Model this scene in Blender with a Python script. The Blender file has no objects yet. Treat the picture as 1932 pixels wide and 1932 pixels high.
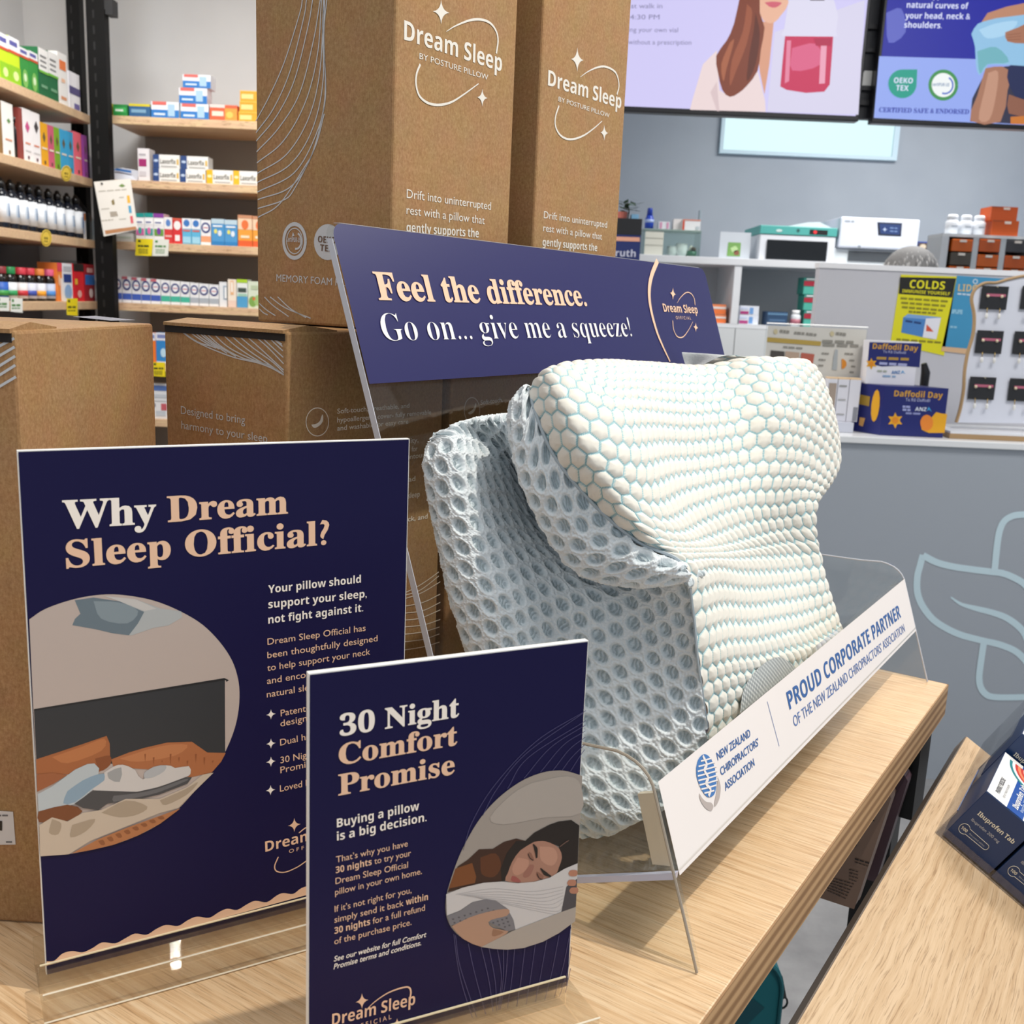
import bpy, math, random
import numpy as np
from mathutils import Vector, Matrix
random.seed(5)
SC = bpy.context.scene
COL = SC.collection
# ------------------------------------------------------------------ camera
FPX, ROLL, CZ = 1935.0, 0.043, 1.298
PITCH = math.atan(398.0 / FPX)
FW = Vector((0, math.cos(PITCH), -math.sin(PITCH)))
UP0 = Vector((0, math.sin(PITCH), math.cos(PITCH)))
RT0 = Vector((1, 0, 0))
CR, SR = math.cos(ROLL), math.sin(ROLL)
CRT = RT0 * CR + UP0 * SR
CUP = UP0 * CR - RT0 * SR
CAM = Vector((0, 0, CZ))
cam = bpy.data.cameras.new('camera')
camo = bpy.data.objects.new('camera', cam)
COL.objects.link(camo)
mw = Matrix.Identity(4)
for i in range(3):
    mw[i][0], mw[i][1], mw[i][2], mw[i][3] = CRT[i], CUP[i], -FW[i], CAM[i]
camo.matrix_world = mw
cam.sensor_width = 36
cam.lens = 36 * FPX / 1932
cam.clip_start = 0.02
cam.dof.use_dof = True
cam.dof.focus_distance = 0.72
cam.dof.aperture_fstop = 20
SC.camera = camo
# ------------------------------------------------------------------ light and exposure
SC.view_settings.view_transform = 'Standard'
SC.view_settings.look = 'None'
SC.view_settings.gamma = 1
SC.view_settings.use_curve_mapping = False
SC.view_settings.exposure = 0.0
world = bpy.data.worlds.new('daylight')
SC.world = world
world.use_nodes = True
world.node_tree.nodes['Background'].inputs[0].default_value = (0.86, 0.93, 1.0, 1)
world.node_tree.nodes['Background'].inputs[1].default_value = 0.56


def light(name, kind, loc, target, energy, color=(1, 1, 1), **kw):
    l = bpy.data.lights.new(name, kind)
    l.energy = energy
    l.color = color
    for k, w in kw.items():
        setattr(l, k, w)
    o = bpy.data.objects.new(name, l)
    COL.objects.link(o)
    o.location = loc
    d = Vector(target) - Vector(loc)
    o.rotation_euler = d.to_track_quat('-Z', 'Y').to_euler()
    return o


U = Vector((math.sin(math.radians(33.2)), math.cos(math.radians(33.2)), 0))   # along the display table
V = Vector((-U.y, U.x, 0))                                                   # across it, away from the aisle
TZ = 0.92


def T(s, t, z):
    return U * s + V * t + Vector((0, 0, z))


# warm ceiling track spot over the display table
light('track_spot', 'SPOT', T(0.8, 0.30, 1.0) - U * 0.11 - V * 0.74 + Vector((0, 0, 1.85)), T(0.7, 0.35, 1.0), 92, (1.0, 0.93, 0.82),
      spot_size=math.radians(75), spot_blend=0.5, shadow_soft_size=0.022)
# ceiling panels
for i, (x, y, e) in enumerate([(-1.2, 3.2, 60), (1.7, 1.7, 36), (2.0, 4.6, 62), (0.9, -0.3, 12), (-1.4, 0.4, 10)]):
    light('ceiling_panel_light', 'AREA', (x, y, 2.93), (x, y, 0), e, (1.0, 0.98, 0.95), shape='RECTANGLE', size=1.2, size_y=0.6)


# ------------------------------------------------------------------ picture rays on real planes
def ray(x, y):
    return CRT * ((x - 966) / FPX) - CUP * ((y - 966) / FPX) + FW


def on(x, y, p, n):
    d = ray(x, y)
    return CAM + d * ((p - CAM).dot(n) / d.dot(n))


def onY(x, y, Y):
    d = ray(x, y)
    return CAM + d * (Y / d.y)


def onX(x, y, X):
    d = ray(x, y)
    return CAM + d * (X / d.x)


def onZ(x, y, z):
    d = ray(x, y)
    return CAM + d * ((z - CZ) / d.z)


# ------------------------------------------------------------------ materials
def lin(h):
    h = h.lstrip('#')
    r = []
    for i in (0, 2, 4):
        c = int(h[i:i + 2], 16) / 255
        r.append(c / 12.92 if c <= 0.04045 else ((c + 0.055) / 1.055) ** 2.4)
    return (r[0], r[1], r[2], 1)


MATS = {}


def nm(name):
    m = bpy.data.materials.new(name)
    m.use_nodes = True
    return m, m.node_tree, m.node_tree.nodes['Principled BSDF']


def M(h, rough=0.55, metal=0.0, emit=0.0, spec=0.5):
    k = (h, rough, metal, emit, spec)
    if k in MATS:
        return MATS[k]
    m, nt, b = nm('paint_' + h.lstrip('#'))
    b.inputs['Base Color'].default_value = lin(h)
    b.inputs['Roughness'].default_value = rough
    b.inputs['Metallic'].default_value = metal
    b.inputs['Specular IOR Level'].default_value = spec
    if emit:
        b.inputs['Base Color'].default_value = (0.01, 0.01, 0.01, 1)
        b.inputs['Emission Color'].default_value = lin(h)
        b.inputs['Emission Strength'].default_value = emit
    MATS[k] = m
    return m


def ramp(nt, stops):
    r = nt.nodes.new('ShaderNodeValToRGB')
    el = r.color_ramp.elements
    while len(el) < len(stops):
        el.new(0.5)
    for e, (p, c) in zip(el, stops):
        e.position = p
        e.color = lin(c) if isinstance(c, str) else c
    return r


def noise(nt, vec, scale, detail=4, rough=0.6):
    n = nt.nodes.new('ShaderNodeTexNoise')
    n.inputs['Scale'].default_value = scale
    n.inputs['Detail'].default_value = detail
    n.inputs['Roughness'].default_value = rough
    nt.links.new(vec, n.inputs['Vector'])
    return n


def coords(nt, rot=(0, 0, 0), scale=(1, 1, 1)):
    tc = nt.nodes.new('ShaderNodeTexCoord')
    mp = nt.nodes.new('ShaderNodeMapping')
    mp.inputs['Rotation'].default_value = rot
    mp.inputs['Scale'].default_value = scale
    nt.links.new(tc.outputs['Object'], mp.inputs['Vector'])
    return mp.outputs['Vector']


def mix(nt, fac, a, b, mode='MIX'):
    n = nt.nodes.new('ShaderNodeMix')
    n.data_type = 'RGBA'
    n.blend_type = mode
    if hasattr(fac, 'links') or hasattr(fac, 'is_linked'):
        nt.links.new(fac, n.inputs[0])
    else:
        n.inputs[0].default_value = fac
    for s, q in ((a, n.inputs[6]), (b, n.inputs[7])):
        if isinstance(s, str):
            q.default_value = lin(s)
        elif isinstance(s, tuple):
            q.default_value = s
        else:
            nt.links.new(s, q)
    return n.outputs[2]


def bump(nt, b, h, strength, dist):
    n = nt.nodes.new('ShaderNodeBump')
    n.inputs['Strength'].default_value = strength
    n.inputs['Distance'].default_value = dist
    nt.links.new(h, n.inputs['Height'])
    nt.links.new(n.outputs[0], b.inputs['Normal'])


def kraft(name, a, c):
    m, nt, b = nm(name)
    v = coords(nt)
    n1 = noise(nt, v, 420, 5, 0.75)
    n2 = noise(nt, v, 30, 3)
    v2 = coords(nt, scale=(1, 1, 0.25))
    n3 = noise(nt, v2, 900, 2)
    r = ramp(nt, [(0.30, a), (0.5, c), (0.72, '#b59168')])
    nt.links.new(n1.outputs[0], r.inputs[0])
    k = mix(nt, 0.18, r.outputs[0], n2.outputs[1], 'SOFT_LIGHT')
    k = mix(nt, 0.35, k, n3.outputs[0], 'SOFT_LIGHT')
    nt.links.new(k, b.inputs['Base Color'])
    b.inputs['Roughness'].default_value = 0.78
    b.inputs['Specular IOR Level'].default_value = 0.25
    bump(nt, b, n1.outputs[0], 0.12, 0.0006)
    return m


KRAFT = kraft('kraft_board', '#96714a', '#a58058')


def wood(name, base, dark, rotz, wav=0.0, tone='#e2c699', sc=1.0):
    m, nt, b = nm(name)
    v = coords(nt, rot=(0, 0, rotz), scale=(1, 1, 1))
    if wav:
        w = noise(nt, v, 9, 2)
        ad = nt.nodes.new('ShaderNodeMix')
        ad.data_type = 'RGBA'
        ad.blend_type = 'ADD'
        ad.inputs[0].default_value = wav
        nt.links.new(v, ad.inputs[6])
        nt.links.new(w.outputs[1], ad.inputs[7])
        v = ad.outputs[2]
    mp = nt.nodes.new('ShaderNodeMapping')
    mp.inputs['Scale'].default_value = (3 * sc, 120 * sc, 40)
    nt.links.new(v, mp.inputs['Vector'])
    n1 = noise(nt, mp.outputs[0], 2.2, 6, 0.65)
    mp2 = nt.nodes.new('ShaderNodeMapping')
    mp2.inputs['Scale'].default_value = (14 * sc, 420 * sc, 60)
    nt.links.new(v, mp2.inputs['Vector'])
    n2 = noise(nt, mp2.outputs[0], 2.5, 3, 0.6)
    n3 = noise(nt, v, 5, 2)
    r = ramp(nt, [(0.33, dark), (0.47, base), (0.62, tone)])
    nt.links.new(n1.outputs[0], r.inputs[0])
    r2 = ramp(nt, [(0.34, '#8d6f4b'), (0.46, '#ffffff')])
    nt.links.new(n2.outputs[0], r2.inputs[0])
    k = mix(nt, 0.42, r.outputs[0], r2.outputs[0], 'MULTIPLY')
    k = mix(nt, 0.2, k, n3.outputs[0], 'SOFT_LIGHT')
    nt.links.new(k, b.inputs['Base Color'])
    b.inputs['Roughness'].default_value = 0.42
    bump(nt, b, n2.outputs[0], 0.05, 0.0005)
    return m


OAK = wood('oak_top', '#dcb98f', '#c9a277', math.radians(-90), 0.0, '#e8cba5')
OAK2 = wood('oak_slope', '#ceb08b', '#c1a07a', 0.0, 0.010, '#d8bc99', 1.0)
SHELFWOOD = wood('beech_shelf', '#d9b592', '#cfa985', 0.0)


def ply():
    m, nt, b = nm('plywood_edge')
    v = coords(nt)
    sp = nt.nodes.new('ShaderNodeSeparateXYZ')
    nt.links.new(v, sp.inputs[0])
    w = nt.nodes.new('ShaderNodeMath')
    w.operation = 'MULTIPLY'
    w.inputs[1].default_value = 2 * math.pi / 0.0105
    nt.links.new(sp.outputs[2], w.inputs[0])
    s = nt.nodes.new('ShaderNodeMath')
    s.operation = 'SINE'
    nt.links.new(w.outputs[0], s.inputs[0])
    s2 = nt.nodes.new('ShaderNodeMath')
    s2.operation = 'MULTIPLY_ADD'
    s2.inputs[1].default_value = 0.5
    s2.inputs[2].default_value = 0.5
    nt.links.new(s.outputs[0], s2.inputs[0])
    r = ramp(nt, [(0.1, '#8f6c49'), (0.45, '#a8835c'), (0.8, '#c19d74')])
    nt.links.new(s2.outputs[0], r.inputs[0])
    vs = coords(nt, scale=(8, 8, 60))
    n = noise(nt, vs, 3, 4)
    k = mix(nt, 0.4, r.outputs[0], n.outputs[0], 'SOFT_LIGHT')
    nt.links.new(k, b.inputs['Base Color'])
    b.inputs['Roughness'].default_value = 0.6
    return m


PLY = ply()


def concrete():
    m, nt, b = nm('concrete_floor')
    v = coords(nt)
    n = noise(nt, v, 6, 8, 0.65)
    r = ramp(nt, [(0.3, '#7b7b7d'), (0.7, '#9a9a9b')])
    nt.links.new(n.outputs[0], r.inputs[0])
    nt.links.new(r.outputs[0], b.inputs['Base Color'])
    b.inputs['Roughness'].default_value = 0.5
    return m


def plaster(name, a, c):
    m, nt, b = nm(name)
    n = noise(nt, coords(nt), 1.5, 3)
    r = ramp(nt, [(0.35, a), (0.65, c)])
    nt.links.new(n.outputs[0], r.inputs[0])
    nt.links.new(r.outputs[0], b.inputs['Base Color'])
    b.inputs['Roughness'].default_value = 0.7
    return m


def clear(name, tint, refl=1.0, rough=0.02, base=0.0):
    """thin clear acrylic: see-through with a fresnel gloss"""
    m = bpy.data.materials.new(name)
    m.use_nodes = True
    nt = m.node_tree
    nt.nodes.clear()
    o = nt.nodes.new('ShaderNodeOutputMaterial')
    tr = nt.nodes.new('ShaderNodeBsdfTransparent')
    tr.inputs[0].default_value = tint
    gl = nt.nodes.new('ShaderNodeBsdfGlossy')
    gl.inputs['Roughness'].default_value = rough
    lw = nt.nodes.new('ShaderNodeLayerWeight')
    pw = nt.nodes.new('ShaderNodeMath')
    pw.operation = 'POWER'
    pw.inputs[1].default_value = 5
    nt.links.new(lw.outputs['Facing'], pw.inputs[0])
    fr = nt.nodes.new('ShaderNodeMath')
    fr.operation = 'MULTIPLY_ADD'
    fr.inputs[1].default_value = 0.96
    fr.inputs[2].default_value = 0.035
    nt.links.new(pw.outputs[0], fr.inputs[0])
    mx = nt.nodes.new('ShaderNodeMixShader')
    mu = nt.nodes.new('ShaderNodeMath')
    mu.operation = 'MULTIPLY_ADD'
    mu.inputs[1].default_value = refl
    mu.inputs[2].default_value = base
    nt.links.new(fr.outputs[0], mu.inputs[0])
    nt.links.new(mu.outputs[0], mx.inputs[0])
    nt.links.new(tr.outputs[0], mx.inputs[1])
    nt.links.new(gl.outputs[0], mx.inputs[2])
    nt.links.new(mx.outputs[0], o.inputs[0])
    return m


ACRYL = clear('clear_acrylic', (0.965, 0.975, 0.97, 1))
FILM = clear('clear_film', (0.90, 0.91, 0.94, 1), 1.0, 0.08, 0.03)
GLASSY = clear('clear_plastic_bin', (0.8, 0.86, 0.87, 1), 1.0, 0.1, 0.05)


def block_mat():
    m, nt, b = nm('thick_acrylic')
    b.inputs['Base Color'].default_value = (0.97, 0.96, 0.93, 1)
    b.inputs['Transmission Weight'].default_value = 1
    b.inputs['Roughness'].default_value = 0.0
    b.inputs['IOR'].default_value = 1.25
    o = nt.nodes['Material Output']
    tr = nt.nodes.new('ShaderNodeBsdfTransparent')
    tr.inputs[0].default_value = (0.97, 0.965, 0.95, 1)
    mx = nt.nodes.new('ShaderNodeMixShader')
    mx.inputs[0].default_value = 0.74
    nt.links.new(b.outputs[0], mx.inputs[1])
    nt.links.new(tr.outputs[0], mx.inputs[2])
    nt.links.new(mx.outputs[0], o.inputs[0])
    return m


BLOCK = block_mat()
EDGE = M('#c9ccd6', 0.25)
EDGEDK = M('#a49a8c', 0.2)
NAVY = M('#151240', 0.45, spec=0.2)
NAVYH = M('#27265c', 0.35, spec=0.4)
PEACH = M('#f0c7a8', 0.5)
CREAM = M('#fbf3ea', 0.5)
WHITE = M('#f4f3f0', 0.5)
BLACK = M('#0d0d0f', 0.45)
BOXPRINT = M('#e9e4da', 0.6)

# ------------------------------------------------------------------ objects
WM = {}


def tag(o, label=None, cat=None, group=None, kind=None):
    if label:
        o['label'] = label
    if cat:
        o['category'] = cat
    if group:
        o['group'] = group
    if kind:
        o['kind'] = kind
    return o


def thing(name, label, cat, loc, rz=0.0, group=None):
    o = bpy.data.objects.new(name, None)
    o.empty_display_size = 0.02
    COL.objects.link(o)
    o.location = loc
    o.rotation_euler = (0, 0, rz)
    WM[o.name] = Matrix.Translation(Vector(loc)) @ Matrix.Rotation(rz, 4, 'Z')
    return tag(o, label, cat, group)


TEXTS = {}


def uni(s, up, lo, dg):
    r = ''
    for ch in s:
        if up and 'A' <= ch <= 'Z':
            r += chr(up + ord(ch) - 65)
        elif lo and 'a' <= ch <= 'z':
            r += chr(lo + ord(ch) - 97)
        elif dg and '0' <= ch <= '9':
            r += chr(dg + ord(ch) - 48)
        else:
            r += ch
    return r


STYLES = {'sans': (0, 0, 0, 0.0), 'med': (0, 0, 0, 0.012), 'light': (0, 0, 0, -0.012), 'bold': (0x1D5D4, 0x1D5EE, 0x1D7EC, 0.0),
          'serif': (0x1D400, 0x1D41A, 0x1D7CE, 0.012), 'serifthin': (0x1D400, 0x1D41A, 0x1D7CE, -0.012)}


def glyphs(s, style):
    k = (s, style)
    if k not in TEXTS:
        u, l, d, off = STYLES[style]
        c = bpy.data.curves.new('t', 'FONT')
        c.body = uni(s, u, l, d)
        c.size = 1
        c.resolution_u = 3
        c.offset = off
        o = bpy.data.objects.new('t', c)
        COL.objects.link(o)
        bpy.context.view_layer.update()
        me = bpy.data.meshes.new_from_object(o.evaluated_get(bpy.context.evaluated_depsgraph_get()))
        vs = [(v.co.x, v.co.y) for v in me.vertices]
        fs = [tuple(p.vertices) for p in me.polygons]
        bpy.data.objects.remove(o)
        bpy.data.curves.remove(c)
        bpy.data.meshes.remove(me)
        xs = [v[0] for v in vs] or [0, 1]
        TEXTS[k] = (vs, fs, min(xs), max(xs))
    return TEXTS[k]


class MB:
    def __init__(self):
        self.v, self.f, self.mi, self.mats = [], [], [], []

    def m(self, mat):
        if mat not in self.mats:
            self.mats.append(mat)
        return self.mats.index(mat)

    def poly(self, pts, mat):
        n = len(self.v)
        self.v += [tuple(p) for p in pts]
        self.f.append(tuple(range(n, n + len(pts))))
        self.mi.append(self.m(mat))
        return self

    def mesh(self, vs, fs, mat):
        n = len(self.v)
        self.v += [tuple(p) for p in vs]
        k = self.m(mat)
        for f in fs:
            self.f.append(tuple(n + i for i in f))
            self.mi.append(k)
        return self

    def hexa(self, b, t, mat):
        """b, t: four bottom and four top corners in the same turn"""
        return self.mesh(list(b) + list(t), [(3, 2, 1, 0), (4, 5, 6, 7), (0, 1, 5, 4), (1, 2, 6, 5), (2, 3, 7, 6), (3, 0, 4, 7)], mat)

    def box(self, o, a, b, c, mat):
        """corner o and three edge vectors"""
        o, a, b, c = Vector(o), Vector(a), Vector(b), Vector(c)
        if a.cross(b).dot(c) < 0:
            a, b = b, a
        return self.hexa([o, o + a, o + a + b, o + b], [o + c, o + a + c, o + a + b + c, o + b + c], mat)

    def abox(self, lo, hi, mat):
        return self.box(lo, (hi[0] - lo[0], 0, 0), (0, hi[1] - lo[1], 0), (0, 0, hi[2] - lo[2]), mat)

    def prism(self, pts, ext, mat, side=None):
        n = len(pts)
        e = Vector(ext)
        p = [Vector(q) for q in pts]
        nn = Vector((0, 0, 0))
        for i in range(n):
            nn += p[i].cross(p[(i + 1) % n])
        if nn.dot(e) < 0:
            p.reverse()
        vs = p + [q + e for q in p]
        self.mesh(vs, [tuple(reversed(range(n))), tuple(range(n, 2 * n))], mat)
        self.mesh(vs, [(i, (i + 1) % n, n + (i + 1) % n, n + i) for i in range(n)], side or mat)
        return self

    def tube(self, pts, r, mat, n=8, closed=False):
        pts = [Vector(p) for p in pts]
        rs = r if isinstance(r, (list, tuple)) else [r] * len(pts)
        vs, fs = [], []
        prev = None
        for i, p in enumerate(pts):
            a = pts[max(0, i - 1)] if not closed else pts[i - 1]
            b = pts[min(len(pts) - 1, i + 1)] if not closed else pts[(i + 1) % len(pts)]
            d = (b - a).normalized()
            if prev is None:
                x = d.cross(Vector((0, 0, 1)))
                if x.length < 1e-3:
                    x = d.cross(Vector((1, 0, 0)))
            else:
                x = prev - d * prev.dot(d)
            x.normalize()
            prev = x
            y = d.cross(x)
            for k in range(n):
                t = 2 * math.pi * k / n
                vs.append(p + (x * math.cos(t) + y * math.sin(t)) * rs[i])
        L = len(pts)
        for i in range(L if closed else L - 1):
            for k in range(n):
                j = (i + 1) % L
                fs.append((i * n + k, i * n + (k + 1) % n, j * n + (k + 1) % n, j * n + k))
        if not closed:
            fs.append(tuple(reversed(range(n))))
            fs.append(tuple(range((L - 1) * n, L * n)))
        return self.mesh(vs, fs, mat)

    def lathe(self, c, prof, mat, n=18, axis=None):
        c = Vector(c)
        vs, fs = [], []
        for r, z in prof:
            for k in range(n):
                t = 2 * math.pi * k / n
                vs.append(c + Vector((r * math.cos(t), r * math.sin(t), z)))
        for i in range(len(prof) - 1):
            for k in range(n):
                fs.append((i * n + k, i * n + (k + 1) % n, (i + 1) * n + (k + 1) % n, (i + 1) * n + k))
        fs.append(tuple(reversed(range(n))))
        fs.append(tuple(range((len(prof) - 1) * n, len(prof) * n)))
        return self.mesh(vs, fs, mat)

    def ball(self, c, r, mat, n=12, m=8):
        c = Vector(c)
        r = r if isinstance(r, (tuple, list)) else (r, r, r)
        prof = []
        vs, fs = [], []
        for i in range(m + 1):
            a = -math.pi / 2 + math.pi * i / m
            for k in range(n):
                t = 2 * math.pi * k / n
                vs.append(c + Vector((r[0] * math.cos(a) * math.cos(t), r[1] * math.cos(a) * math.sin(t), r[2] * math.sin(a))))
        for i in range(m):
            for k in range(n):
                fs.append((i * n + k, i * n + (k + 1) % n, (i + 1) * n + (k + 1) % n, (i + 1) * n + k))
        return self.mesh(vs, fs, mat)

    def build(self, name, parent=None, smooth=False, bevel=0.0, seg=2, origin=None):
        me = bpy.data.meshes.new(name)
        inv = None
        if parent is not None:
            inv = WM[parent.name].inverted()
        elif origin is not None:
            inv = Matrix.Translation(-Vector(origin))
        vs = [tuple(inv @ Vector(p)) for p in self.v] if inv else self.v
        me.from_pydata(vs, [], self.f)
        for m in self.mats:
            me.materials.append(m)
        me.polygons.foreach_set('material_index', self.mi)
        if smooth:
            me.polygons.foreach_set('use_smooth', [True] * len(me.polygons))
        o = bpy.data.objects.new(name, me)
        COL.objects.link(o)
        if parent is not None:
            o.parent = parent
            WM[o.name] = WM[parent.name]
        elif origin is not None:
            o.location = origin
            WM[o.name] = Matrix.Translation(Vector(origin))
        else:
            WM[o.name] = Matrix.Identity(4)
        if bevel:
            b = o.modifiers.new('bevel', 'BEVEL')
            b.width = bevel
            b.segments = seg
            b.limit_method = 'ANGLE'
        return o


def spline(pts, k=8):
    """Catmull-Rom through 2D or 3D tuples"""
    P = [np.array(p, float) for p in pts]
    if len(P) < 3:
        return P
    P = [2 * P[0] - P[1]] + P + [2 * P[-1] - P[-2]]
    out = []
    for i in range(1, len(P) - 2):
        for j in range(k):
            t = j / k
            a, b, c, d = P[i - 1], P[i], P[i + 1], P[i + 2]
            out.append(0.5 * ((2 * b) + (c - a) * t + (2 * a - 5 * b + 4 * c - d) * t * t + (3 * b - a - 3 * c + d) * t ** 3))
    out.append(P[-2])
    return out


class Face:
    """a flat printed face; px() maps picture points that lie on it, off lifts ink off it"""

    def __init__(self, p, n):
        self.p = Vector(p)
        self.n = Vector(n).normalized()
        if self.n.dot(CAM - self.p) < 0:
            self.n = -self.n

    def px(self, x, y, off=0.0003):
        q = on(x, y, self.p, self.n)
        return q + self.n * off

    def poly(self, mb, pts, mat, off=0.0003, smooth=0):
        if smooth:
            pts = spline(list(pts) + [pts[0]], smooth)[:-1]
        P = [self.px(a, b, off) for a, b in pts]
        e = Vector((0, 0, 0))
        for i in range(len(P)):
            e += P[i].cross(P[(i + 1) % len(P)])
        if e.dot(self.n) < 0:
            P.reverse()
        mb.poly(P, mat)

    def disc(self, mb, x, y, rx, ry, mat, off=0.0003, n=28):
        self.poly(mb, [(x + rx * math.cos(2 * math.pi * i / n), y + ry * math.sin(2 * math.pi * i / n)) for i in range(n)], mat, off)

    def ring(self, mb, x, y, rx, ry, w, mat, off=0.0003, n=32, a0=0, a1=360):
        pts = [(x + rx * math.cos(math.radians(a0 + (a1 - a0) * i / n)), y + ry * math.sin(math.radians(a0 + (a1 - a0) * i / n))) for i in range(n + 1)]
        self.line(mb, pts, w, mat, off, 0)

    def star(self, mb, x, y, hw, hh, mat, off=0.0003, sx=0.0):
        pts = []
        for i in range(4):
            a = [(0, -1), (1, 0), (0, 1), (-1, 0)][i]
            b = [(0, -1), (1, 0), (0, 1), (-1, 0)][(i + 1) % 4]
            for j in range(5):
                t = j / 5
                q = (a[0] * (1 - t) ** 2 + b[0] * t ** 2 + 2 * t * (1 - t) * 0.1 * (a[0] + b[0]), a[1] * (1 - t) ** 2 + b[1] * t ** 2 + 2 * t * (1 - t) * 0.1 * (a[1] + b[1]))
                pts.append((x + q[0] * hw + 0.0, y + q[1] * hh + sx * q[0] * hw))
        self.poly(mb, pts, mat, off)

    def line(self, mb, pts, w, mat, off=0.0003, k=8):
        """stroke of width w metres (or a list of widths)"""
        if k:
            pts = spline(pts, k)
        P = [self.px(a, b, off) for a, b in pts]
        n = len(P)
        ws = w if isinstance(w, (list, tuple)) else [w, w]
        vs, fs = [], []
        for i in range(n):
            d = (P[min(n - 1, i + 1)] - P[max(0, i - 1)]).normalized()
            s = self.n.cross(d)
            f = i / (n - 1) * (len(ws) - 1)
            j = min(int(f), len(ws) - 2)
            ww = ws[j] * (1 - f + j) + ws[j + 1] * (f - j)
            vs += [P[i] + s * ww / 2, P[i] - s * ww / 2]
        for i in range(n - 1):
            fs.append((2 * i + 1, 2 * i + 3, 2 * i + 2, 2 * i))
        mb.mesh(vs, fs, mat)

    def bars(self, mb, p0, p1, w, mat, n=5, off=0.0005):
        """a line of print too small to read"""
        x = 0.0
        cuts = [random.uniform(0.6, 1.4) for _ in range(n)]
        k = sum(cuts)
        for c in cuts:
            a, b = x / k, (x + c * 0.82) / k
            self.line(mb, [(p0[0] + (p1[0] - p0[0]) * t, p0[1] + (p1[1] - p0[1]) * t) for t in (a, b)], w, mat, off, 0)
            x += c

    def text(self, mb, s, p0, p1, style, mat, cap=None, off=0.0003, slant=0.0):
        """baseline from picture point p0 to p1; cap = capital height in picture px at p0"""
        a, b = self.px(p0[0], p0[1], off), self.px(p1[0], p1[1], off)
        vs, fs, x0, x1 = glyphs(s, style)
        xd = b - a
        L = xd.length
        sx = L / (x1 - x0)
        xd.normalize()
        yd = self.n.cross(xd)
        sy = sx
        if cap:
            q = self.px(p0[0], p0[1] - cap, off)
            sy = abs((q - a).dot(yd)) / 0.70
        mb.mesh([a + xd * ((x - x0) * sx + slant * y * sy) + yd * (y * sy) for x, y in vs], fs, mat)


def Q(pts, ox, oy, k):
    """points read off an enlarged crop"""
    return [(ox + a / k, oy + b / k) for a, b in pts]


def copy_of(o, loc, label=None, group=None):
    """a copy of a thing and of its parts and sub-parts"""
    c = o.copy()
    COL.objects.link(c)
    c.location = loc
    WM[c.name] = Matrix.Translation(Vector(loc)) @ Matrix.Rotation(o.rotation_euler[2], 4, 'Z')
    for ch in list(o.children):
        d = ch.copy()
        COL.objects.link(d)
        d.parent = c
        for g in list(ch.children):
            e = g.copy()
            COL.objects.link(e)
            e.parent = d
    if label:
        c['label'] = label
    if group:
        c['group'] = group
    return c
RZT = math.radians(90 - 33.2)     # turn of the display table


# ================================================================== display table
t = thing('display_table', 'oak plywood-edged display table holding the pillow stand and brown cartons', 'table', T(0.5, 0.5, 0), RZT)
tb = MB()
tb.box(T(-0.12, 0.1725, TZ - 0.035), U * 1.24, V * 0.80, (0, 0, 0.035), OAK)
tb.build('tabletop', t, bevel=0.001)
e = MB()
e.box(T(-0.12, 0.1715, TZ - 0.0345), U * 1.2415, V * 0.001, (0, 0, 0.034), PLY)
e.box(T(1.1205, 0.1715, TZ - 0.0345), U * 0.001, V * 0.80, (0, 0, 0.034), PLY)
e.build('edge_band', t)
for s, q in ((1.075, 0.20), (1.075, 0.90), (0.0, 0.20), (0.0, 0.90)):
    MB().box(T(s, q, 0), U * 0.035, V * 0.035, (0, 0, TZ - 0.035), BLACK).build('leg', t)
fr = MB()
fr.box(T(1.085, 0.235, 0.67), U * 0.012, V * 0.66, (0, 0, TZ - 0.705), BLACK)
fr.build('end_panel', t)
fr = MB()
fr.box(T(0.0, 0.90, TZ - 0.075), U * 1.09, V * 0.03, (0, 0, 0.04), BLACK)
fr.box(T(0.0, 0.205, TZ - 0.049), U * 1.075, V * 0.02, (0, 0, 0.014), BLACK)
fr.build('underframe', t)
fr = MB()
fr.box(T(1.03, 0.175, TZ - 0.120), U * 0.05, V * 0.05, (0, 0, 0.085), BLACK)
fr.build('hanging_bracket', t)

# ================================================================== sloped shelf in front
SL = math.radians(30)
HH = -V * math.cos(SL) - Vector((0, 0, 1)) * math.sin(SL)     # down the slope
SN = Vector((0, 0, 1)) * math.cos(SL) - V * math.sin(SL)      # out of the slope
SP = T(1.127, 0.148, 0.865)
t = thing('sloped_display_shelf', 'sloping pale oak shelf in front of the display table, holding tablet boxes', 'shelf', T(0.7, 0.0, 0.0), RZT)
w = MB()
w.box(SP, -U * 1.0, HH * 0.42, -SN * 0.018, OAK2)
w.build('shelf_board', t)
w = MB()
w.box(SP + SN * 0.0002 + V * 0.0012, -U * 1.0, HH * 0.0016, -SN * 0.0185, M('#6d6156', 0.5))
w.build('edge_band', t)
for s in (0.22, 1.09):
    br = MB()
    br.box(T(s, -0.20, 0.0), U * 0.03, V * 0.33, (0, 0, 0.03), BLACK)
    br.box(T(s, 0.05, 0.0), U * 0.03, V * 0.03, (0, 0, 0.79), BLACK)
    br.build('stand_leg', t)
br = MB()
br.box(SP + U * 0.012 - SN * 0.012 + HH * 0.01, -U * 0.02, HH * 0.4, -SN * 0.02, BLACK)
br.build('end_bracket', t)

# ------------------------------------------------------------------ tablet boxes in a clear tray
IB = on(1776, 1577, SP, SN) + SN * 0.0016
BW, BH, BD = 0.0468, 0.0585, 0.100
IBN, IBB, IBT = M('#16335f', 0.35), M('#1d4fa0', 0.35), M('#174b78', 0.35)


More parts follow.
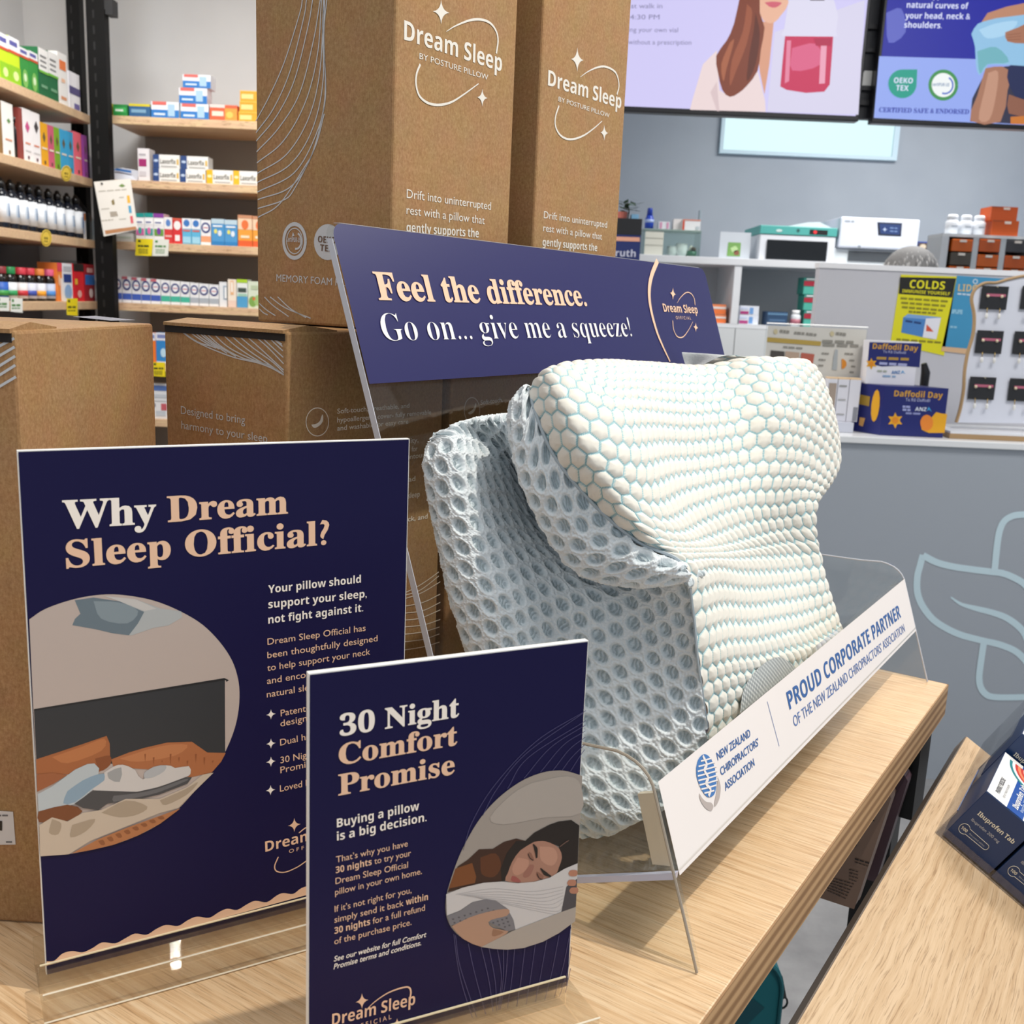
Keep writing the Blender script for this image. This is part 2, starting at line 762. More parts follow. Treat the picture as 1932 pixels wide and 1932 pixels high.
def tablet_box(o, label):
    t = thing('tablet_box', label, 'medicine box', o, RZT, 'navy tablet boxes in the clear tray')
    b = MB()
    b.box(o, HH * BW, U * BD, SN * BH, IBN)
    b.build('carton', t, bevel=0.0006)
    f = Face(o, -U)
    p = MB()

    def g(a, c, off=0.0003):           # point on the end face, a across, c up
        return o + HH * a + SN * c - U * off

    def words(s, a0, a1, c, style, mat, k):
        vs, fs, x0, x1 = glyphs(s, style)
        sx = (a1 - a0) / (x1 - x0)
        p.mesh([g(a0 + (x - x0) * sx, c + y * sx * k) for x, y in vs], fs, mat)
    words('Ibuprofen Tab', 0.0075, 0.0425, 0.0365, 'bold', M('#e2dcc9', 0.4), 1.2)
    words('Ibuprofen 200 mg', 0.0075, 0.0345, 0.0285, 'sans', M('#b7b9bb', 0.4), 1.1)
    words('100', 0.0062, 0.0118, 0.0165, 'bold', M('#d8d2c0', 0.4), 1.2)
    words('film-coated tablets', 0.0140, 0.0290, 0.0172, 'sans', M('#a9adb2', 0.4), 1.1)
    cap = [g(0.0088 + 0.0042 * math.cos(a), 0.0182 + 0.0052 * math.sin(a)) for a in [math.radians(40 + 280 * i / 16) for i in range(17)]]
    cap += [g(0.030 + 0.0022 * math.cos(a), 0.0182 + 0.0030 * math.sin(a)) for a in [math.radians(-90 + 180 * i / 8) for i in range(9)]]
    p.tube(cap, 0.00022, M('#d8d2c0', 0.4), 5, True)
    p.build('end_print', t)
    # printed top: white band and blue band with words running up the slope
    top = MB()

    def h(a, c, off=0.0003):
        return o + HH * a + U * c + SN * (BH + off)
    q = lambda a0, a1, c0, c1, m, off=0.0003: top.poly([h(a0, c0, off), h(a1, c0, off), h(a1, c1, off), h(a0, c1, off)], m)
    q(0.0005, 0.0195, 0.001, 0.099, WHITE)
    q(0.0195, 0.0350, 0.001, 0.099, IBB)
    q(0.0350, 0.0462, 0.001, 0.099, WHITE)

    def up(s, a, c0, c1, style, mat, k=1.0):
        vs, fs, x0, x1 = glyphs(s, style)
        sx = (c1 - c0) / (x1 - x0)
        top.mesh([h(a - y * sx * k, c0 + (x - x0) * sx, 0.0006) for x, y in vs], fs, mat)
    up('PHARMACY MEDICINE', 0.0105, 0.012, 0.046, 'bold', M('#3c3c44'), 1.9)
    up('KEEP OUT OF REACH OF CHILDREN', 0.0155, 0.012, 0.042, 'sans', M('#55555c'), 1.6)
    up('Ibuprofen Tab', 0.0285, 0.010, 0.062, 'bold', WHITE, 1.0)
    up('Ibuprofen 200 mg', 0.0330, 0.012, 0.044, 'sans', M('#b9cbe8'), 1.0)
    for i, c in enumerate(['#1f7f86', '#f4f3f0', '#c5372d', '#e8875a', '#c5372d', '#f3c9b5']):
        r0, r1 = 0.034 - i * 0.0035, 0.034 - (i + 1) * 0.0035
        n = 14
        A = [math.radians(180 + 80 * j / n) for j in range(n + 1)]
        cx, cy = 0.034, 0.092
        vs = [h(min(max(cx + r * math.cos(a) * 0.8, 0.001), 0.046), cy + r * math.sin(a), 0.0005) for r in (r0, r1) for a in A]
        top.mesh(vs, [(j, j + 1, n + 2 + j, n + 1 + j) for j in range(n)], M(c))
    top.build('top_print', t)
    return t


tablet_box(IB, 'navy tablet box nearest the upper edge of the sloping shelf, front row')
tablet_box(IB + HH * 0.049 - U * 0.001, 'navy tablet box cut by the right frame edge, front row lower down the slope')
tablet_box(IB + U * 0.106 + SN * 0.022, 'navy tablet box raised behind the front row, white face showing upright')
tr = MB()
o = IB - HH * 0.006 - U * 0.004 - SN * 0.0012
w = 0.0012
tr.box(o, U * 0.24, HH * w, SN * 0.030, FILM)
tr.box(o + U * 0.105, U * 0.135, HH * w, SN * 0.075, FILM)
tr.box(o + HH * w, HH * 0.12, U * w, SN * 0.010, FILM)
tr.box(o + SN * 0.0003 + U * w + HH * w, U * 0.24, HH * 0.12, SN * 0.0006, FILM)
tr.tube([o + SN * 0.030 + HH * 0.0006, o + SN * 0.030 + U * 0.10 + HH * 0.0006], 0.0006, M('#2b3c66', 0.3), 6)
tag(tr.build('clear_tray', origin=o), 'clear plastic tray around the navy tablet boxes on the sloping shelf', 'tray')

# ================================================================== kraft pouch hanging below the table edge
t = thing('brown_pouch', 'dull brown foil pouch hanging below the table edge, small print on its front', 'pouch', T(0.95, 0.21, 0.73), RZT)
f = Face(T(0.95, 0, 0), -U)
P = MB()
P.prism([T(0.951, 0.335, 0.727), T(0.951, 0.203, 0.730), T(0.951, 0.182, 0.854), T(0.951, 0.186, 0.862), T(0.951, 0.335, 0.862)], U * 0.020, M('#8d7465', 0.4))
P.build('bag', t, bevel=0.006)
P = MB()
f2 = Face(T(0.9505, 0, 0), -U)
MUT = M('#2d2624', 0.5)
f2.disc(P, 1608, 1591, 9, 9, M('#171a1f'), 0.0004)
f2.line(P, [(1602, 1592), (1614, 1590)], 0.0022, M('#6e6a60'), 0.0008, 0)
f2.bars(P, (1613, 1620), (1642, 1629), 0.0016, MUT, 3)
f2.bars(P, (1613, 1626), (1638, 1634), 0.0009, MUT, 4)
for i in range(4):
    f2.bars(P, (1602, 1640 + i * 6), (1620 - 3 * (i == 3), 1645 + i * 6), 0.0009, MUT, 3)
for i in range(6):
    f2.bars(P, (1556 + i, 1652 + i * 5.5), (1612 - i * 3, 1668 + i * 5.5), 0.0009, MUT, 7)
f2.bars(P, (1622, 1540), (1652, 1549), 0.0012, MUT, 3)
P.build('label_print', t)
P = MB()
P.tube([T(0.961, 0.255, 0.8848), T(0.961, 0.255, 0.85)], 0.002, BLACK, 6)
P.build('hang_hook', t)
t = thing('brown_pouch', 'darker plum-brown pouch hanging behind the printed brown pouch', 'pouch', T(1.0, 0.21, 0.73), RZT)
P = MB()
P.prism([T(1.0, 0.335, 0.735), T(1.0, 0.196, 0.738), T(1.0, 0.178, 0.854), T(1.0, 0.184, 0.862), T(1.0, 0.335, 0.862)], U * 0.018, M('#54404a', 0.4))
P.build('bag', t, bevel=0.006)
P = MB()
P.tube([T(1.009, 0.26, 0.8848), T(1.009, 0.26, 0.85)], 0.002, BLACK, 6)
P.build('hang_hook', t)

# ================================================================== teal cooler bag on the floor
bx, by = 0.375, 1.36
t = thing('cooler_bag', 'teal and navy zipped cooler bag standing on the grey floor under the table', 'bag', (bx, by, 0), 0)
BM = MB()
TEAL, TEAL2, NV1, NV2 = M('#0b6570', 0.7), M('#0a4c58', 0.7), M('#0c2a55', 0.7), M('#12386b', 0.7)


def rrect(x0, x1, z0, z1, r, n=7):
    pts = []
    for cx, cz, a0 in ((x1 - r, z0 + 0.02, -90), (x1 - r, z1 - r, 0), (x0 + r, z1 - r, 90), (x0 + r, z0 + 0.02, 180)):
        rr = 0.02 if cz < (z0 + z1) / 2 else r
        if rr == 0.02:
            cx = x1 - rr if cx > (x0 + x1) / 2 else x0 + rr
        for i in range(n + 1):
            a = math.radians(a0 + 90 * i / n)
            pts.append((cx + rr * math.cos(a), cz + rr * math.sin(a)))
    return pts


RR = rrect(bx - 0.14, bx + 0.045, 0.003, 0.400, 0.055)
BM.prism([(x, by - 0.05, z) for x, z in RR], (0, 0.13, 0), TEAL)
BM.build('body', t, bevel=0.008, seg=3)
B2 = MB()
ff = lambda pts, m, o=0.0008: B2.poly([(x, by - 0.05 - o, z) for x, z in pts], m)
ff([(bx - 0.12, 0.35), (bx - 0.12, 0.25), (bx - 0.03, 0.25), (bx + 0.02, 0.315), (bx - 0.02, 0.345)], TEAL2)
ff([(bx - 0.125, 0.24), (bx - 0.125, 0.05), (bx - 0.06, 0.05), (bx - 0.065, 0.245)], NV1)
ff([(bx - 0.06, 0.05), (bx + 0.028, 0.05), (bx + 0.03, 0.15), (bx - 0.035, 0.22), (bx - 0.062, 0.24)], NV2)
B2.build('front_patches', t)
B2 = MB()
B2.tube([(x, by - 0.052, z) for x, z in rrect(bx - 0.137, bx + 0.042, 0.006, 0.397, 0.053)], 0.003, M('#0a5a64', 0.6), 6, True)
B2.build('piping', t)
B2 = MB()
B2.tube([(bx + 0.048, by - 0.02, 0.345), (bx + 0.053, by - 0.02, 0.312)], [0.003, 0.007], BLACK, 6)
B2.tube([(bx + 0.054 + 0.008 * math.cos(a), by - 0.02, 0.302 + 0.010 * math.sin(a)) for a in [i * math.pi / 6 for i in range(12)]], 0.0016, BLACK, 6, True)
B2.build('zip_puller', t)

# ================================================================== acrylic pillow stand
S0, S1 = 0.509, 1.116
BT = lambda z: 0.338 + 0.348 * (z - TZ)          # leaning back board
bn = (U.cross(T(0, 0.348, 1) - T(0, 0, 0))).normalized()
t = thing('pillow_stand', 'clear acrylic stand with navy header board and white label strip, holding the pillow', 'display stand', T(0.8, 0.27, TZ), RZT)
STAND = t
TH = 0.005
zt, zh = 1.343, 1.241


def board(z0, z1, s0=S0, s1=S1, d=0.0):
    return [T(s0, BT(z0) + d, z0), T(s1, BT(z0) + d, z0), T(s1, BT(z1) + d, z1), T(s0, BT(z1) + d, z1)]


def rboard(z0, z1, r=0.010):
    pts = [T(S0, BT(z0), z0), T(S1, BT(z0), z0)]
    for s, z, a0 in ((S1 - r, z1 - r, 0), (S0 + r, z1 - r, 90)):
        for i in range(6):
            a = math.radians(a0 + 90 * i / 5)
            zz = z + r * math.sin(a)
            pts.append(T(s + r * math.cos(a), BT(zz), zz))
    return pts


b = MB()
b.prism(rboard(TZ, zt), V * TH, ACRYL)
b.build('back_board', t)
b = MB()
b.prism([T(S0 - 0.0008, BT(z) + d, z) for z, d in ((TZ, 0), (zt - 0.01, 0), (zt - 0.01, TH), (TZ, TH))], U * 0.0006, EDGE)
b.prism([T(s, BT(zt) + 0.0004 + d, zt + 0.0004) for s, d in ((S0 + 0.01, 0), (S1 - 0.01, 0), (S1 - 0.01, TH), (S0 + 0.01, TH))], (0, 0, 0.0003), EDGE)
b.build('polished_edge', t)
hd = MB()
pts = rboard(zh, zt)
hd.poly([p - V * 0.0012 for p in pts], NAVYH)
hd.build('header_panel', t)
HF = Face(T(S0, BT(TZ) - 0.0012, TZ), bn)
ht = MB()
q = lambda pts: Q(pts, 600, 400, 2.415)
HF.text(ht, 'Feel the difference.', q([(275, 400)])[0], q([(1225, 428)])[0], 'serif', PEACH, 53, 0.0006)
HF.text(ht, 'Go on... give me a squeeze!', q([(300, 588)])[0], q([(1430, 568)])[0], 'serifthin', WHITE, 54, 0.0006)
HF.line(ht, q([(1545, 222), (1518, 290), (1507, 360), (1514, 440), (1540, 540), (1568, 610), (1602, 682)]), [0.0055, 0.0055, 0.0042, 0.0022], PEACH, 0.0006)
HF.star(ht, 600 + 1615 / 2.415, 400 + 373 / 2.415, 5.5, 12, PEACH, 0.0006, 0.3)
HF.text(ht, 'Dream Sleep', q([(1575, 455)])[0], q([(1730, 463)])[0], 'bold', PEACH, 15, 0.0006)
HF.text(ht, 'O F F I C I A L', q([(1630, 489)])[0], q([(1698, 491)])[0], 'sans', PEACH, 6, 0.0006)
HF.line(ht, q([(1634, 415), (1650, 390), (1675, 368), (1697, 372), (1712, 395), (1716, 425)]), [0.0003, 0.0012, 0.0012], PEACH, 0.0006)
HF.line(ht, q([(1614, 495), (1618, 535), (1635, 568), (1660, 570), (1685, 540), (1706, 500)]), [0.0012, 0.0012, 0.0004], PEACH, 0.0006)
HF.star(ht, 600 + 1719 / 2.415, 400 + 526 / 2.415, 4.5, 9, PEACH, 0.0006, 0.3)
ht.build('header_lettering', t)


def side(s, name):
    prof = [(0.191, TZ + 0.001)]
    for a in range(7):
        k = a / 6
        p0, p1, p2 = (0.2255, 1.022), (0.2300, 1.0395), (0.252, 1.0415)
        prof.append(tuple(p0[i] * (1 - k) ** 2 + 2 * k * (1 - k) * p1[i] + p2[i] * k * k for i in (0, 1)))
    prof += [(0.275, 1.0395), (BT(1.037) - 0.0005, 1.037), (BT(TZ) - 0.0005, TZ + 0.001)]
    b = MB()
    b.prism([T(s, a, z) for a, z in prof], U * TH, ACRYL)
    o = b.build(name, t)
    g = MB()
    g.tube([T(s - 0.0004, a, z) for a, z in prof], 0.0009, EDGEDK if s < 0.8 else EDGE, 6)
    g.build('polished_edge', o)


side(S0, 'side_panel')
side(S1 - TH, 'side_panel')
LT = lambda z: 0.191 + (z - TZ) * (0.2265 - 0.191) / 0.105
lp = MB()
z0, z1 = 0.974, 1.0275
lip = [T(S0 + TH, LT(z0), z0), T(S1 - TH, LT(z0), z0), T(S1 - TH, LT(z1), z1), T(S0 + TH, LT(z1), z1)]
lp.prism(lip, V * 0.004, ACRYL)
tray = [(LT(z0), z0 + 0.004), (LT(z0), z0), (0.336, 0.9215), (0.336, 0.9255)]
lp.prism([T(S0 + TH, a, z) for a, z in tray], U * (S1 - S0 - 2 * TH), ACRYL)
lp.build('tray', t)
lp = MB()
lp.prism([T(S0 - 0.0004, a, z) for a, z in [(LT(z0) - 0.0004, z0 + 0.004), (LT(z0), z0 - 0.0005), (0.336, 0.9215), (0.336, 0.9255)]], U * 0.0035, M('#c3c6da', 0.2))
lp.prism([T(S0 + TH - 0.0005, a, z) for a, z in [(LT(0.978) + 0.004, 0.978), (LT(0.978) + 0.0155, 0.975), (LT(1.016) + 0.0155, 1.016), (LT(1.020) + 0.004, 1.020)]], U * 0.004, M('#d6c9b3', 0.3))
lp.build('glued_joint', t)
lb = MB()
lb.poly([p - V * 0.0007 for p in lip], M('#f3ece9', 0.5))
lb.build('label_strip', t)
LF = Face(T(S0, LT(TZ) - 0.0007, TZ), U.cross(T(0, LT(1) - LT(0), 1) - T(0, 0, 0)))
lx = MB()
q = lambda pts: Q(pts, 1100, 1000, 2.76)
BLU, BLU2 = M('#3a66a6', 0.5), M('#5b79b4', 0.5)
for s, a, c, h in (('NEW ZEALAND', (700, 1200), (872, 1072), 17), ("CHIROPRACTORS’", (718, 1280), (916, 1118), 17), ('ASSOCIATION', (740, 1358), (893, 1225), 17)):
    LF.text(lx, s, q([a])[0], q([c])[0], 'med', BLU, h)
LF.text(lx, 'PROUD CORPORATE PARTNER', q([(1075, 936)])[0], q([(1656, 453)])[0], 'bold', BLU, 37)
LF.text(lx, "OF THE NEW ZEALAND CHIROPRACTORS’ ASSOCIATION", q([(1100, 1028)])[0], q([(1676, 528)])[0], 'sans', BLU2, 24)
LF.line(lx, q([(958, 893), (1020, 1125)]), 0.0006, BLU2, 0.0003, 0)
lx.build('label_lettering', t)
lx = MB()
oval = [(587 + 0, 1240), (598, 1195), (625, 1168), (655, 1180), (680, 1225), (690, 1280), (692, 1330), (682, 1375), (655, 1392), (630, 1375), (605, 1330), (590, 1285)]
LF.poly(lx, q(oval), M('#4a7fc0', 0.5), 0.0003, 5)
WL = M('#f3ece9', 0.5)
for i in range(8):
    y = 1196 + i * 24
    w0 = [30, 44, 50, 52, 51, 48, 40, 26][i]
    LF.line(lx, q([(640 + i * 2 - w0, y + w0 * .25), (640 + 2 * i, y), (640 + i * 2 + w0, y - w0 * .3)]), 0.0010, WL, 0.0005, 0)
LF.line(lx, q([(620, 1175), (640, 1220), (628, 1250), (648, 1290), (636, 1320), (660, 1350), (650, 1385)]), 0.0022, WL, 0.0006)
HD = M('#bdb2ad', 0.5)
LF.poly(lx, q([(604, 1370), (618, 1395), (640, 1415), (665, 1420), (677, 1440), (665, 1462), (640, 1452), (618, 1425), (605, 1395)]), HD, 0.0003, 4)
LF.poly(lx, q([(700, 1285), (714, 1330), (712, 1380), (700, 1420), (684, 1440), (683, 1415), (692, 1370), (697, 1320)]), HD, 0.0003, 4)
lx.build('label_emblem', t)
# ================================================================== contour pillow leaning in the stand
def vpt(x, y, t):
    return on(x, y, V * t, V)


def upt(x, y, s):
    return on(x, y, U * s, U)


WPX = [  # front cover, rows from the strip up; each column (x, y, t)
    [(1335, 1372, .238), (1360, 1350, .238), (1400, 1325, .239), (1450, 1290, .241), (1500, 1255, .243), (1550, 1225, .246), (1586, 1206, .252)],
    [(1318, 1250, .240), (1343, 1245, .239), (1382, 1237, .242), (1432, 1222, .247), (1485, 1205, .251), (1540, 1185, .254), (1580, 1172, .258)],
    [(1308, 1150, .245), (1333, 1148, .244), (1368, 1146, .252), (1415, 1140, .260), (1465, 1130, .266), (1518, 1115, .267), (1559, 1108, .266)],
    [(1287, 1063, .250), (1313, 1066, .250), (1350, 1064, .260), (1395, 1062, .272), (1445, 1056, .280), (1500, 1050, .280), (1545, 1046, .274)],
    [(1205, 1022, .273), (1240, 1018, .262), (1288, 1018, .266), (1348, 1020, .281), (1415, 1014, .289), (1485, 1004, .287), (1536, 996, .279)],
    [(1125, 955, .299), (1175, 948, .278), (1240, 952, .276), (1315, 960, .292), (1395, 952, .299), (1478, 942, .289), (1543, 947, .283)],
    [(1050, 865, .325), (1115, 852, .295), (1205, 850, .288), (1295, 868, .310), (1390, 866, .313), (1495, 862, .290), (1584, 872, .289)],
    [(1014, 785, .345), (1075, 762, .315), (1170, 755, .310), (1275, 765, .333), (1372, 768, .334), (1475, 760, .303), (1566, 752, .298)],
    [(998, 733, .362), (1045, 693, .342), (1130, 681, .356), (1230, 684, .376), (1335, 690, .374), (1440, 675, .336), (1520, 680, .318)],
]
rows = [[vpt(*p) for p in r] for r in WPX]
for r in rows:                       # turn over the far end
    r.append(r[-1] + V * 0.07 - U * 0.012)
lo = [p + Vector((0, 0, -0.035)) + V * 0.004 for p in rows[0]]
lo2 = [p + Vector((0, 0, -0.058)) + V * 0.030 for p in rows[0]]
top = [p + V * 0.045 - Vector((0, 0, 0.018)) for p in rows[-1]]
top[0] = rows[-1][0] + U * 0.010 + V * 0.002 - Vector((0, 0, 0.004))
top[1] = rows[-1][1] + U * 0.012 + V * 0.016 - Vector((0, 0, 0.010))
top[2] = rows[-1][2] + U * 0.006 + V * 0.034 - Vector((0, 0, 0.014))
rows = [lo2, lo] + rows + [top]


def dense(rows, na, nb):
    """Catmull-Rom net through the rows, na samples along and nb up"""
    G = np.array([[tuple(p) for p in r] for r in rows])

    def interp(A, n):
        m = A.shape[0]
        E = np.concatenate([[2 * A[0] - A[1]], A, [2 * A[-1] - A[-2]]])
        x = np.linspace(0, m - 1, n)
        i = np.minimum(x.astype(int), m - 2)
        t = (x - i)[:, None, None]
        a, b, c, d = E[i], E[i + 1], E[i + 2], E[i + 3]
        return 0.5 * (2 * b + (c - a) * t + (2 * a - 5 * b + 4 * c - d) * t ** 2 + (3 * b - a - 3 * c + d) * t ** 3)
    G = interp(G, nb)
    G = interp(G.transpose(1, 0, 2), na).transpose(1, 0, 2)
    return G


def arcs(G, ci, ri):
    du = np.linalg.norm(np.diff(G, axis=1), axis=2)
    u = np.concatenate([np.zeros((G.shape[0], 1)), np.cumsum(du, axis=1)], axis=1)
    u -= u[:, ci:ci + 1]
    dv = np.linalg.norm(np.diff(G, axis=0), axis=2)
    v = np.concatenate([np.zeros((1, G.shape[1])), np.cumsum(dv, axis=0)], axis=0)
    v -= v[ri:ri + 1, :]
    return u, v


def hexd(u, v, w):
    """distance to the nearest cell edge (0 at the edge, .5 in the middle) and distance to the cell centre, cell width w"""
    x, y = u / w, v / w
    h = math.sqrt(3)
    best = np.full(x.shape, 9.0)
    cx0 = np.zeros_like(x)
    cy0 = np.zeros_like(x)
    for ox, oy in ((0, 0), (0.5, h / 2)):
        cx = np.round(x - ox) + ox
        cy = np.round((y - oy) / h) * h + oy
        d = np.hypot(x - cx, y - cy)
        k = d < best
        best = np.where(k, d, best)
        cx0, cy0 = np.where(k, cx, cx0), np.where(k, cy, cy0)
    a, b = np.abs(x - cx0), np.abs(y - cy0)
    e = 0.5 - np.maximum(a, a * 0.5 + b * (h / 2))
    return e, best, x - cx0, y - cy0


def normals(G):
    a = np.gradient(G, axis=1)
    b = np.gradient(G, axis=0)
    n = np.cross(a, b)
    return n / (np.linalg.norm(n, axis=2, keepdims=True) + 1e-12)


def surf(name, G, mat, parent, attrs, flip=False):
    nb, na = G.shape[:2]
    # the cloth rests on the tray, the lip and the back board without passing through
    un, vn = np.array(tuple(U)), np.array(tuple(V))
    G = G.copy()
    tz = 0.978 - 0.4144 * (G @ vn - 0.2093) + 0.0012
    G[..., 2] = np.maximum(G[..., 2], tz)
    tt = G @ vn
    lim = 0.338 + 0.348 * (G[..., 2] - TZ) - 0.0012
    low = np.where(G[..., 2] < 1.030, 0.191 + (G[..., 2] - TZ) * 0.33810 + 0.0056, -9)
    G = G + (np.maximum(np.minimum(tt, lim), low) - tt)[..., None] * vn
    inv = np.array(WM[parent.name].inverted())
    P = G.reshape(-1, 3) @ inv[:3, :3].T + inv[:3, 3]
    i = np.arange((nb - 1) * (na - 1))
    r, c = i // (na - 1), i % (na - 1)
    k = r * na + c
    F = np.stack([k, k + 1, k + na + 1, k + na], axis=1)
    if flip:
        F = F[:, ::-1]
    me = bpy.data.meshes.new(name)
    me.vertices.add(len(P))
    me.vertices.foreach_set('co', P.ravel().astype(np.float32))
    me.loops.add(F.size)
    me.loops.foreach_set('vertex_index', F.ravel().astype(np.int32))
    me.polygons.add(len(F))
    me.polygons.foreach_set('loop_start', (np.arange(len(F)) * 4).astype(np.int32))
    me.polygons.foreach_set('loop_total', np.full(len(F), 4, np.int32))
    me.polygons.foreach_set('use_smooth', np.ones(len(F), bool))
    for nme, arr in attrs.items():
        at = me.attributes.new(nme, 'FLOAT', 'POINT')
        at.data.foreach_set('value', arr.ravel().astype(np.float32))
    me.update(calc_edges=True)
    me.validate()
    me.materials.append(mat)
    o = bpy.data.objects.new(name, me)
    COL.objects.link(o)
    o.parent = parent
    WM[o.name] = WM[parent.name]
    return o


def attr_mat(name, attr, stops, rough, fuzz=0.3, nscale=900, nstr=0.15, stripes=0.0):
    m, nt, b = nm(name)
    a = nt.nodes.new('ShaderNodeAttribute')
    a.attribute_name = attr
    r = ramp(nt, stops)
    nt.links.new(a.outputs['Fac'], r.inputs[0])
    v = coords(nt)
    n = noise(nt, v, nscale, 3, 0.7)
    k = mix(nt, fuzz, r.outputs[0], n.outputs[0], 'SOFT_LIGHT')
    nt.links.new(k, b.inputs['Base Color'])
    b.inputs['Roughness'].default_value = rough
    b.inputs['Specular IOR Level'].default_value = 0.2
    b.inputs['Sheen Weight'].default_value = 0.15
    bump(nt, b, n.outputs[0], nstr, 0.0008)
    return m


COVER = attr_mat('quilted_cover', 'cell', [(0.0, '#86b4c0'), (0.04, '#b4d0d3'), (0.085, '#e6e3da'), (0.5, '#ebe8de')], 0.85, 0.12, 1400, 0.12)
NETM = attr_mat('spacer_net', 'hole', [(0.0, '#e2e9ed'), (0.40, '#dde6ea'), (0.65, '#c6d1d6'), (1.0, '#a8b5ba')], 0.85, 0.55, 700, 0.5)

t = thing('contour_pillow', 'white quilted contour pillow with pale blue net sides leaning in the clear stand', 'pillow', T(0.78, 0.31, 0.95), RZT)
PIL = t
G = dense(rows, 560, 620)
N = normals(G)
if (N[300, 280] @ np.array(tuple(-V))) < 0:
    N = -N
u, v = arcs(G, 250, 300)
rw = 0.0166
e, dc, _, _ = hexd(u * 1.0, v * 1.08, rw)
hgt = np.clip(e / 0.5, 0, 1)
hgt = 1 - (1 - np.clip(hgt * 1.15, 0, 1)) ** 2.2
zig = 0.02 * np.sin(v * 5200) + 0.02 * np.sin(u * 5200)
edge = np.ones_like(e)
for k in range(6):
    edge[:, k] = 0.5
GW = G + N * (hgt[..., None] * 0.0024 - 0.0012)
cf = surf('front_cover', GW, COVER, t, {'cell': np.clip(e + zig * (e < 0.12), 0, 1)}, False)
print('white cover', GW.min(axis=(0, 1)), GW.max(axis=(0, 1)))

# --- side band of the upper wing: seam, belly, crease, undercut
seam = [vpt(*r[0]) for r in WPX]
BPX = [  # (belly px, s offset), (crease px, s)
    ((1296, 1077), (1292, 1098)),
    ((1212, 1062), (1200, 1107)),
    ((1105, 1025), (1075, 1072)),
    ((1020, 915), (987, 925)),
    ((990, 805), (960, 815)),
    ((985, 735), (962, 765)),
]
band = []
for (bx_, cx_), p in zip(BPX, seam[3:]):
    s0 = p.dot(U)
    bb = upt(bx_[0], bx_[1], s0 - 0.006)
    cc = upt(cx_[0], cx_[1], s0 + 0.002)
    band.append([p, bb, cc, cc + U * 0.026 + V * 0.001])
tip = band[0]
band = [[p + Vector((0, 0, -0.002)) + U * 0.004 for p in tip]] + band
up = [p + U * 0.02 + V * 0.006 - Vector((0, 0, 0.0)) for p in band[-1]]
up[0] = band[-1][0] + U * 0.012 + V * 0.004 - Vector((0, 0, 0.006))
band.append(up)
GB = dense(band, 240, 620)
NB = normals(GB)
if (NB[300, 90] @ np.array(tuple(-U))) < 0:
    NB = -NB


def net(G, N, name, w, parent, ang=0.0, ci=40, ri=100):
    u, v = arcs(G, ci, ri)
    ca, sa = math.cos(ang), math.sin(ang)
    uu, vv = u * ca - v * sa, u * sa + v * ca
    e, d, hx, hy = hexd(uu, vv * 0.85, w)
    hole = np.clip((0.40 - d) / 0.14, 0, 1)
    hole = hole * hole * (3 - 2 * hole)
    thr = np.sin((hx * 0.75 + hy * 1.0) * 26 + 1.5 * np.sin(uu * 700) + 1.2 * np.sin(vv * 900)) * hole
    rim = np.exp(-((d - 0.44) / 0.09) ** 2)
    wav = 0.5 * np.sin(uu * 2300) * np.cos(vv * 1900)
    rg = np.random.RandomState(4)
    fz = np.zeros_like(uu)
    for _ in range(14):
        kx, ky = rg.normal(size=2) * 1900
        fz += np.sin(uu * kx + vv * ky + rg.uniform(0, 6.28))
    fz /= 5.0
    thr = np.clip(thr + fz * 0.5 * hole, -1.2, 1.2)
    wav = wav * 0.4 + fz * 0.9
    D = rim * 0.0008 - hole * 0.0028 + thr * 0.0007 + wav * 0.00042 * (1 - hole)
    return surf(name, G + N * D[..., None], NETM, parent, {'hole': np.clip(hole * (0.72 + 0.38 * thr), 0, 1)})


net(GB, NB, 'wing_band', 0.0130, t, 0.35, 90, 300)

# --- main net side: from crease / lower seam back to the rear edge
SPX = [  # rows bottom to top, columns front to back: (x, y, s)
    [(1352, 1470, .600), (1255, 1520, .578), (1180, 1552, .560), (1100, 1588, .552), (1030, 1568, .572)],
    [(1335, 1374, .598), (1240, 1430, .582), (1130, 1460, .564), (1030, 1470, .552), (962, 1470, .570)],
    [(1318, 1252, .597), (1215, 1290, .592), (1090, 1320, .578), (985, 1330, .557), (912, 1330, .572)],
    [(1309, 1152, .595), (1195, 1205, .596), (1060, 1215, .584), (950, 1210, .562), (868, 1195, .570)],
    [(1292, 1094, .588), (1170, 1125, .603), (1040, 1130, .592), (930, 1130, .560), (846, 1125, .569)],
    [(1200, 1104, .592), (1110, 1075, .612), (1005, 1055, .603), (900, 1045, .556), (829, 1045, .568)],
    [(1080, 1068, .590), (1035, 1010, .616), (960, 980, .608), (880, 965, .554), (812, 960, .568)],
    [(990, 924, .588), (975, 890, .614), (925, 880, .604), (860, 870, .554), (798, 875, .566)],
    [(962, 815, .586), (950, 830, .600), (905, 828, .590), (855, 822, .565), (806, 842, .568)],
]
side_rows = [[upt(*p) for p in r] for r in SPX]
for r, q in zip(side_rows, SPX):           # the rear edge lies against the board
    r[4] = on(q[4][0], q[4][1], T(S0, BT(TZ) - 0.007, TZ), bn)
    s4 = r[4].dot(U)
    r[3] = upt(q[3][0], q[3][1], s4 - 0.002)
    s2 = q[2][2]
    r[2] = upt(q[2][0], q[2][1], min(s2, s4 + 0.042))
    print('rear', [round(p.dot(U), 3) for p in r], round(r[4].dot(V), 3), round(r[4].z, 3))
for r in side_rows:
    z = r[-1].z
    k = r[-1] + U * 0.035 + V * 0.006
    lim = BT(z) - 0.002
    if k.dot(V) > lim:
        k = k + V * (lim - k.dot(V))
    r.append(k)
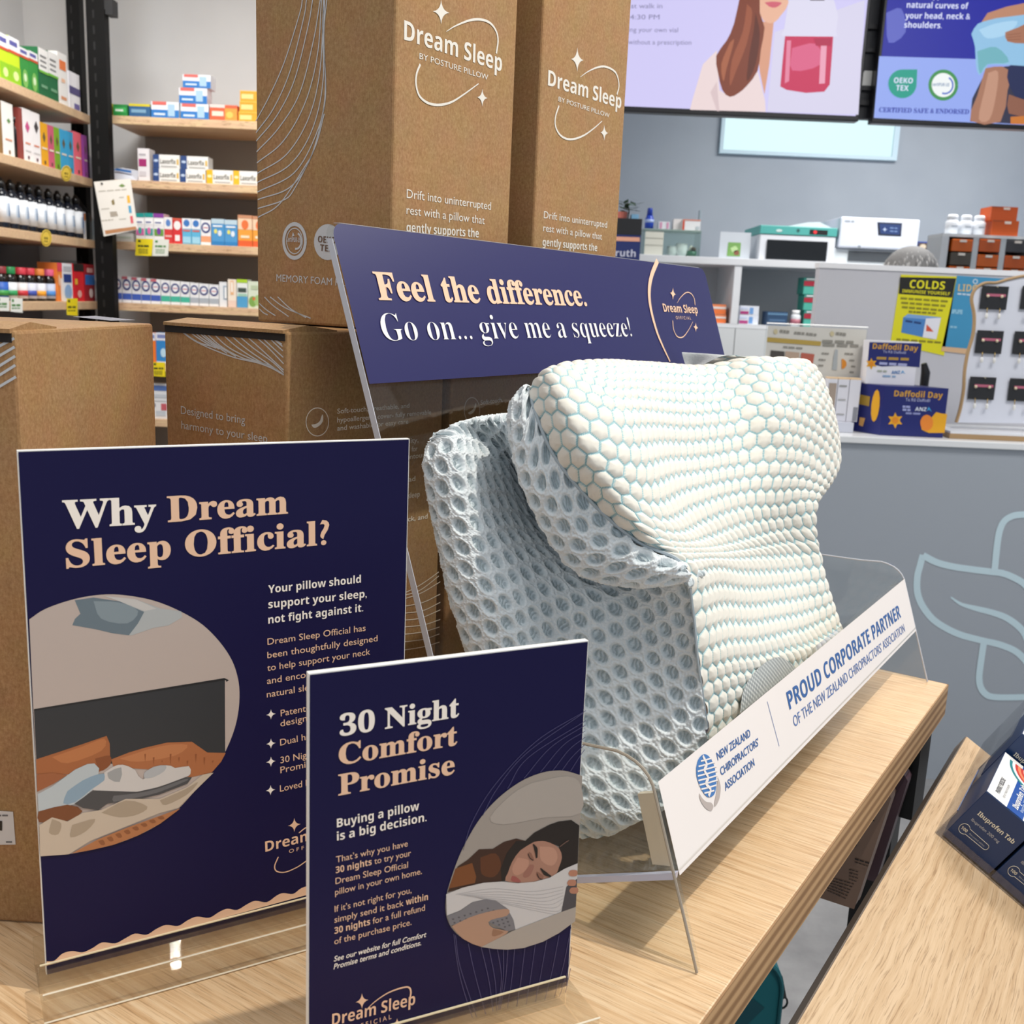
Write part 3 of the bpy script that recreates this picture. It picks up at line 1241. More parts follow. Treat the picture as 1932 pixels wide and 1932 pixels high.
toprow = [upt(966, 788, .600), upt(938, 788, .592), upt(900, 791, .577), upt(862, 799, .558), upt(826, 818, .543)]
toprow.append(toprow[-1] + U * 0.02 + V * 0.004)
side_rows.append(toprow)
side_rows.append([p + U * 0.05 + V * 0.004 for p in toprow])
side_rows = [[p + U * 0.03 - Vector((0, 0, 0.004)) for p in side_rows[0]]] + side_rows
GS = dense(side_rows, 480, 900)
NS = normals(GS)
if (NS[420, 230] @ np.array(tuple(-U))) < 0:
    NS = -NS
net(GS, NS, 'side_panel', 0.0130, t, 0.25, 220, 420)

# --- back and far end, closed against the board
def bk(s, z, d):
    return T(s, BT(z) - d, z)


bk_rows = []
for z, s0, s1 in ((0.955, 0.60, 0.98), (1.00, 0.60, 1.0), (1.06, 0.60, 1.0), (1.12, 0.60, 0.99), (1.16, 0.60, 1.01), (1.185, 0.62, 1.02), (1.205, 0.68, 1.0)):
    bk_rows.append([bk(s0 + (s1 - s0) * k / 6, z, 0.008 if z < 1.2 else 0.02) for k in range(7)])
GK = dense(bk_rows, 60, 80)
NK = normals(GK)
if (NK[40, 30] @ np.array(tuple(V))) < 0:
    NK = -NK
surf('back_panel', GK, NETM, t, {'hole': np.zeros(GK.shape[:2])})
# far end wall between the front cover and the back
fe = []
for r, z in zip(rows[2:], [p[-1].z for p in rows[2:]]):
    a = r[-1]
    b = a + V * max(0.0, (BT(a.z) - 0.012 - a.dot(V)))
    fe.append([a + (b - a) * (k / 3) + U * (0.004 * math.sin(math.pi * k / 3)) for k in range(4)])
GE = dense(fe, 40, 200)
NE = normals(GE)
surf('end_panel', GE, NETM, t, {'hole': np.zeros(GE.shape[:2])})
# small net inset low on the front cover
ins = [(1396, 1345), (1402, 1305), (1420, 1272), (1447, 1248), (1470, 1240), (1490, 1250), (1500, 1266), (1470, 1300), (1430, 1340)]
mid = spline(ins + [ins[0]], 10)
cxm, cym = 1446, 1300
GI = []
for k in range(9):
    f = k / 8
    GI.append([tuple(vpt(cxm + (a - cxm) * f, cym + (b - cym) * f, .2400 + (1300 - (cym + (b - cym) * f)) * 0.00008 - 0.0022 - 0.002 * (1 - f * f))) for a, b in mid])
GI = np.array(GI)
GI = dense([[Vector(p) for p in r] for r in GI], 160, 90)
uu = GI @ np.array(tuple(U))
zz = GI[..., 2]
tt = 2300
hol = np.clip(0.55 + 0.6 * np.sin((uu + 0.35 * zz) * 1500) * np.sin((zz - 0.4 * uu) * 900), 0, 1)
surf('net_inset', GI, attr_mat('grey_net', 'hole', [(0.0, '#e6e8e6'), (0.5, '#a9aeae'), (1.0, '#7d8487')], 0.85, 0.3), t, {'hole': hol})
# piping along the seam
sm = MB()
pts = [tuple(p) for p in seam]
sm.tube([Vector(p) - U * 0.0008 for p in spline(pts, 10)], 0.0011, M('#aab7c0', 0.8), 6)
sm.build('seam_piping', t)
# ================================================================== counter signs
def sign(lab, px, hd, fw, zb, thick=0.004):
    """px: front face corners TL TR BL in the picture; stands upright with its foot at zb"""
    tl, tr, bl = px
    p0 = onZ(bl[0], bl[1], zb)
    a = math.radians(hd)
    d = Vector((math.sin(a), math.cos(a), 0))
    n = Vector((d.y, -d.x, 0))
    f = Face(p0, n)
    q0, q1 = on(tl[0], tl[1], p0, n), on(tr[0], tr[1], p0, n)
    W = (q1 - p0).dot(d)
    h0, h1 = q0.z, q1.z
    h = (h0 + h1) / 2
    t = thing('counter_sign', lab, 'sign', (p0 + d * W / 2) * 1.0 - Vector((0, 0, zb - TZ)), math.pi / 2 - a)
    b = MB()
    zl = zb - 0.007
    low = Vector((p0.x, p0.y, zl))
    b.box(low - n * thick, d * W, n * (thick - 0.0003), Vector((0, 0, h - zl)), WHITE)
    b.build('board', t)
    b = MB()
    b.poly([low + d * 0.0005, low + d * (W - 0.0005), low + d * (W - 0.0005) + Vector((0, 0, h - zl - 0.0005)), low + d * 0.0005 + Vector((0, 0, h - zl - 0.0005))], NAVY)
    b.build('printed_face', t)
    return t, f, p0, d, n, W


def block(t, p0, d, n, x0, x1, y0, y1, h):
    """clear foot block: along d from x0 to x1, from y0 behind to y1 in front, with a ledge along the slot"""
    o = Vector((p0.x, p0.y, TZ + 0.0002))
    b = MB()
    for a, c in ((0.0008, y1), (y0, -0.0052)):
        b.box(o + d * x0 + n * a, d * (x1 - x0), n * (c - a), Vector((0, 0, h)), BLOCK)
    b.box(o + d * x0 + n * -0.0052, d * (x1 - x0), n * 0.006, Vector((0, 0, h - 0.0076)), BLOCK)
    ob = b.build('clear_foot', t, bevel=0.0006)
    b = MB()
    lz = TZ + h - 0.0002
    b.box(Vector((o.x, o.y, lz)) + d * (x0 + 0.001) + n * 0.0004, d * (x1 - x0 - 0.002), n * 0.0012, Vector((0, 0, 0.0006)), M('#e9dcbc', 0.15))
    b.build('slot_ledge', t)
    b = MB()
    for z in (TZ + 0.001, TZ + h):
        b.tube([Vector((o.x, o.y, z)) + d * x0 + n * y1, Vector((o.x, o.y, z)) + d * x1 + n * y1], 0.0005, M('#efe6d2', 0.15), 6)
    b.build('polished_edge', ob)


BIGH = 0.0175
t, f, p0, d, n, W = sign('tall navy counter sign with bedroom photo and white and peach headline', ((46, 849), (773, 829), (86, 1818)), 60, 0.21, TZ + BIGH)
block(t, p0, d, n, -0.004, W + 0.004, -0.028, 0.027, BIGH)
c = lambda pts: Q(pts, 0, 800, 2.415)
x = MB()
f.text(x, 'Why', (119, 997), (295, 986.5), 'serif', CREAM, 54)
f.text(x, 'Dream', (316, 984.5), (543, 968), 'serif', PEACH, 49)
f.text(x, 'Sleep Official?', (125, 1071), (621, 1026), 'serif', PEACH, 52)
x.build('headline_lettering', t)
x = MB()
f.text(x, 'Your pillow should', (506, 1119), (680.5, 1099), 'bold', CREAM, 14.5)
f.text(x, 'support your sleep,', (506, 1147.5), (691.5, 1126.5), 'bold', CREAM, 14.5)
f.text(x, 'not fight against it.', (506, 1176.5), (685, 1153), 'bold', CREAM, 14.5)
for s, a, b_ in (('Dream Sleep Official has', (504.6, 1216.5), (689.4, 1189.7)), ('been thoughtfully designed', (504.3, 1241.9), (711.9, 1209.3)),
                 ('to help support your neck', (504, 1265.8), (698, 1234.6)), ('and encourage', (503.6, 1290.4), (620, 1271)), ('natural sleep', (503.2, 1315.8), (601, 1299))):
    f.text(x, s, a, b_, 'sans', PEACH, 12.5)
for px in ((510.9, 1347.5), (510.9, 1402.5), (510.9, 1436.6), (510.2, 1490.4)):
    f.star(x, px[0], px[1], 9, 9.5, CREAM, 0.0003, -0.15)
for s, a, b_ in (('Patented', (529.5, 1351.3), (594, 1338.5)), ('design', (529, 1370.8), (579, 1360)), ('Dual height', (528.6, 1406.5), (613, 1387.5)),
                 ('30 Nights', (529, 1440), (600, 1425)), ('Promise', (529, 1458.7), (594, 1443.7)), ('Loved by', (528, 1493.5), (592, 1479.5))):
    f.text(x, s, a, b_, 'sans', PEACH, 12.5)
x.build('text_lettering', t)
x = MB()
f.star(x, 555, 1556, 12, 13, PEACH, 0.0003, -0.15)
f.text(x, 'Dream Sleep', (500.5, 1606.8), (668, 1563), 'bold', PEACH, 19)
f.text(x, 'O F F I C I A L', (545, 1609.3), (620, 1590), 'sans', PEACH, 7)
f.line(x, Q([(1690, 915), (1668, 970), (1680, 1002), (1730, 1008), (1800, 980), (1862, 938), (1930, 880)], 0, 1332, 3.22), 0.0007, PEACH)
f.line(x, Q([(1815, 770), (1862, 735), (1960, 690), (2050, 690), (2080, 760)], 0, 1332, 3.22), 0.0007, PEACH)
x.build('emblem', t)
x = MB()
wv = [(284, 1550), (330, 1545), (380, 1502), (440, 1487), (500, 1495), (560, 1470), (620, 1435), (700, 1440), (760, 1410), (820, 1381), (890, 1388), (950, 1352), (1010, 1328), (1080, 1335), (1140, 1300),
      (1195, 1278), (1270, 1285), (1330, 1250), (1380, 1230), (1440, 1237), (1500, 1203), (1550, 1182), (1620, 1190), (1680, 1150), (1720, 1135), (1780, 1140), (1830, 1105), (1900, 1085), (1950, 1090), (2020, 1050), (2080, 1035)]
f.poly(x, Q([(a, b_) for a, b_ in [tuple(k) for k in spline(wv, 4)]] + [(2080, 1082), (1865, 1146), (1200, 1328), (280, 1578)], 0, 1332, 3.22), PEACH)
x.build('wave_band', t)
x = MB()
c = lambda pts: Q(pts, 40, 1080, 3.45)
lay = [0.0003]


def ink(col, pts, sm=4):
    lay[0] += 0.000015
    f.poly(x, c(pts), M(col, 0.45), lay[0], sm)


ell = [(52, 305), (150, 240), (300, 185), (450, 152), (600, 142), (760, 160), (900, 195), (1050, 260), (1180, 340), (1290, 450), (1370, 570), (1410, 690), (1420, 800), (1410, 920), (1380, 1040), (1320, 1180),
       (1240, 1300), (1140, 1410), (1020, 1540), (900, 1635), (760, 1710), (600, 1770), (450, 1805), (300, 1832), (122, 1845)]
f.poly(x, [tuple(k) for k in spline(c(ell), 4)], M('#bfb0a8', 0.45), lay[0])
ink('#303236', [(82, 895), (1325, 690), (1327, 1172), (580, 1245), (97, 1215)], 0)
ink('#1c1d20', [(82, 888), (1322, 686), (1352, 700), (1335, 712), (1330, 700), (84, 900)], 0)
ink('#6b7a84', [(348, 180), (470, 162), (640, 187), (800, 256), (760, 330), (700, 408), (600, 396), (480, 368), (332, 342), (350, 300), (385, 268)], 0)
ink('#87959d', [(470, 185), (640, 195), (760, 250), (690, 330), (520, 300)], 3)
ink('#b3b7b8', [(640, 187), (740, 172), (900, 232), (1040, 252), (1048, 290), (960, 343), (860, 360), (720, 408), (700, 408), (760, 330), (800, 256)], 0)
ink('#c9c6c3', [(540, 152), (740, 172), (880, 235), (800, 250), (640, 187)], 0)
ink('#a8653b', [(96, 1215), (250, 1165), (400, 1115), (555, 1062), (575, 1110), (580, 1250), (510, 1295), (300, 1312), (99, 1310)], 0)
ink('#bd7748', [(200, 1200), (400, 1130), (540, 1080), (520, 1160), (300, 1240)], 3)
ink('#8a4e2b', [(480, 1210), (575, 1190), (578, 1250), (510, 1290)], 3)
ink('#b06c42', [(585, 1215), (700, 1170), (800, 1140), (950, 1105), (1110, 1100), (1210, 1170), (1330, 1173), (1300, 1230), (1240, 1300), (1100, 1332), (900, 1285), (600, 1265)], 0)
ink('#c17d50', [(640, 1210), (900, 1130), (1080, 1120), (1000, 1190), (760, 1230)], 3)
for i in range(9):
    ink('#955530', [(800 + i * 55, 1180 + (i % 3) * 22), (812 + i * 55, 1178 + (i % 3) * 22), (806 + i * 55, 1235 + (i % 2) * 20)], 0)
ink('#a0603c', [(99, 1312), (200, 1302), (300, 1315), (210, 1372), (102, 1425)], 0)
ink('#bcc5ca', [(106, 1440), (200, 1390), (350, 1280), (430, 1244), (475, 1240), (506, 1272), (500, 1315), (560, 1312), (565, 1335), (480, 1400), (350, 1505), (112, 1560)], 0)
ink('#8da6ba', [(300, 1420), (400, 1350), (500, 1310), (558, 1312), (560, 1340), (460, 1405), (350, 1492), (272, 1500)], 2)
ink('#d2cdca', [(538, 1300), (600, 1260), (660, 1248), (740, 1282), (790, 1345), (940, 1252), (1000, 1270), (1090, 1258), (1100, 1308), (1060, 1332), (900, 1390), (750, 1424), (500, 1420), (470, 1402), (540, 1350)], 2)
ink('#a3a4a5', [(560, 1300), (650, 1265), (640, 1360), (570, 1340)], 2)
ink('#b5b7ba', [(800, 1300), (860, 1262), (940, 1252), (930, 1290), (860, 1330), (800, 1335)], 2)
ink('#4b4b4e', [(345, 1502), (470, 1415), (620, 1420), (750, 1425), (900, 1392), (1060, 1332), (1110, 1330), (1080, 1372), (900, 1442), (750, 1476), (560, 1502), (500, 1545), (400, 1530)], 0)
ink('#6a6a6d', [(600, 1450), (760, 1432), (900, 1400), (1050, 1345), (1080, 1350), (900, 1425), (750, 1462), (600, 1490)], 2)
ink('#7d4a2b', [(112, 1552), (300, 1508), (398, 1550), (300, 1612), (117, 1622)], 2)
ink('#cbbba9', [(118, 1640), (200, 1590), (300, 1617), (400, 1560), (520, 1542), (680, 1470), (900, 1470), (1080, 1392), (1180, 1312), (1250, 1300), (1140, 1408), (1020, 1530), (900, 1562), (700, 1642), (450, 1742), (310, 1830), (122, 1844)], 0)
for p in ([(200, 1600), (260, 1630), (240, 1700), (180, 1690)], [(520, 1560), (680, 1480), (820, 1520), (760, 1570), (640, 1590)], [(900, 1480), (1060, 1410), (1150, 1360), (1080, 1440), (940, 1510)], [(330, 1640), (480, 1600), (420, 1680), (320, 1720)]):
    ink('#ad9c88', p, 3)
ink('#b5774d', [(330, 1824), (420, 1775), (500, 1732), (700, 1652), (900, 1580), (1035, 1532), (900, 1633), (760, 1708), (600, 1768), (450, 1803)], 0)
for i in range(8):
    ink('#935a37', [(500 + i * 55, 1745 - i * 22), (530 + i * 55, 1735 - i * 22), (545 + i * 55, 1765 - i * 24), (520 + i * 55, 1770 - i * 24)], 2)
x.build('photo_print', t)

# small sign
t, f, p0, d, n, W = sign('small navy counter sign with photo of a sleeping woman, standing nearest the camera', ((592, 1273), (1111, 1207), (581, 1975)), 64, 0.148, TZ + 0.0175)
q0 = onZ(1132, 1920, TZ + 0.0175)
k0 = (q0 - p0).dot(d)
block(t, p0, d, n, -0.004, k0, -0.020, (q0 - p0).dot(n), 0.0175)
x = MB()
f.text(x, '30 Night', (640.5, 1388.5), (866, 1351.5), 'serif', CREAM, 40)
f.text(x, 'Comfort', (638.8, 1443), (862.5, 1404.5), 'serif', PEACH, 40)
f.text(x, 'Promise', (638, 1500.3), (857.5, 1459), 'serif', PEACH, 40)
x.build('headline_lettering', t)
x = MB()
for s, a, b_, st, m_, cp in (('Buying a pillow', (635.5, 1560.8), (790.5, 1527.5), 'bold', CREAM, 16), ('is a big decision.', (635.5, 1585.6), (804.5, 1548.4), 'bold', CREAM, 16),
                             ("That’s why you have", (634, 1627), (769, 1596), 'sans', PEACH, 12), ('30 nights', (633.2, 1647.1), (701, 1631), 'bold', PEACH, 12),
                             ('to try your', (706, 1630), (775, 1614), 'sans', PEACH, 12), ('Dream Sleep Official', (632.8, 1667.7), (769.4, 1636.2), 'sans', PEACH, 12),
                             ('pillow in your own home.', (632, 1688.4), (795.5, 1648.3), 'sans', PEACH, 12), ("If it’s not right for you,", (631.2, 1720.3), (776, 1684), 'sans', PEACH, 12),
                             ('simply send it back', (630.8, 1740.5), (761, 1708.5), 'sans', PEACH, 12), ('within', (765.5, 1707.4), (807, 1697), 'bold', PEACH, 12),
                             ('30 nights', (630.8, 1761.5), (698, 1744), 'bold', PEACH, 12), ('for a full refund', (703, 1742.7), (801.3, 1717.2), 'sans', PEACH, 12),
                             ('of the purchase price.', (630.5, 1781.4), (776, 1744.4), 'sans', PEACH, 12)):
    f.text(x, s, a, b_, st, m_, cp)
f.text(x, 'See our website for full Comfort', (629.3, 1813.7), (803, 1767), 'med', CREAM, 10, 0.0003, 0.22)
f.text(x, 'Promise terms and conditions.', (629, 1828.3), (794, 1782.6), 'med', CREAM, 10, 0.0003, 0.22)
x.build('text_lettering', t)
x = MB()
f.star(x, 682.6, 1888, 12, 15, PEACH, 0.0003, -0.2)
f.text(x, 'Dream Sleep', (626, 1935), (782.7, 1894.3), 'bold', PEACH, 22)
f.text(x, 'O F F I C I A L', (668, 1943), (738, 1921.5), 'sans', PEACH, 9)
c = lambda pts: Q(pts, 560, 1180, 2.569)
f.line(x, c([(335, 1862), (380, 1820), (440, 1780), (500, 1757), (540, 1752), (552, 1775), (545, 1815)]), [0.0004, 0.0009, 0.0009], PEACH)
f.star(x, 560 + 485 / 2.569, 1180 + 1925 / 2.569, 8, 9, PEACH, 0.0003, -0.2)
x.build('emblem', t)
x = MB()
LN = M('#4b4874', 0.4)
for p in ([(805, 1090), (850, 950), (960, 770), (1160, 560), (1400, 412)], [(900, 920), (970, 790), (1110, 620), (1385, 425)], [(1020, 790), (1120, 640), (1400, 460)], [(1100, 740), (1230, 590), (1400, 480)],
          [(1180, 710), (1290, 580), (1398, 510)], [(1240, 702), (1320, 600), (1398, 540)], [(1285, 700), (1330, 640), (1396, 575)], [(1325, 706), (1360, 650), (1394, 600)],
          [(760, 1495), (775, 1620), (800, 1740), (850, 1900)], [(768, 1500), (790, 1650), (870, 1895)], [(830, 1540), (860, 1680), (915, 1885)], [(892, 1555), (930, 1720), (950, 1870)], [(930, 1560), (960, 1720), (968, 1865)],
          [(970, 1562), (990, 1700), (975, 1862)], [(1000, 1565), (1000, 1700), (980, 1862)], [(1022, 1566), (1010, 1720), (985, 1860)], [(1055, 1562), (1040, 1720), (1020, 1852)], [(1105, 1555), (1085, 1720), (1065, 1845)],
          [(1155, 1542), (1130, 1720), (1110, 1835)], [(1210, 1525), (1180, 1700), (1155, 1825)], [(1270, 1500), (1235, 1680), (1200, 1815)], [(1328, 1460), (1290, 1650), (1245, 1805)], [(1330, 1560), (1310, 1680), (1270, 1800)], [(1326, 1660), (1300, 1780)]):
    f.line(x, c(p), 0.00035, LN)
x.build('fine_lines', t)
x = MB()
c = lambda pts: Q(pts, 820, 1430, 3.85)
lay[0] = 0.0004
out = [(1071, 128), (960, 95), (880, 90), (780, 105), (650, 155), (520, 240), (400, 350), (300, 480), (210, 640), (150, 780), (92, 960), (78, 1060), (85, 1150), (120, 1230), (190, 1300), (300, 1350), (420, 1380), (520, 1387),
       (640, 1375), (780, 1330), (900, 1265), (1016, 1180)]
f.poly(x, [tuple(k) for k in spline(c(out), 4)], M('#9f968e', 0.45), 0.0003)
ink('#aba29a', [(700, 180), (960, 130), (1060, 200), (1055, 400), (800, 430), (500, 480), (400, 430), (560, 260)], 3)
ink('#3c2317', [(92, 972), (125, 880), (165, 785), (240, 735), (320, 660), (420, 657), (500, 607), (590, 582), (660, 600), (700, 640), (560, 760), (510, 890), (300, 915)], 0)
ink('#7a4722', [(100, 945), (150, 800), (270, 760), (300, 860), (290, 905)], 0)
ink('#5c3319', [(330, 720), (440, 690), (480, 780), (430, 860), (340, 840)], 3)
ink('#1d1614', [(655, 600), (720, 540), (830, 482), (900, 458), (990, 448), (1048, 488), (1036, 762), (960, 805), (880, 840), (900, 740), (900, 640), (830, 612), (720, 606), (620, 665), (560, 745), (510, 890), (485, 890), (478, 800), (520, 690), (590, 600)], 0)
ink('#a87c69', [(720, 606), (780, 600), (835, 613), (900, 652), (922, 720), (900, 790), (880, 838), (830, 862), (760, 884), (680, 902), (590, 902), (510, 888), (530, 830), (560, 752), (620, 668)], 2)
ink('#bb8d78', [(760, 640), (860, 650), (890, 720), (850, 780), (770, 740)], 3)
ink('#bb8b76', [(600, 720), (680, 740), (660, 810), (590, 850), (560, 800)], 3)
ink('#99685a', [(690, 770), (720, 780), (690, 850), (650, 866), (640, 840)], 3)
ink('#9d5650', [(560, 852), (590, 860), (625, 895), (590, 900), (550, 885)], 2)
ink('#8c6150', [(680, 680), (700, 730), (720, 740), (700, 690)], 2)
ink('#8c6150', [(740, 820), (790, 855), (770, 880), (735, 850)], 2)
for p in ([(712, 622), (732, 660), (738, 722)], [(765, 797), (800, 835), (842, 858)], ):
    f.line(x, c(p), [0.0006, 0.0020, 0.0008], M('#1d1614', 0.5), lay[0] + 0.0001)
for p in ([(675, 690), (688, 722), (712, 740)], [(740, 835), (755, 868), (785, 882)]):
    f.line(x, c(p), 0.0005, M('#3a2420', 0.5), lay[0] + 0.0001)
f.line(x, c([(905, 640), (945, 610), (970, 595)]), 0.0006, M('#6b5148', 0.5), lay[0] + 0.0001)
lay[0] += 0.0001
ink('#cdc9c8', [(80, 985), (200, 937), (350, 902), (480, 893), (600, 905), (720, 895), (830, 866), (940, 800), (1035, 760), (1028, 950), (1020, 1080), (920, 1112), (580, 1245), (570, 1180), (520, 1085), (440, 1032), (370, 1020), (270, 1042), (180, 1103), (85, 1140)], 0)
for i in range(8):
    f.line(x, c([(150 + i * 20, 985 + i * 3), (420 + i * 40, 945 + i * 22), (700 + i * 30, 965 + i * 24), (930, 930 + i * 22)]), 0.0003, M('#b4b0b0', 0.5), lay[0] + 0.00005)
lay[0] += 0.0001
ink('#7b797e', [(85, 1140), (180, 1105), (270, 1042), (370, 1020), (440, 1030), (525, 1090), (568, 1170), (583, 1243), (520, 1252), (380, 1182), (150, 1202), (108, 1212)], 0)
for i in range(5):
    for j in range(11):
        a, b_ = 130 + j * 42 + i * 10, 1165 - j * 13 + i * 26 + (j > 6) * (j - 6) * 28
        if b_ > 1050 and a < 550 and b_ < 1230:
            f.disc(x, *c([(a, b_)])[0], 2.2, 1.7, M('#56545a', 0.5), lay[0] + 0.000008, 8)
ink('#4a474c', [(952, 930), (1030, 872), (1021, 1075), (916, 1112)], 0)
ink('#b28c75', [(120, 1216), (250, 1152), (380, 1112), (500, 1090), (540, 1102), (520, 1140), (440, 1160), (385, 1185), (420, 1230), (530, 1252), (480, 1292), (400, 1332), (335, 1366), (200, 1306)], 2)
ink('#987058', [(420, 1235), (500, 1258), (430, 1290), (410, 1275)], 2)
for a, b_ in ((1002, 832), (992, 902), (1008, 958)):
    ink('#b47d65', [(a - 36, b_), (a - 20, b_ - 22), (a + 26, b_ - 20), (a + 24, b_ + 18), (a - 22, b_ + 20)], 3)
ink('#aca299', [(335, 1366), (400, 1332), (480, 1292), (560, 1250), (916, 1112), (1021, 1075), (1015, 1180), (900, 1264), (780, 1329), (640, 1374), (520, 1386), (420, 1379)], 0)
x.build('photo_print', t)

# ================================================================== brown cartons
BH_ = 0.352
ZT = TZ + BH_


def carton(lab, s0, s1, t0, t1, z0, frame=None, flap=True, grp='brown pillow cartons'):
    """frame: (origin, along, across) of an own heading, else the table's"""
    o, a, b_ = frame or (Vector((0, 0, 0)), U, V)
    P = lambda s, q, z: o + a * s + b_ * q + Vector((0, 0, z))
    rz = math.atan2(a.y, a.x)
    t = thing('pillow_carton', lab, 'carton', P((s0 + s1) / 2, (t0 + t1) / 2, z0), rz, grp)
    w = 0.003
    m = MB()
    m.box(P(s0, t0, z0 + 0.0004), a * (s1 - s0), b_ * (t1 - t0), Vector((0, 0, BH_ - 0.001)), KRAFT)
    m.build('carton_body', t, bevel=0.002)
    if flap:
        m = MB()
        m.box(P(s0 - 0.0008, t0 + 0.002, z0 + BH_ - 0.0070), a * 0.004, b_ * (t1 - t0 - 0.004), Vector((0, 0, 0.0048)), M('#1a1310', 0.8))
        m.build('flap_gap_shade', t)  # solid dark strip on the face, painted shade of the open flap gap
        m = MB()
        m.prism([P(s0 - 0.002, t0 + 0.002, z0 + BH_ - 0.002), P(s0 - 0.002, t0 + 0.002, z0 + BH_ + 0.0002), P(s0 + 0.02, t0 + 0.002, z0 + BH_ + 0.0035), P(s0 + 0.05, t0 + 0.002, z0 + BH_ + 0.0002), P(s0 + 0.05, t0 + 0.002, z0 + BH_ - 0.002)], b_ * (t1 - t0 - 0.004), KRAFT)
        m.build('top_flap', t)
    return t, P


def front_logo(f, x, ox, oy, k, dream, by, arcU, arcL, s1, s2, cap, capby):
    c = lambda pts: Q(pts, ox, oy, k)
    f.star(x, *c([s1[0]])[0], s1[1] / k, s1[2] / k, BOXPRINT, 0.0004, 0.1)
    f.star(x, *c([s2[0]])[0], s2[1] / k, s2[2] / k, BOXPRINT, 0.0004, 0.1)
    f.text(x, 'Dream Sleep', *c(dream), 'bold', BOXPRINT, cap)
    f.text(x, 'BY POSTURE PILLOW', *c(by), 'sans', BOXPRINT, capby)
    f.line(x, c(arcU), [0.0004, 0.0018, 0.0018, 0.0018], BOXPRINT, 0.0004)
    f.line(x, c(arcL), [0.0018, 0.0018, 0.0018, 0.0008], BOXPRINT, 0.0004)


# upper pair, standing on the lower row
tA, P = carton('tall brown carton with moon and star emblem, upper row left', 0.605, 0.760, 0.513, 0.657, ZT, flap=False)
f = Face(P(0, 0.513, 0), -V)
x = MB()
front_logo(f, x, 470, 0, 3.864, [(1128, 288), (1840, 522)], [(1240, 428), (1740, 585)],
           [(1435, 230), (1500, 190), (1600, 150), (1680, 142), (1750, 165), (1795, 220), (1812, 290), (1800, 390)],
           [(1245, 468), (1218, 540), (1215, 620), (1240, 700), (1300, 750), (1380, 765), (1470, 745), (1560, 690), (1670, 610)], ((1397, 88), 60, 88), ((1697, 712), 38, 65), 36, 11.5)
for s, a, b_, st in (('Drift into uninterrupted', (766.8, 373.2), (925.5, 396), 'sans'), ('rest with a pillow that', (766.3, 403.7), (913.8, 423), 'sans'), ('gently supports the', (766.3, 437.2), (902.7, 448.2), 'bold')):
    f.text(x, s, a, b_, st, BOXPRINT, 17)
x.build('front_print', tA)
f = Face(P(0.605, 0, 0), -U)
x = MB()
SIL = M('#c9ccd0', 0.35)
c = lambda pts: Q(pts, 470, 0, 3.864)
for p in ([(50, 885), (150, 700), (260, 450), (370, 100), (390, 0)], [(52, 968), (180, 790), (300, 520), (400, 130), (420, 0)], [(54, 1028), (200, 850), (330, 590), (430, 200), (465, 0)],
          [(56, 1108), (220, 930), (370, 680), (470, 300), (520, 0)], [(58, 1188), (250, 1030), (410, 750), (500, 400), (530, 0)], [(60, 1265), (280, 1120), (440, 850), (520, 500), (545, 0)],
          [(61, 1330), (300, 1200), (460, 950), (540, 600), (537, 200), (548, 0)], [(62, 1400), (330, 1260), (490, 980), (555, 700), (547, 250), (568, 0)], [(65, 1455), (300, 1365), (450, 1150), (545, 800), (560, 600), (545, 300), (553, 0)],
          [(66, 1520), (250, 1460), (330, 1380), (480, 1080), (550, 830)], [(67, 1585), (230, 1480), (430, 1180), (455, 1140)]):
    f.line(x, c(p), 0.0009, SIL)
k2 = lambda pts: Q(pts, 280, 560, 4.83)
for p in ([(1060, 2), (1140, 80), (1280, 180)], [(1110, 0), (1250, 100), (1480, 195)], [(1180, 0), (1300, 110), (1440, 190)], [(1012, 60), (1080, 120), (1160, 172)], [(1014, 110), (1050, 145), (1090, 165)]):
    f.line(x, k2(p), 0.0009, SIL)
cc = c([(333, 1757)])[0]
f.ring(x, cc[0], cc[1], 20.5, 32, 0.0030, SIL)
f.ring(x, cc[0], cc[1], 15, 24, 0.0008, SIL)
f.text(x, 'CertiPUR-US', (cc[0] - 15, cc[1] + 1), (cc[0] + 12, cc[1] + 3), 'bold', SIL, 9, 0.0005)
f.ring(x, cc[0] + 3, cc[1], 10, 15, 0.0016, SIL, 0.0004, 20, -70, 100)
f.poly(x, [(cc[0] - 5, cc[1] - 8), (cc[0] - 3, cc[1] - 17), (cc[0], cc[1] - 10)], SIL)
cc = c([(575, 1765)])[0]
f.disc(x, cc[0], cc[1], 26, 34, SIL)
f.text(x, 'OEKO', (600.5, 457), (634, 460), 'bold', M('#6b5140'), 12, 0.0006)
f.text(x, 'TEX', (604.5, 473), (630, 476), 'bold', M('#6b5140'), 12, 0.0006)
f.poly(x, [(668, 428), (716, 431), (718, 440), (668, 470)], SIL)
f.text(x, 'MEMORY FOAM PILLOW', (522, 530.5), (690, 543), 'sans', SIL, 13.5)
x.build('side_print', tA)

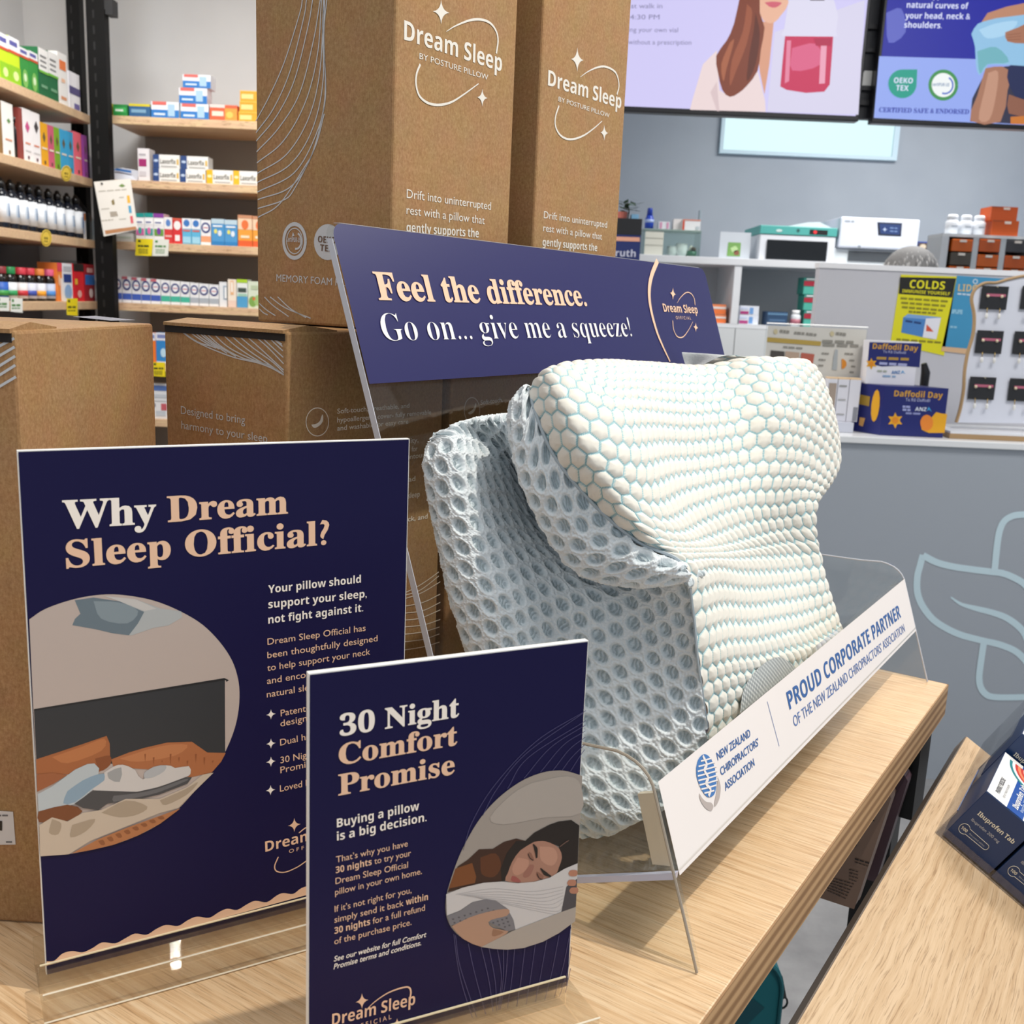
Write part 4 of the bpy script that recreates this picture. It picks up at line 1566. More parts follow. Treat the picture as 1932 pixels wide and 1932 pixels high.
tB, P = carton('tall brown carton with moon and star emblem, upper row right beside the wall screens', 0.800, 0.958, 0.513, 0.657, ZT, flap=False)
f = Face(P(0, 0.513, 0), -V)
x = MB()
front_logo(f, x, 900, 0, 3.864, [(515, 622), (1048, 792)], [(592, 737), (963, 858)],
           [(750, 562), (810, 520), (880, 490), (940, 488), (1000, 520), (1025, 570), (1032, 630), (1018, 690)],
           [(595, 770), (570, 850), (570, 920), (600, 980), (650, 1012), (710, 1012), (780, 985), (850, 935), (910, 882)], ((728, 435), 45, 88), ((925, 968), 28, 57), 29, 9)
for s, a, b_, st in (('Drift into uninterrupted', (1025.5, 411.5), (1144.6, 430), 'sans'), ('rest with a pillow that', (1024.2, 436), (1135, 452.4), 'sans'), ('gently supports the', (1023, 463.3), (1126, 474), 'bold')):
    f.text(x, s, a, b_, st, BOXPRINT, 14)
x.build('front_print', tB)

# lower row behind the stand
t2, P = carton('brown carton with fan of white lines under its lifted flap, lower row left', 0.498, 0.672, 0.512, 0.640, TZ)
f = Face(P(0.498, 0, 0), -U)
x = MB()
for p in ([(240, 250), (330, 330), (450, 410), (570, 450)], [(300, 245), (420, 350), (560, 440), (620, 468)], [(340, 248), (480, 370), (650, 478)], [(380, 250), (540, 390), (720, 515)], [(405, 252), (600, 420), (800, 543)],
          [(455, 256), (650, 440), (850, 553), (1000, 592)], [(530, 264), (720, 450), (950, 570), (1100, 622)], [(605, 270), (800, 450), (1020, 590), (1180, 665)], [(670, 274), (880, 460), (1080, 600), (1235, 708)],
          [(740, 280), (950, 460), (1130, 590), (1235, 690)], [(810, 286), (1000, 450), (1235, 668)], [(890, 292), (1080, 450), (1235, 610)], [(960, 297), (1100, 430), (1232, 552)], [(1030, 302), (1130, 400), (1228, 492)],
          [(1060, 304), (1140, 380), (1224, 452)], [(1095, 307), (1160, 390), (1220, 432)], [(240, 250), (330, 335), (450, 415), (620, 492), (800, 557), (1000, 602), (1130, 652), (1236, 712)]):
    f.line(x, k2(p), 0.0009, SIL)
f.text(x, 'Designed to bring', (342, 780.5), (463, 799.8), 'sans', SIL, 15)
f.text(x, 'harmony to your sleep', (343, 808.4), (505, 835), 'sans', SIL, 15)
x.build('side_print', t2)
f = Face(P(0, 0.512, 0), -V)
x = MB()
TAN = M('#efe4d6', 0.5)
f.ring(x, 598.2, 796, 21.3, 26.5, 0.0007, TAN)
f.poly(x, k2([(1482, 1165), (1500, 1190), (1530, 1190), (1570, 1160), (1590, 1120), (1585, 1070), (1570, 1100), (1560, 1130), (1530, 1155)]), TAN, 0.0003, 3)
for s, a, b_, st in (('Soft-touch, breathable, and', (635.6, 780.4), (771.8, 769), 'med'), ('hypoallergenic cover- fully removable', (635.6, 797), (812.8, 781.4), 'med'), ('and washable for easy care', (635.6, 812.5), (769.8, 799), 'med'),
                     ('quality,', (752, 838.5), (789, 834), 'med'), ('for', (776, 852), (787, 850.5), 'med'), ('contour', (760, 868), (801, 862), 'med'), ('head', (756, 911), (783, 907), 'med'), ('sleep', (769, 940.5), (791, 937), 'bold'),
                     ('back, and', (756, 986), (806, 978), 'med')):
    f.text(x, s, a, b_, st, TAN, 9.5)
k3 = lambda pts: Q(pts, 720, 800, 3.865)
for p in ([(100, 1250), (165, 1230), (250, 1190), (330, 1140), (415, 1078)], [(100, 1270), (160, 1250), (280, 1210), (415, 1108)], [(100, 1290), (160, 1275), (290, 1230), (425, 1150)], [(100, 1340), (155, 1330), (300, 1300), (425, 1240)],
          [(100, 1388), (155, 1380), (300, 1360), (425, 1300)], [(100, 1435), (150, 1430), (280, 1415), (425, 1355)], [(100, 1485), (150, 1480), (300, 1465), (425, 1425)], [(100, 1540), (145, 1535), (300, 1515), (420, 1480)],
          [(100, 1595), (140, 1590), (300, 1570), (420, 1530)], [(100, 1655), (140, 1650), (300, 1625), (420, 1590)]):
    f.line(x, k3(p), 0.0008, TAN)
x.build('front_print', t2)
t3, P = carton('brown carton half hidden behind the clear back board, second of the lower row', 0.684, 0.858, 0.512, 0.650, TZ, flap=False)
f = Face(P(0, 0.512, 0), -V)
x = MB()
f.ring(x, 890, 774, 14.5, 24, 0.0007, TAN)
f.poly(x, [(882, 779), (886, 782), (893, 778), (898, 768), (897, 760), (892, 772)], TAN, 0.0003, 3)
f.text(x, 'Soft-touch,', (906, 764), (948, 758), 'med', TAN, 9)
x.build('front_print', t3)
carton('brown carton at the far end of the lower row, behind the pillow', 0.872, 1.046, 0.512, 0.650, TZ, flap=False)
# carton on the left, turned to the aisle
o1 = onZ(90, 1745, TZ)
o1.z = 0
fa = Vector((math.sin(math.radians(2)), math.cos(math.radians(2)), 0))
fb = Vector((-fa.y, fa.x, 0))
t1, P = carton('brown carton with a plain lit side and open end flap, left of the big sign', 0.0, 0.190, 0.0, 0.22, TZ, (o1, fa, fb))
f = Face(o1, -fa)
x = MB()
c = lambda pts: Q(pts, 0, 560, 6.0375)
for p in ([(-60, 600), (0, 560), (165, 472)], [(-60, 715), (0, 670), (170, 570)], [(-60, 830), (0, 785), (175, 675)], [(-60, 930), (0, 890), (178, 778)], [(-60, 1060), (0, 1020), (185, 910)]):
    f.line(x, c(p), 0.0014, SIL)
x.build('side_print', t1)
x = MB()
f.poly(x, [(-40, 1527), (25, 1531), (30, 1593), (-40, 1594)], M('#d9d8da', 0.5))
for i in range(5):
    f.line(x, [(-26 + i * 7, 1548), (-26 + i * 7, 1566)], 0.0009 * (1 + i % 3), BLACK, 0.0006, 0)
f.bars(x, (-6, 1538), (18, 1538), 0.0010, M('#6e6e72'), 2)
f.bars(x, (12, 1588), (26, 1588), 0.0010, M('#6e6e72'), 1)
x.build('price_sticker', t1)
f = Face(Vector((0, 0, ZT + 0.0002)), Vector((0, 0, 1)))
x = MB()
f.poly(x, [(137, 598.2), (180, 596.5), (256, 604.5), (210, 605.8)], M('#353250', 0.5), 0.0003)
x.build('top_label', t1)
# ================================================================== room shell
def struct(name, mb, **k):
    o = mb.build(name, **k)
    o['kind'] = 'structure'
    return o


WALLM = plaster('pale_wall', '#cfcfd0', '#d8d8d8')
GREYW = plaster('blue_grey_wall', '#9aa2ad', '#a3abb5')
struct('floor', MB().abox((-2.3, -1.6, -0.05), (3.4, 6.25, 0), concrete()))
struct('ceiling', MB().abox((-2.3, -1.6, 3.0), (3.4, 6.25, 3.05), M('#e4e4e4', 0.8)))
struct('wall_left', MB().abox((-2.35, -1.6, 0), (-2.28, 6.25, 3.0), WALLM))
struct('wall_back', MB().abox((-2.28, 4.92, 0), (0.25, 5.0, 3.0), WALLM))
struct('wall_return', MB().abox((0.17, 5.0, 0), (0.25, 6.2, 3.0), GREYW))
struct('wall_dispensary', MB().abox((0.25, 6.2, 0), (3.4, 6.27, 3.0), GREYW))
struct('wall_right', MB().abox((3.35, 2.0, 0), (3.42, 6.2, 3.0), GREYW))

# lit high window on the dispensary wall
f = Face((0, 6.199, 0), (0, -1, 0))
a, b_ = onY(1368, 222, 6.19), onY(1690, 301, 6.19)
x0, x1, z0, z1 = a.x, b_.x - 0.03, b_.z + 0.012, a.z + 0.02
wt = thing('window_1', None, None, ((x0 + x1) / 2, 6.18, z0))
wt['kind'] = 'structure'
MB().abox((x0, 6.185, z0), (x1, 6.197, z1), M('#dcfcff', emit=1.0)).build('pane', wt)
m = MB()
for p in (((x0 - 0.02, 6.17, z0 - 0.02), (x1 + 0.03, 6.199, z0)), ((x0 - 0.02, 6.17, z1), (x1 + 0.03, 6.199, z1 + 0.02)), ((x0 - 0.02, 6.17, z0), (x0, 6.199, z1)), ((x1, 6.17, z0), (x1 + 0.03, 6.199, z1))):
    m.abox(*p, M('#c3dbe8', 0.5))
m.build('window_frame', wt)

# ================================================================== shelving on the back wall
YB, SHB = 4.55, [1.9916, 1.7337, 1.4784, 1.2181, 0.9610, 0.7143, 0.40]
t = thing('shelving_unit', 'dark-backed shelving with beech shelves along the back wall, behind the cartons', 'shelving', (-0.75, 4.72, 0))
MB().abox((-1.74, 4.895, 0.0), (0.16, 4.915, 1.97), M('#8f8880', 0.6)).build('back_panel', t)
for z in SHB:
    MB().abox((-1.76, YB, z - 0.033), (0.16, 4.893, z), SHELFWOOD).build('shelf', t, bevel=0.002)
MB().abox((-1.72, 4.62, 0), (0.12, 4.88, 0.12), BLACK).build('plinth', t)
# left shelving, at a right angle
XL, YE = -1.86, 4.60
t = thing('shelving_unit', 'beech shelves running along the left wall, ending at the black posts', 'shelving', (-2.05, 3.9, 0))
MB().abox((-2.27, 2.6, 0.0), (-2.25, 4.90, 1.97), M('#77767a', 0.6)).build('back_panel', t)
for z in SHB:
    MB().abox((-2.248, 2.6, z - 0.033), (XL, YE, z), SHELFWOOD).build('shelf', t, bevel=0.002)
MB().abox((-2.2, 2.65, 0), (-1.9, 4.5, 0.12), BLACK).build('plinth', t)
for (x, y, w_, d_, zt_, lab) in ((-1.795, 4.42, 0.075, 0.045, 2.93, 'tall black post at the corner between the two shelf runs'), (-1.957, 4.615, 0.054, 0.05, 2.93, 'black post set back against the left wall, behind the shelf ends')):
    t = thing('shelving_post', lab, 'post', (x, y, 0), 0, 'black shelving posts')
    MB().abox((x, y, 0), (x + w_, y + d_, zt_), M('#060607', 0.6, spec=0.2)).build('upright', t)
    m = MB()
    for i in range(40):
        m.abox((x + w_ * 0.35, y - 0.0012, 0.3 + i * 0.06), (x + w_ * 0.45, y - 0.0002, 0.33 + i * 0.06), M('#08080a', 0.6))
    m.build('slots', t)
    if x > -1.9:
        m = MB()
        zb_ = onY(215, 28, 4.42).z
        m.abox((x + w_, y, zb_ + 0.02), (x + w_ + 0.03, y + 0.05, zb_ + 0.055), M('#15161a', 0.5))
        m.abox((x + w_ + 0.004, y - 0.002, zb_), (x + w_ + 0.034, y + 0.055, zb_ + 0.06), M('#15161a', 0.5))
        m.build('bracket', t)
        m = MB()
        m.tube([(x + 0.05, y - 0.002, 1.70), (x + 0.05, y - 0.03, 1.70)], 0.004, M('#15161a', 0.5), 6)
        m.build('peg', t)

# ------------------------------------------------------------------ packs
def front_prints(m, P, prints):
    k = 0.0008
    for pr in prints:
        u0, v0, u1, v1, c = pr[:5]
        v0 = max(v0, 0.012)
        k += 0.0003
        if len(pr) > 5 and pr[5] == 'o':
            n = 18
            m.poly([P((u0 + u1) / 2 + (u1 - u0) / 2 * math.cos(2 * math.pi * i / n), (v0 + v1) / 2 + (v1 - v0) / 2 * math.sin(2 * math.pi * i / n), k) for i in range(n)], M(c))
        elif len(pr) > 5 and pr[5] == 'd':
            m.poly([P((u0 + u1) / 2, v0, k), P(u1, (v0 + v1) / 2, k), P((u0 + u1) / 2, v1, k), P(u0, (v0 + v1) / 2, k)], M(c))
        elif len(pr) > 5:
            vs, fs, g0, g1 = glyphs(pr[5], 'bold')
            m.mesh([P(u0 + (x - g0) / (g1 - g0) * (u1 - u0), v0 + y / 0.72 * (v1 - v0), k) for x, y in vs], fs, M(c))
        else:
            m.poly([P(u0, v0, k), P(u1, v0, k), P(u1, v1, k), P(u0, v1, k)], M(c))


def pack(lab, x0, x1, yt, z, col, prints=(), group=None, Y=None, depth=0.07, name='medicine_box', cat='medicine box', top=None):
    """carton facing the camera; x0, x1, yt read off the picture, standing on height z"""
    Y = Y or YB + 0.03
    xa, xb = onY(x0, yt + 20, Y).x, onY(x1, yt + 20, Y).x - 0.0006
    zt_ = onY((x0 + x1) / 2, yt, Y).z
    m = MB()
    m.abox((xa, Y, z + 0.0003), (xb, Y + depth, zt_), M(col))
    if top:
        m.abox((xa, Y, zt_), (xb, Y + depth, zt_ + 0.001), M(top))
    front_prints(m, lambda u, v, k: (xa + (xb - xa) * u, Y - k, z + (zt_ - z) * v), prints)
    return tag(m.build(name, origin=((xa + xb) / 2, Y + depth / 2, z)), lab, cat, group)


def lpack(lab, x0, x1, yt, z, col, prints=(), group=None, X=XL - 0.02, depth=0.08, name='medicine_box', cat='medicine box'):
    """carton on the left run, facing the aisle"""
    ya, yb = onX(x0, yt + 20, X).y, onX(x1, yt + 20, X).y - 0.0006
    zt_ = onX((x0 + x1) / 2, yt, X).z
    m = MB()
    m.abox((X - depth, ya, z + 0.0003), (X, yb, zt_), M(col))
    front_prints(m, lambda u, v, k: (X + k, ya + (yb - ya) * u, z + (zt_ - z) * v), prints)
    return tag(m.build(name, origin=(X - depth / 2, (ya + yb) / 2, z)), lab, cat, group)


z = SHB[0]
g = 'packs on the top back shelf'
pack('yellow pack on the top back shelf, next to the black post', 200, 210, 194, z, '#d8c41c', (), g)
pack('green pack on the top back shelf, small and wide', 214, 241, 197, z, '#1f8a3c', ((.1, .35, .9, .75, '#3fae58'), (.15, .45, .7, .6, '#e8f3e8')), g)
pack('dark blue pack with yellow lid band on the top back shelf', 244, 284, 196, z, '#2a5f8f', ((0, .82, 1, 1, '#d8c92c'), (.1, .35, .8, .6, '#7ba7c4')), g)
BLU3 = ((0, 0, 1, .52, '#2377c4'), (.05, .8, .55, 1, '#dd6a62'), (.6, .15, .85, .85, '#a9cbe6'), (.1, .2, .5, .32, '#d5e6f5'))
pack('blue and white pack with red tab on the top back shelf, left of the stack', 285.5, 338, 192, z, '#e9eef4', BLU3, g)
zz = z
for i, (x0, x1, yt, w_) in enumerate(((341, 394, 196, 'lowest'), (338, 391, 166, 'middle one'), (345, 398, 141, 'topmost'))):
    o = pack('blue and white pack with red tab, %s of the stack of three' % w_, x0, x1, yt, zz, '#e9eef4', BLU3, g)
    zz = onY((x0 + x1) / 2, yt, YB + 0.03).z
pack('red and orange pack on the top back shelf, right of the blue stack', 396, 448, 198, z, '#e2603a', ((0, .82, .55, 1, '#e9d6cf'), (.55, 0, 1, .8, '#ef9a3c'), (.08, .3, .5, .6, '#f3d9c9'), (.6, .2, .85, .6, '#f6c35a', 'o')), g)
zz = z
for i, (x0, yt, w_) in enumerate(((450, 212, 'lowest'), (452, 192, 'middle one'), (453, 172, 'topmost'))):
    pack('amber pack beside the tall carton, %s of the stack of three' % w_, x0, x0 + 56, yt, zz, '#f0a520', ((.05, .25, .45, .7, '#f7d68a'), (0, .9, 1, 1, '#f6bf4a')), g)
    zz = onY(x0 + 20, yt, YB + 0.03).z

z = SHB[1]
g = 'packs on the second back shelf'
m = MB()
xa, xb = onY(209, 330, YB + 0.04).x, onY(262, 330, YB + 0.04).x
zt_ = onY(230, 316, YB + 0.04).z
m.prism([(xa, YB + 0.035, z + 0.0005), (xb - 0.005, YB + 0.035, z + 0.0005), (xb, YB + 0.04, zt_ - 0.01), (xa + 0.05, YB + 0.06, zt_), (xa + 0.005, YB + 0.05, zt_ - 0.004)], (0, 0.05, 0), M('#d5d9e2'))
m.poly([(xa + 0.01, YB + 0.0335, zt_ - 0.012), (xb - 0.03, YB + 0.0335, zt_ - 0.022), (xb - 0.03, YB + 0.0335, zt_ - 0.012), (xa + 0.03, YB + 0.0335, zt_ - 0.004)], M('#3a6fb0'))
tag(m.build('soft_pack', origin=((xa + xb) / 2, YB + 0.06, z), bevel=0.004), 'soft white and blue pouch lying at the left end of the second back shelf', 'pouch', g)
pack('tall white pack with magenta square on the second back shelf', 260, 282, 280, z, '#e8e4e6', ((.08, .45, .75, .68, '#a3236b'), (.12, .78, .7, .84, '#b9b3b8'), (.12, .15, .7, .3, '#cfc9cd')), g)
LQ = ((0, 0, .23, 1, '#24447e'), (.03, .45, .2, .65, '#b9cbe4', 'o'), (.27, .35, .86, .68, '#5d5a50', 'Laxorfix'), (.9, .3, .97, .7, '#d9b24a'), (.3, .12, .9, .2, '#b5b5b2'))
LY = ((0, 0, .23, 1, '#f2b81c'), (.03, .45, .2, .65, '#f8e6b0', 'o'), (.27, .35, .86, .68, '#5d5a50', 'Laxorfix'), (.9, .3, .97, .7, '#d9b24a'), (.3, .12, .9, .2, '#b5b5b2'))
z2 = onY(315, 318, YB + 0.03).z
pack('white pack with navy end, lower left of the stack of four', 289, 339, 318, z, '#efeeea', LQ, g)
pack('white pack with navy end, lower right of the stack of four', 340, 388, 320, z, '#efeeea', LQ, g)
pack('white pack with navy end, upper left of the stack of four', 289, 339, 292, z2, '#efeeea', LQ, g)
pack('white pack with navy end, upper right of the stack of four', 341, 393, 295, z2, '#efeeea', LQ, g)
pack('white pack with yellow end, first right of the navy stack', 390, 440, 321, z, '#efeeea', LY, g)
pack('white pack with yellow end, touching the tall carton', 440.5, 490, 323, z, '#efeeea', LY, g)

z = SHB[2]
g = 'packs on the third back shelf'
pack('pale pack half hidden behind the hanging leaflet', 214, 252, 440, z, '#cfd0cb', ((.1, .4, .9, .6, '#b9c2b2'),), g)
W3 = lambda a, c, d: ((0, .86, 1, 1, a), (.1, .62, .9, .8, '#ffffff'), (.15, .66, .75, .72, '#7a7fa6'), (.05, .25, .95, .48, c), (.3, .28, .7, .52, d, 'o'), (0, 0, 1, .14, '#eceaea'))
pack('slim white pack with teal top and pink flower, right of the hanging leaflet', 256, 272.5, 402, z, '#f1eff0', W3('#1f9a94', '#d567a8', '#3aa9a0'), g)
pack('slim white pack with teal top and green flower', 273, 289.5, 402, z, '#f1eff0', W3('#1f9a94', '#3aa39a', '#e16db0'), g)
pack('slim white pack with violet top and violet flower', 290, 309.5, 403, z, '#f1eff0', W3('#8a3fa0', '#6a9f3a', '#7d3aa0'), g)
pack('red and white pack with round blue seal', 310, 325.5, 410, z, '#d93a3a', ((0, .55, 1, 1, '#f1f0f0'), (.2, .65, .8, .92, '#5b86c8', 'o'), (.1, .25, .9, .32, '#f0b9b4')), g)
pack('red pack with white square, next to the pale blue pair', 326, 343.5, 412, z, '#d93034', ((.12, .55, .88, .9, '#f3f1ef', 'o'), (.25, .12, .75, .35, '#f3eeee'), (0, .93, 1, 1, '#e0604a')), g)
LBL = ((0, .6, 1, 1, '#eef1f4'), (.15, .68, .85, .95, '#3a78c0', 'o'), (.1, .5, .9, .56, '#d8685a'), (.05, .05, .95, .3, '#9fd3ea'))
pack('pale blue and white pack with two seals, left of its pair', 344, 361, 412, z, '#5fb6dc', LBL, g)
pack('pale blue and white pack with two seals, right of its pair', 361.5, 378.5, 413, z, '#5fb6dc', LBL, g)
RNG = lambda c: ((0, 0, 1, .36, c), (0, 0, 1, .12, '#eef0f2'), (.04, .48, .96, .90, '#23337a', 'o'), (.2, .55, .8, .83, '#eef0f4', 'o'), (.25, .67, .75, .71, '#c56a78'))
pack('white pack with navy ring and peach base', 379, 398, 415, z, '#eceef0', RNG('#e8a277'), g)
BF = ((0, .82, 1, 1, '#bcd3df'), (0, 0, 1, .16, '#2a7fbf'), (.2, .45, .45, .62, '#e8e06a', 'o'), (.5, .36, .8, .58, '#dfe9f2', 'o'), (.12, .7, .85, .76, '#eef4f8'))
pack('blue pack with yellow flowers, left of its pair', 399, 423.5, 413, z, '#4b97cf', BF, g)
pack('blue pack with yellow flowers, right of its pair', 424, 448, 415, z, '#4b97cf', BF, g)
OF = ((0, .55, 1, 1, '#f2cfae'), (0, 0, 1, .2, '#e05f2c'), (.25, .55, .75, .85, '#e8743a', 'o'), (.2, .28, .8, .36, '#f8e2c0'), (0, .9, 1, 1, '#c98d6a'))
pack('orange and cream pack on the third back shelf', 449, 476, 406, z, '#f0a13a', OF, g)
pack('orange and cream pack cut off by the tall carton', 477, 500, 408, z, '#f0a13a', OF, g)

z = SHB[3]
g = 'ringed packs on the fourth back shelf'
xs = [(214, 230), (231, 248), (249, 266), (267, 284), (285, 303), (304, 321), (322, 340), (341, 358), (359, 375), (376, 394), (395, 413)]
for i, (x0, x1) in enumerate(xs):
    c, w_ = [('#3f5fb8', 'blue'), ('#43b59c', 'green'), ('#aab3bd', 'grey')][0 if i < 5 else 1 if i < 8 else 2]
    pack('white pack with navy ring and %s base, in a row of like packs' % w_, x0, x1, 520 + (i * 1.7), z, '#eceef0', RNG(c) + (((0, .9, .6, 1, '#c96b78'),) if i < 5 else ()), 'navy ringed packs with %s base' % w_, depth=0.06)
g = 'packs on the fourth back shelf'
pack('white pack with half a navy ring at the end of the ringed row', 414, 428, 532, z, '#e6e9ec', ((.55, .3, 1, .85, '#8d9fb3'), (.7, .35, 1, .8, '#eef1f2')), g)
pack('cream pack with peach trim, right of the ringed row', 430, 446, 527, z, '#f1e4d3', ((.3, .45, .7, .95, '#e9b98a'), (.38, .55, .62, .9, '#f6efe4'), (0, 0, 1, .25, '#e9cfc0')), g)
pack('white and blue pack with lime lid', 447, 467, 527, z, '#e8ece8', ((0, 0, 1, .4, '#4f9fd0'), (0, .88, 1, 1, '#a8cf2c'), (.1, .55, .9, .7, '#3c4a45'), (.1, .4, .95, .5, '#9fc8b5')), g)
pack('pale green pack with leaf drawing beside the tall carton', 468, 496, 531, z, '#d8e2cc', ((.05, .05, .6, .45, '#7ba650', 'o'), (.4, .1, .95, .5, '#9fc27a', 'o'), (.3, .3, .5, .42, '#d9683a', 'o'), (.2, .7, .8, .85, '#b9c9a8')), g)
z = SHB[4]
pack('orange and blue pack seen between the two lower cartons', 275, 294, 628, z, '#ee7a2c', ((0, .75, 1, 1, '#e8eaf2'), (.1, .82, .9, .94, '#7a86b8')), None)
pack('blue and white pack seen between the two lower cartons', 294.5, 322, 628, z, '#2f86cc', ((0, .75, 1, 1, '#e8eaf2'), (.1, .82, .9, .94, '#7a86b8'), (.3, .2, .7, .5, '#bfe0f2', 'o'), (0, 0, 1, .06, '#eef0f2')), None)
z = SHB[5]
pack('white pack with blue heading, upper of two between the lower cartons', 276, 322, 724, onY(300, 757, YB + 0.03).z, '#e4e6ea', ((.2, .6, .95, .9, '#5573b0'), (.1, .2, .9, .4, '#c6ccd4')), None)
pack('white pack with red print, lower of two between the lower cartons', 276, 322, 758, z, '#e9e9eb', ((.62, .5, .85, .9, '#c8606a'), (.4, .15, .8, .45, '#c3ccd6'), (.2, .7, .4, .9, '#8a9096')), None)


# tags on shelf edges
def shelf_tag(lab, pts, col, Y=YB - 0.004, heading='#2d3a1a', word=None):
    P = [onY(a, c, Y) for a, c in pts]
    m = MB()
    m.prism(P, (0, 0.0012, 0), M(col))
    f = Face((0, Y, 0), (0, -1, 0))
    (ax, ay), (bx, by) = pts[0], pts[2]
    w_ = bx - ax
    h_ = by - ay
    f.line(m, [(ax + w_ * 0.12, ay + h_ * .14), (ax + w_ * 0.3, ay + h_ * .15)], 0.009, M(heading), 0.0008, 0)
    f.bars(m, (ax + w_ * .12, ay + h_ * .42), (bx - w_ * .12, ay + h_ * .44), 0.008, M(heading), 3, 0.0008)
    for k in (.62, .72, .82):
        f.bars(m, (ax + w_ * .15, ay + h_ * k), (bx - w_ * .2, ay + h_ * (k + .01)), 0.003, M(heading), 4, 0.0008)
    c = sum(P, Vector()) / 4
    return tag(m.build('shelf_tag', origin=c), lab, 'price tag', 'shelf tags')


shelf_tag('yellow shelf tag under the third back shelf', [(257, 450), (289, 451), (286, 483), (255, 482)], '#f2dc1c')
shelf_tag('white shelf tag beside the yellow one under the third back shelf', [(289.5, 451), (319, 452), (317, 483), (287, 483)], '#e4e6dc', heading='#4f8a4a')
shelf_tag('yellow shelf tag seen between the two lower cartons', [(287, 683), (311, 684), (312, 711), (286, 709)], '#f0d818')

# ------------------------------------------------------------------ left run
z = SHB[0]
g = 'packs on the top left shelf'
LIME = ((0, .72, 1, 1, '#eeeef0'), (.1, .82, .8, .92, '#5a5aa0'), (0, .66, 1, .72, '#d0502c'), (0, 0, 1, .4, '#8fc41c'), (.3, .1, .8, .3, '#d8ec9a', 'o'))
lpack('lime green pack with white top at the left frame edge', -3, 15, 64, z, '#c6e01c', LIME, g)
lpack('lime green pack with white top, next to the dark green packs', 15.5, 36, 72, z, '#c6e01c', LIME, g)
GRN = ((0, .82, 1, 1, '#eeeef0'), (.1, .87, .8, .95, '#5a5aa0'), (0, .76, 1, .82, '#c8502c'), (.2, .05, .8, .5, '#7bb85a', 'o'), (.35, .2, .65, .4, '#d5e8c0', 'o'))
lpack('green leafy pack with white top, left of its pair', 36.5, 54, 92, z, '#2f8f3a', GRN, g)
lpack('green leafy pack with white top, right of its pair', 54.5, 71, 99, z, '#2f8f3a', GRN, g)
DG = ((0, .55, 1, 1, '#ecebe8'), (.15, .62, .8, .66, '#7a7a7a'), (.15, .72, .8, .76, '#7a7a7a'), (.15, .82, .8, .86, '#7a7a7a'), (.15, .2, .8, .26, '#6fa07c'), (0, .5, 1, .55, '#6fb83a'))
lpack('dark green pack with white upper half, left of its pair', 72, 90, 93, z, '#15653a', DG, g)
lpack('dark green pack with white upper half, right of its pair', 90.5, 108, 100, z, '#15653a', DG, g)
lpack('white pack with orange square on the top left shelf', 109, 126, 101, z, '#efece8', ((.15, .68, .85, .86, '#e8793a'), (.2, .12, .8, .18, '#d8936a'), (.3, .45, .7, .52, '#efc0a0')), g)
lpack('white pack with violet band at the end of the top left shelf', 130, 150, 138, z, '#ebe9ee', ((0, .42, 1, .62, '#4a3f78'), (.4, .05, .9, .2, '#6a5fa0')), g)
z = SHB[1]
g = 'packs on the second left shelf'
lpack('brown pack edge at the left frame edge, second left shelf', -8, 2, 190, z, '#8a6a40', (), g)
lpack('slim white pack with green leaf, second left shelf', 3, 24, 194, z, '#f0eeea', ((.4, .62, .75, .72, '#5f8f4a', 'd'), (.2, .3, .8, .33, '#d8936a'), (.45, .05, .6, .12, '#8a6a4a')), g)
m = MB()
c = onX(28.5, 260, XL - 0.04)
m.lathe((c.x, c.y, z + 0.0004), [(0.013, 0), (0.013, 0.10), (0.011, 0.112), (0.009, 0.118), (0.009, 0.13), (0.011, 0.13), (0.011, 0.15), (0.007, 0.152), (0.005, 0.18)], M('#17161a', 0.25), 14)
tag(m.build('dropper_bottle', smooth=True, origin=(c.x, c.y, z)), 'black dropper bottle standing between the white packs, second left shelf', 'bottle')
lpack('rust red pack standing behind the white diamond packs', 35, 42, 204, z, '#8f3f38', (), g)
DIA = ((.25, .55, .8, .78, '#c9518a', 'd'), (.2, .34, .8, .37, '#e08a6a'), (.15, .2, .85, .22, '#c9c6c6'), (.4, .06, .6, .12, '#6a4a5a'))
lpack('white pack with pink diamond, left of its pair', 42.5, 58, 206, z, '#f3f0f0', DIA, g)
lpack('white pack with pink diamond, right of its pair', 58.5, 75, 213, z, '#f3f0f0', ((.3, .6, .8, .85, '#3f3a3c', 'd'),) + DIA[1:], g)
for lab, x0, x1, yt, c in (('amber slim pack on the second left shelf', 75.5, 89.5, 232, '#e8a81c'), ('rose slim pack on the second left shelf', 90, 101.5, 237, '#cf5f7a'), ('leaf green slim pack on the second left shelf', 102, 112.5, 241, '#7fae2c'),
                           ('sky blue slim pack, left of its pair on the second left shelf', 113, 126, 245, '#3fa8d8'), ('sky blue slim pack, right of its pair on the second left shelf', 126.5, 138, 249, '#3fa8d8'),
                           ('coral pink slim pack on the second left shelf', 139.5, 153, 250, '#ee6a7c'), ('violet slim pack at the end of the second left shelf', 157, 164, 256, '#a84fae')):
    lpack(lab, x0, x1, yt, z, c, ((.3, .55, .7, .8, '#00000022'[:7] if False else '#6b5a3a', 'd'), (.15, .4, .85, .44, '#efe3d0'), (.4, .06, .6, .14, '#5a4a3a')), g)

z = SHB[2]
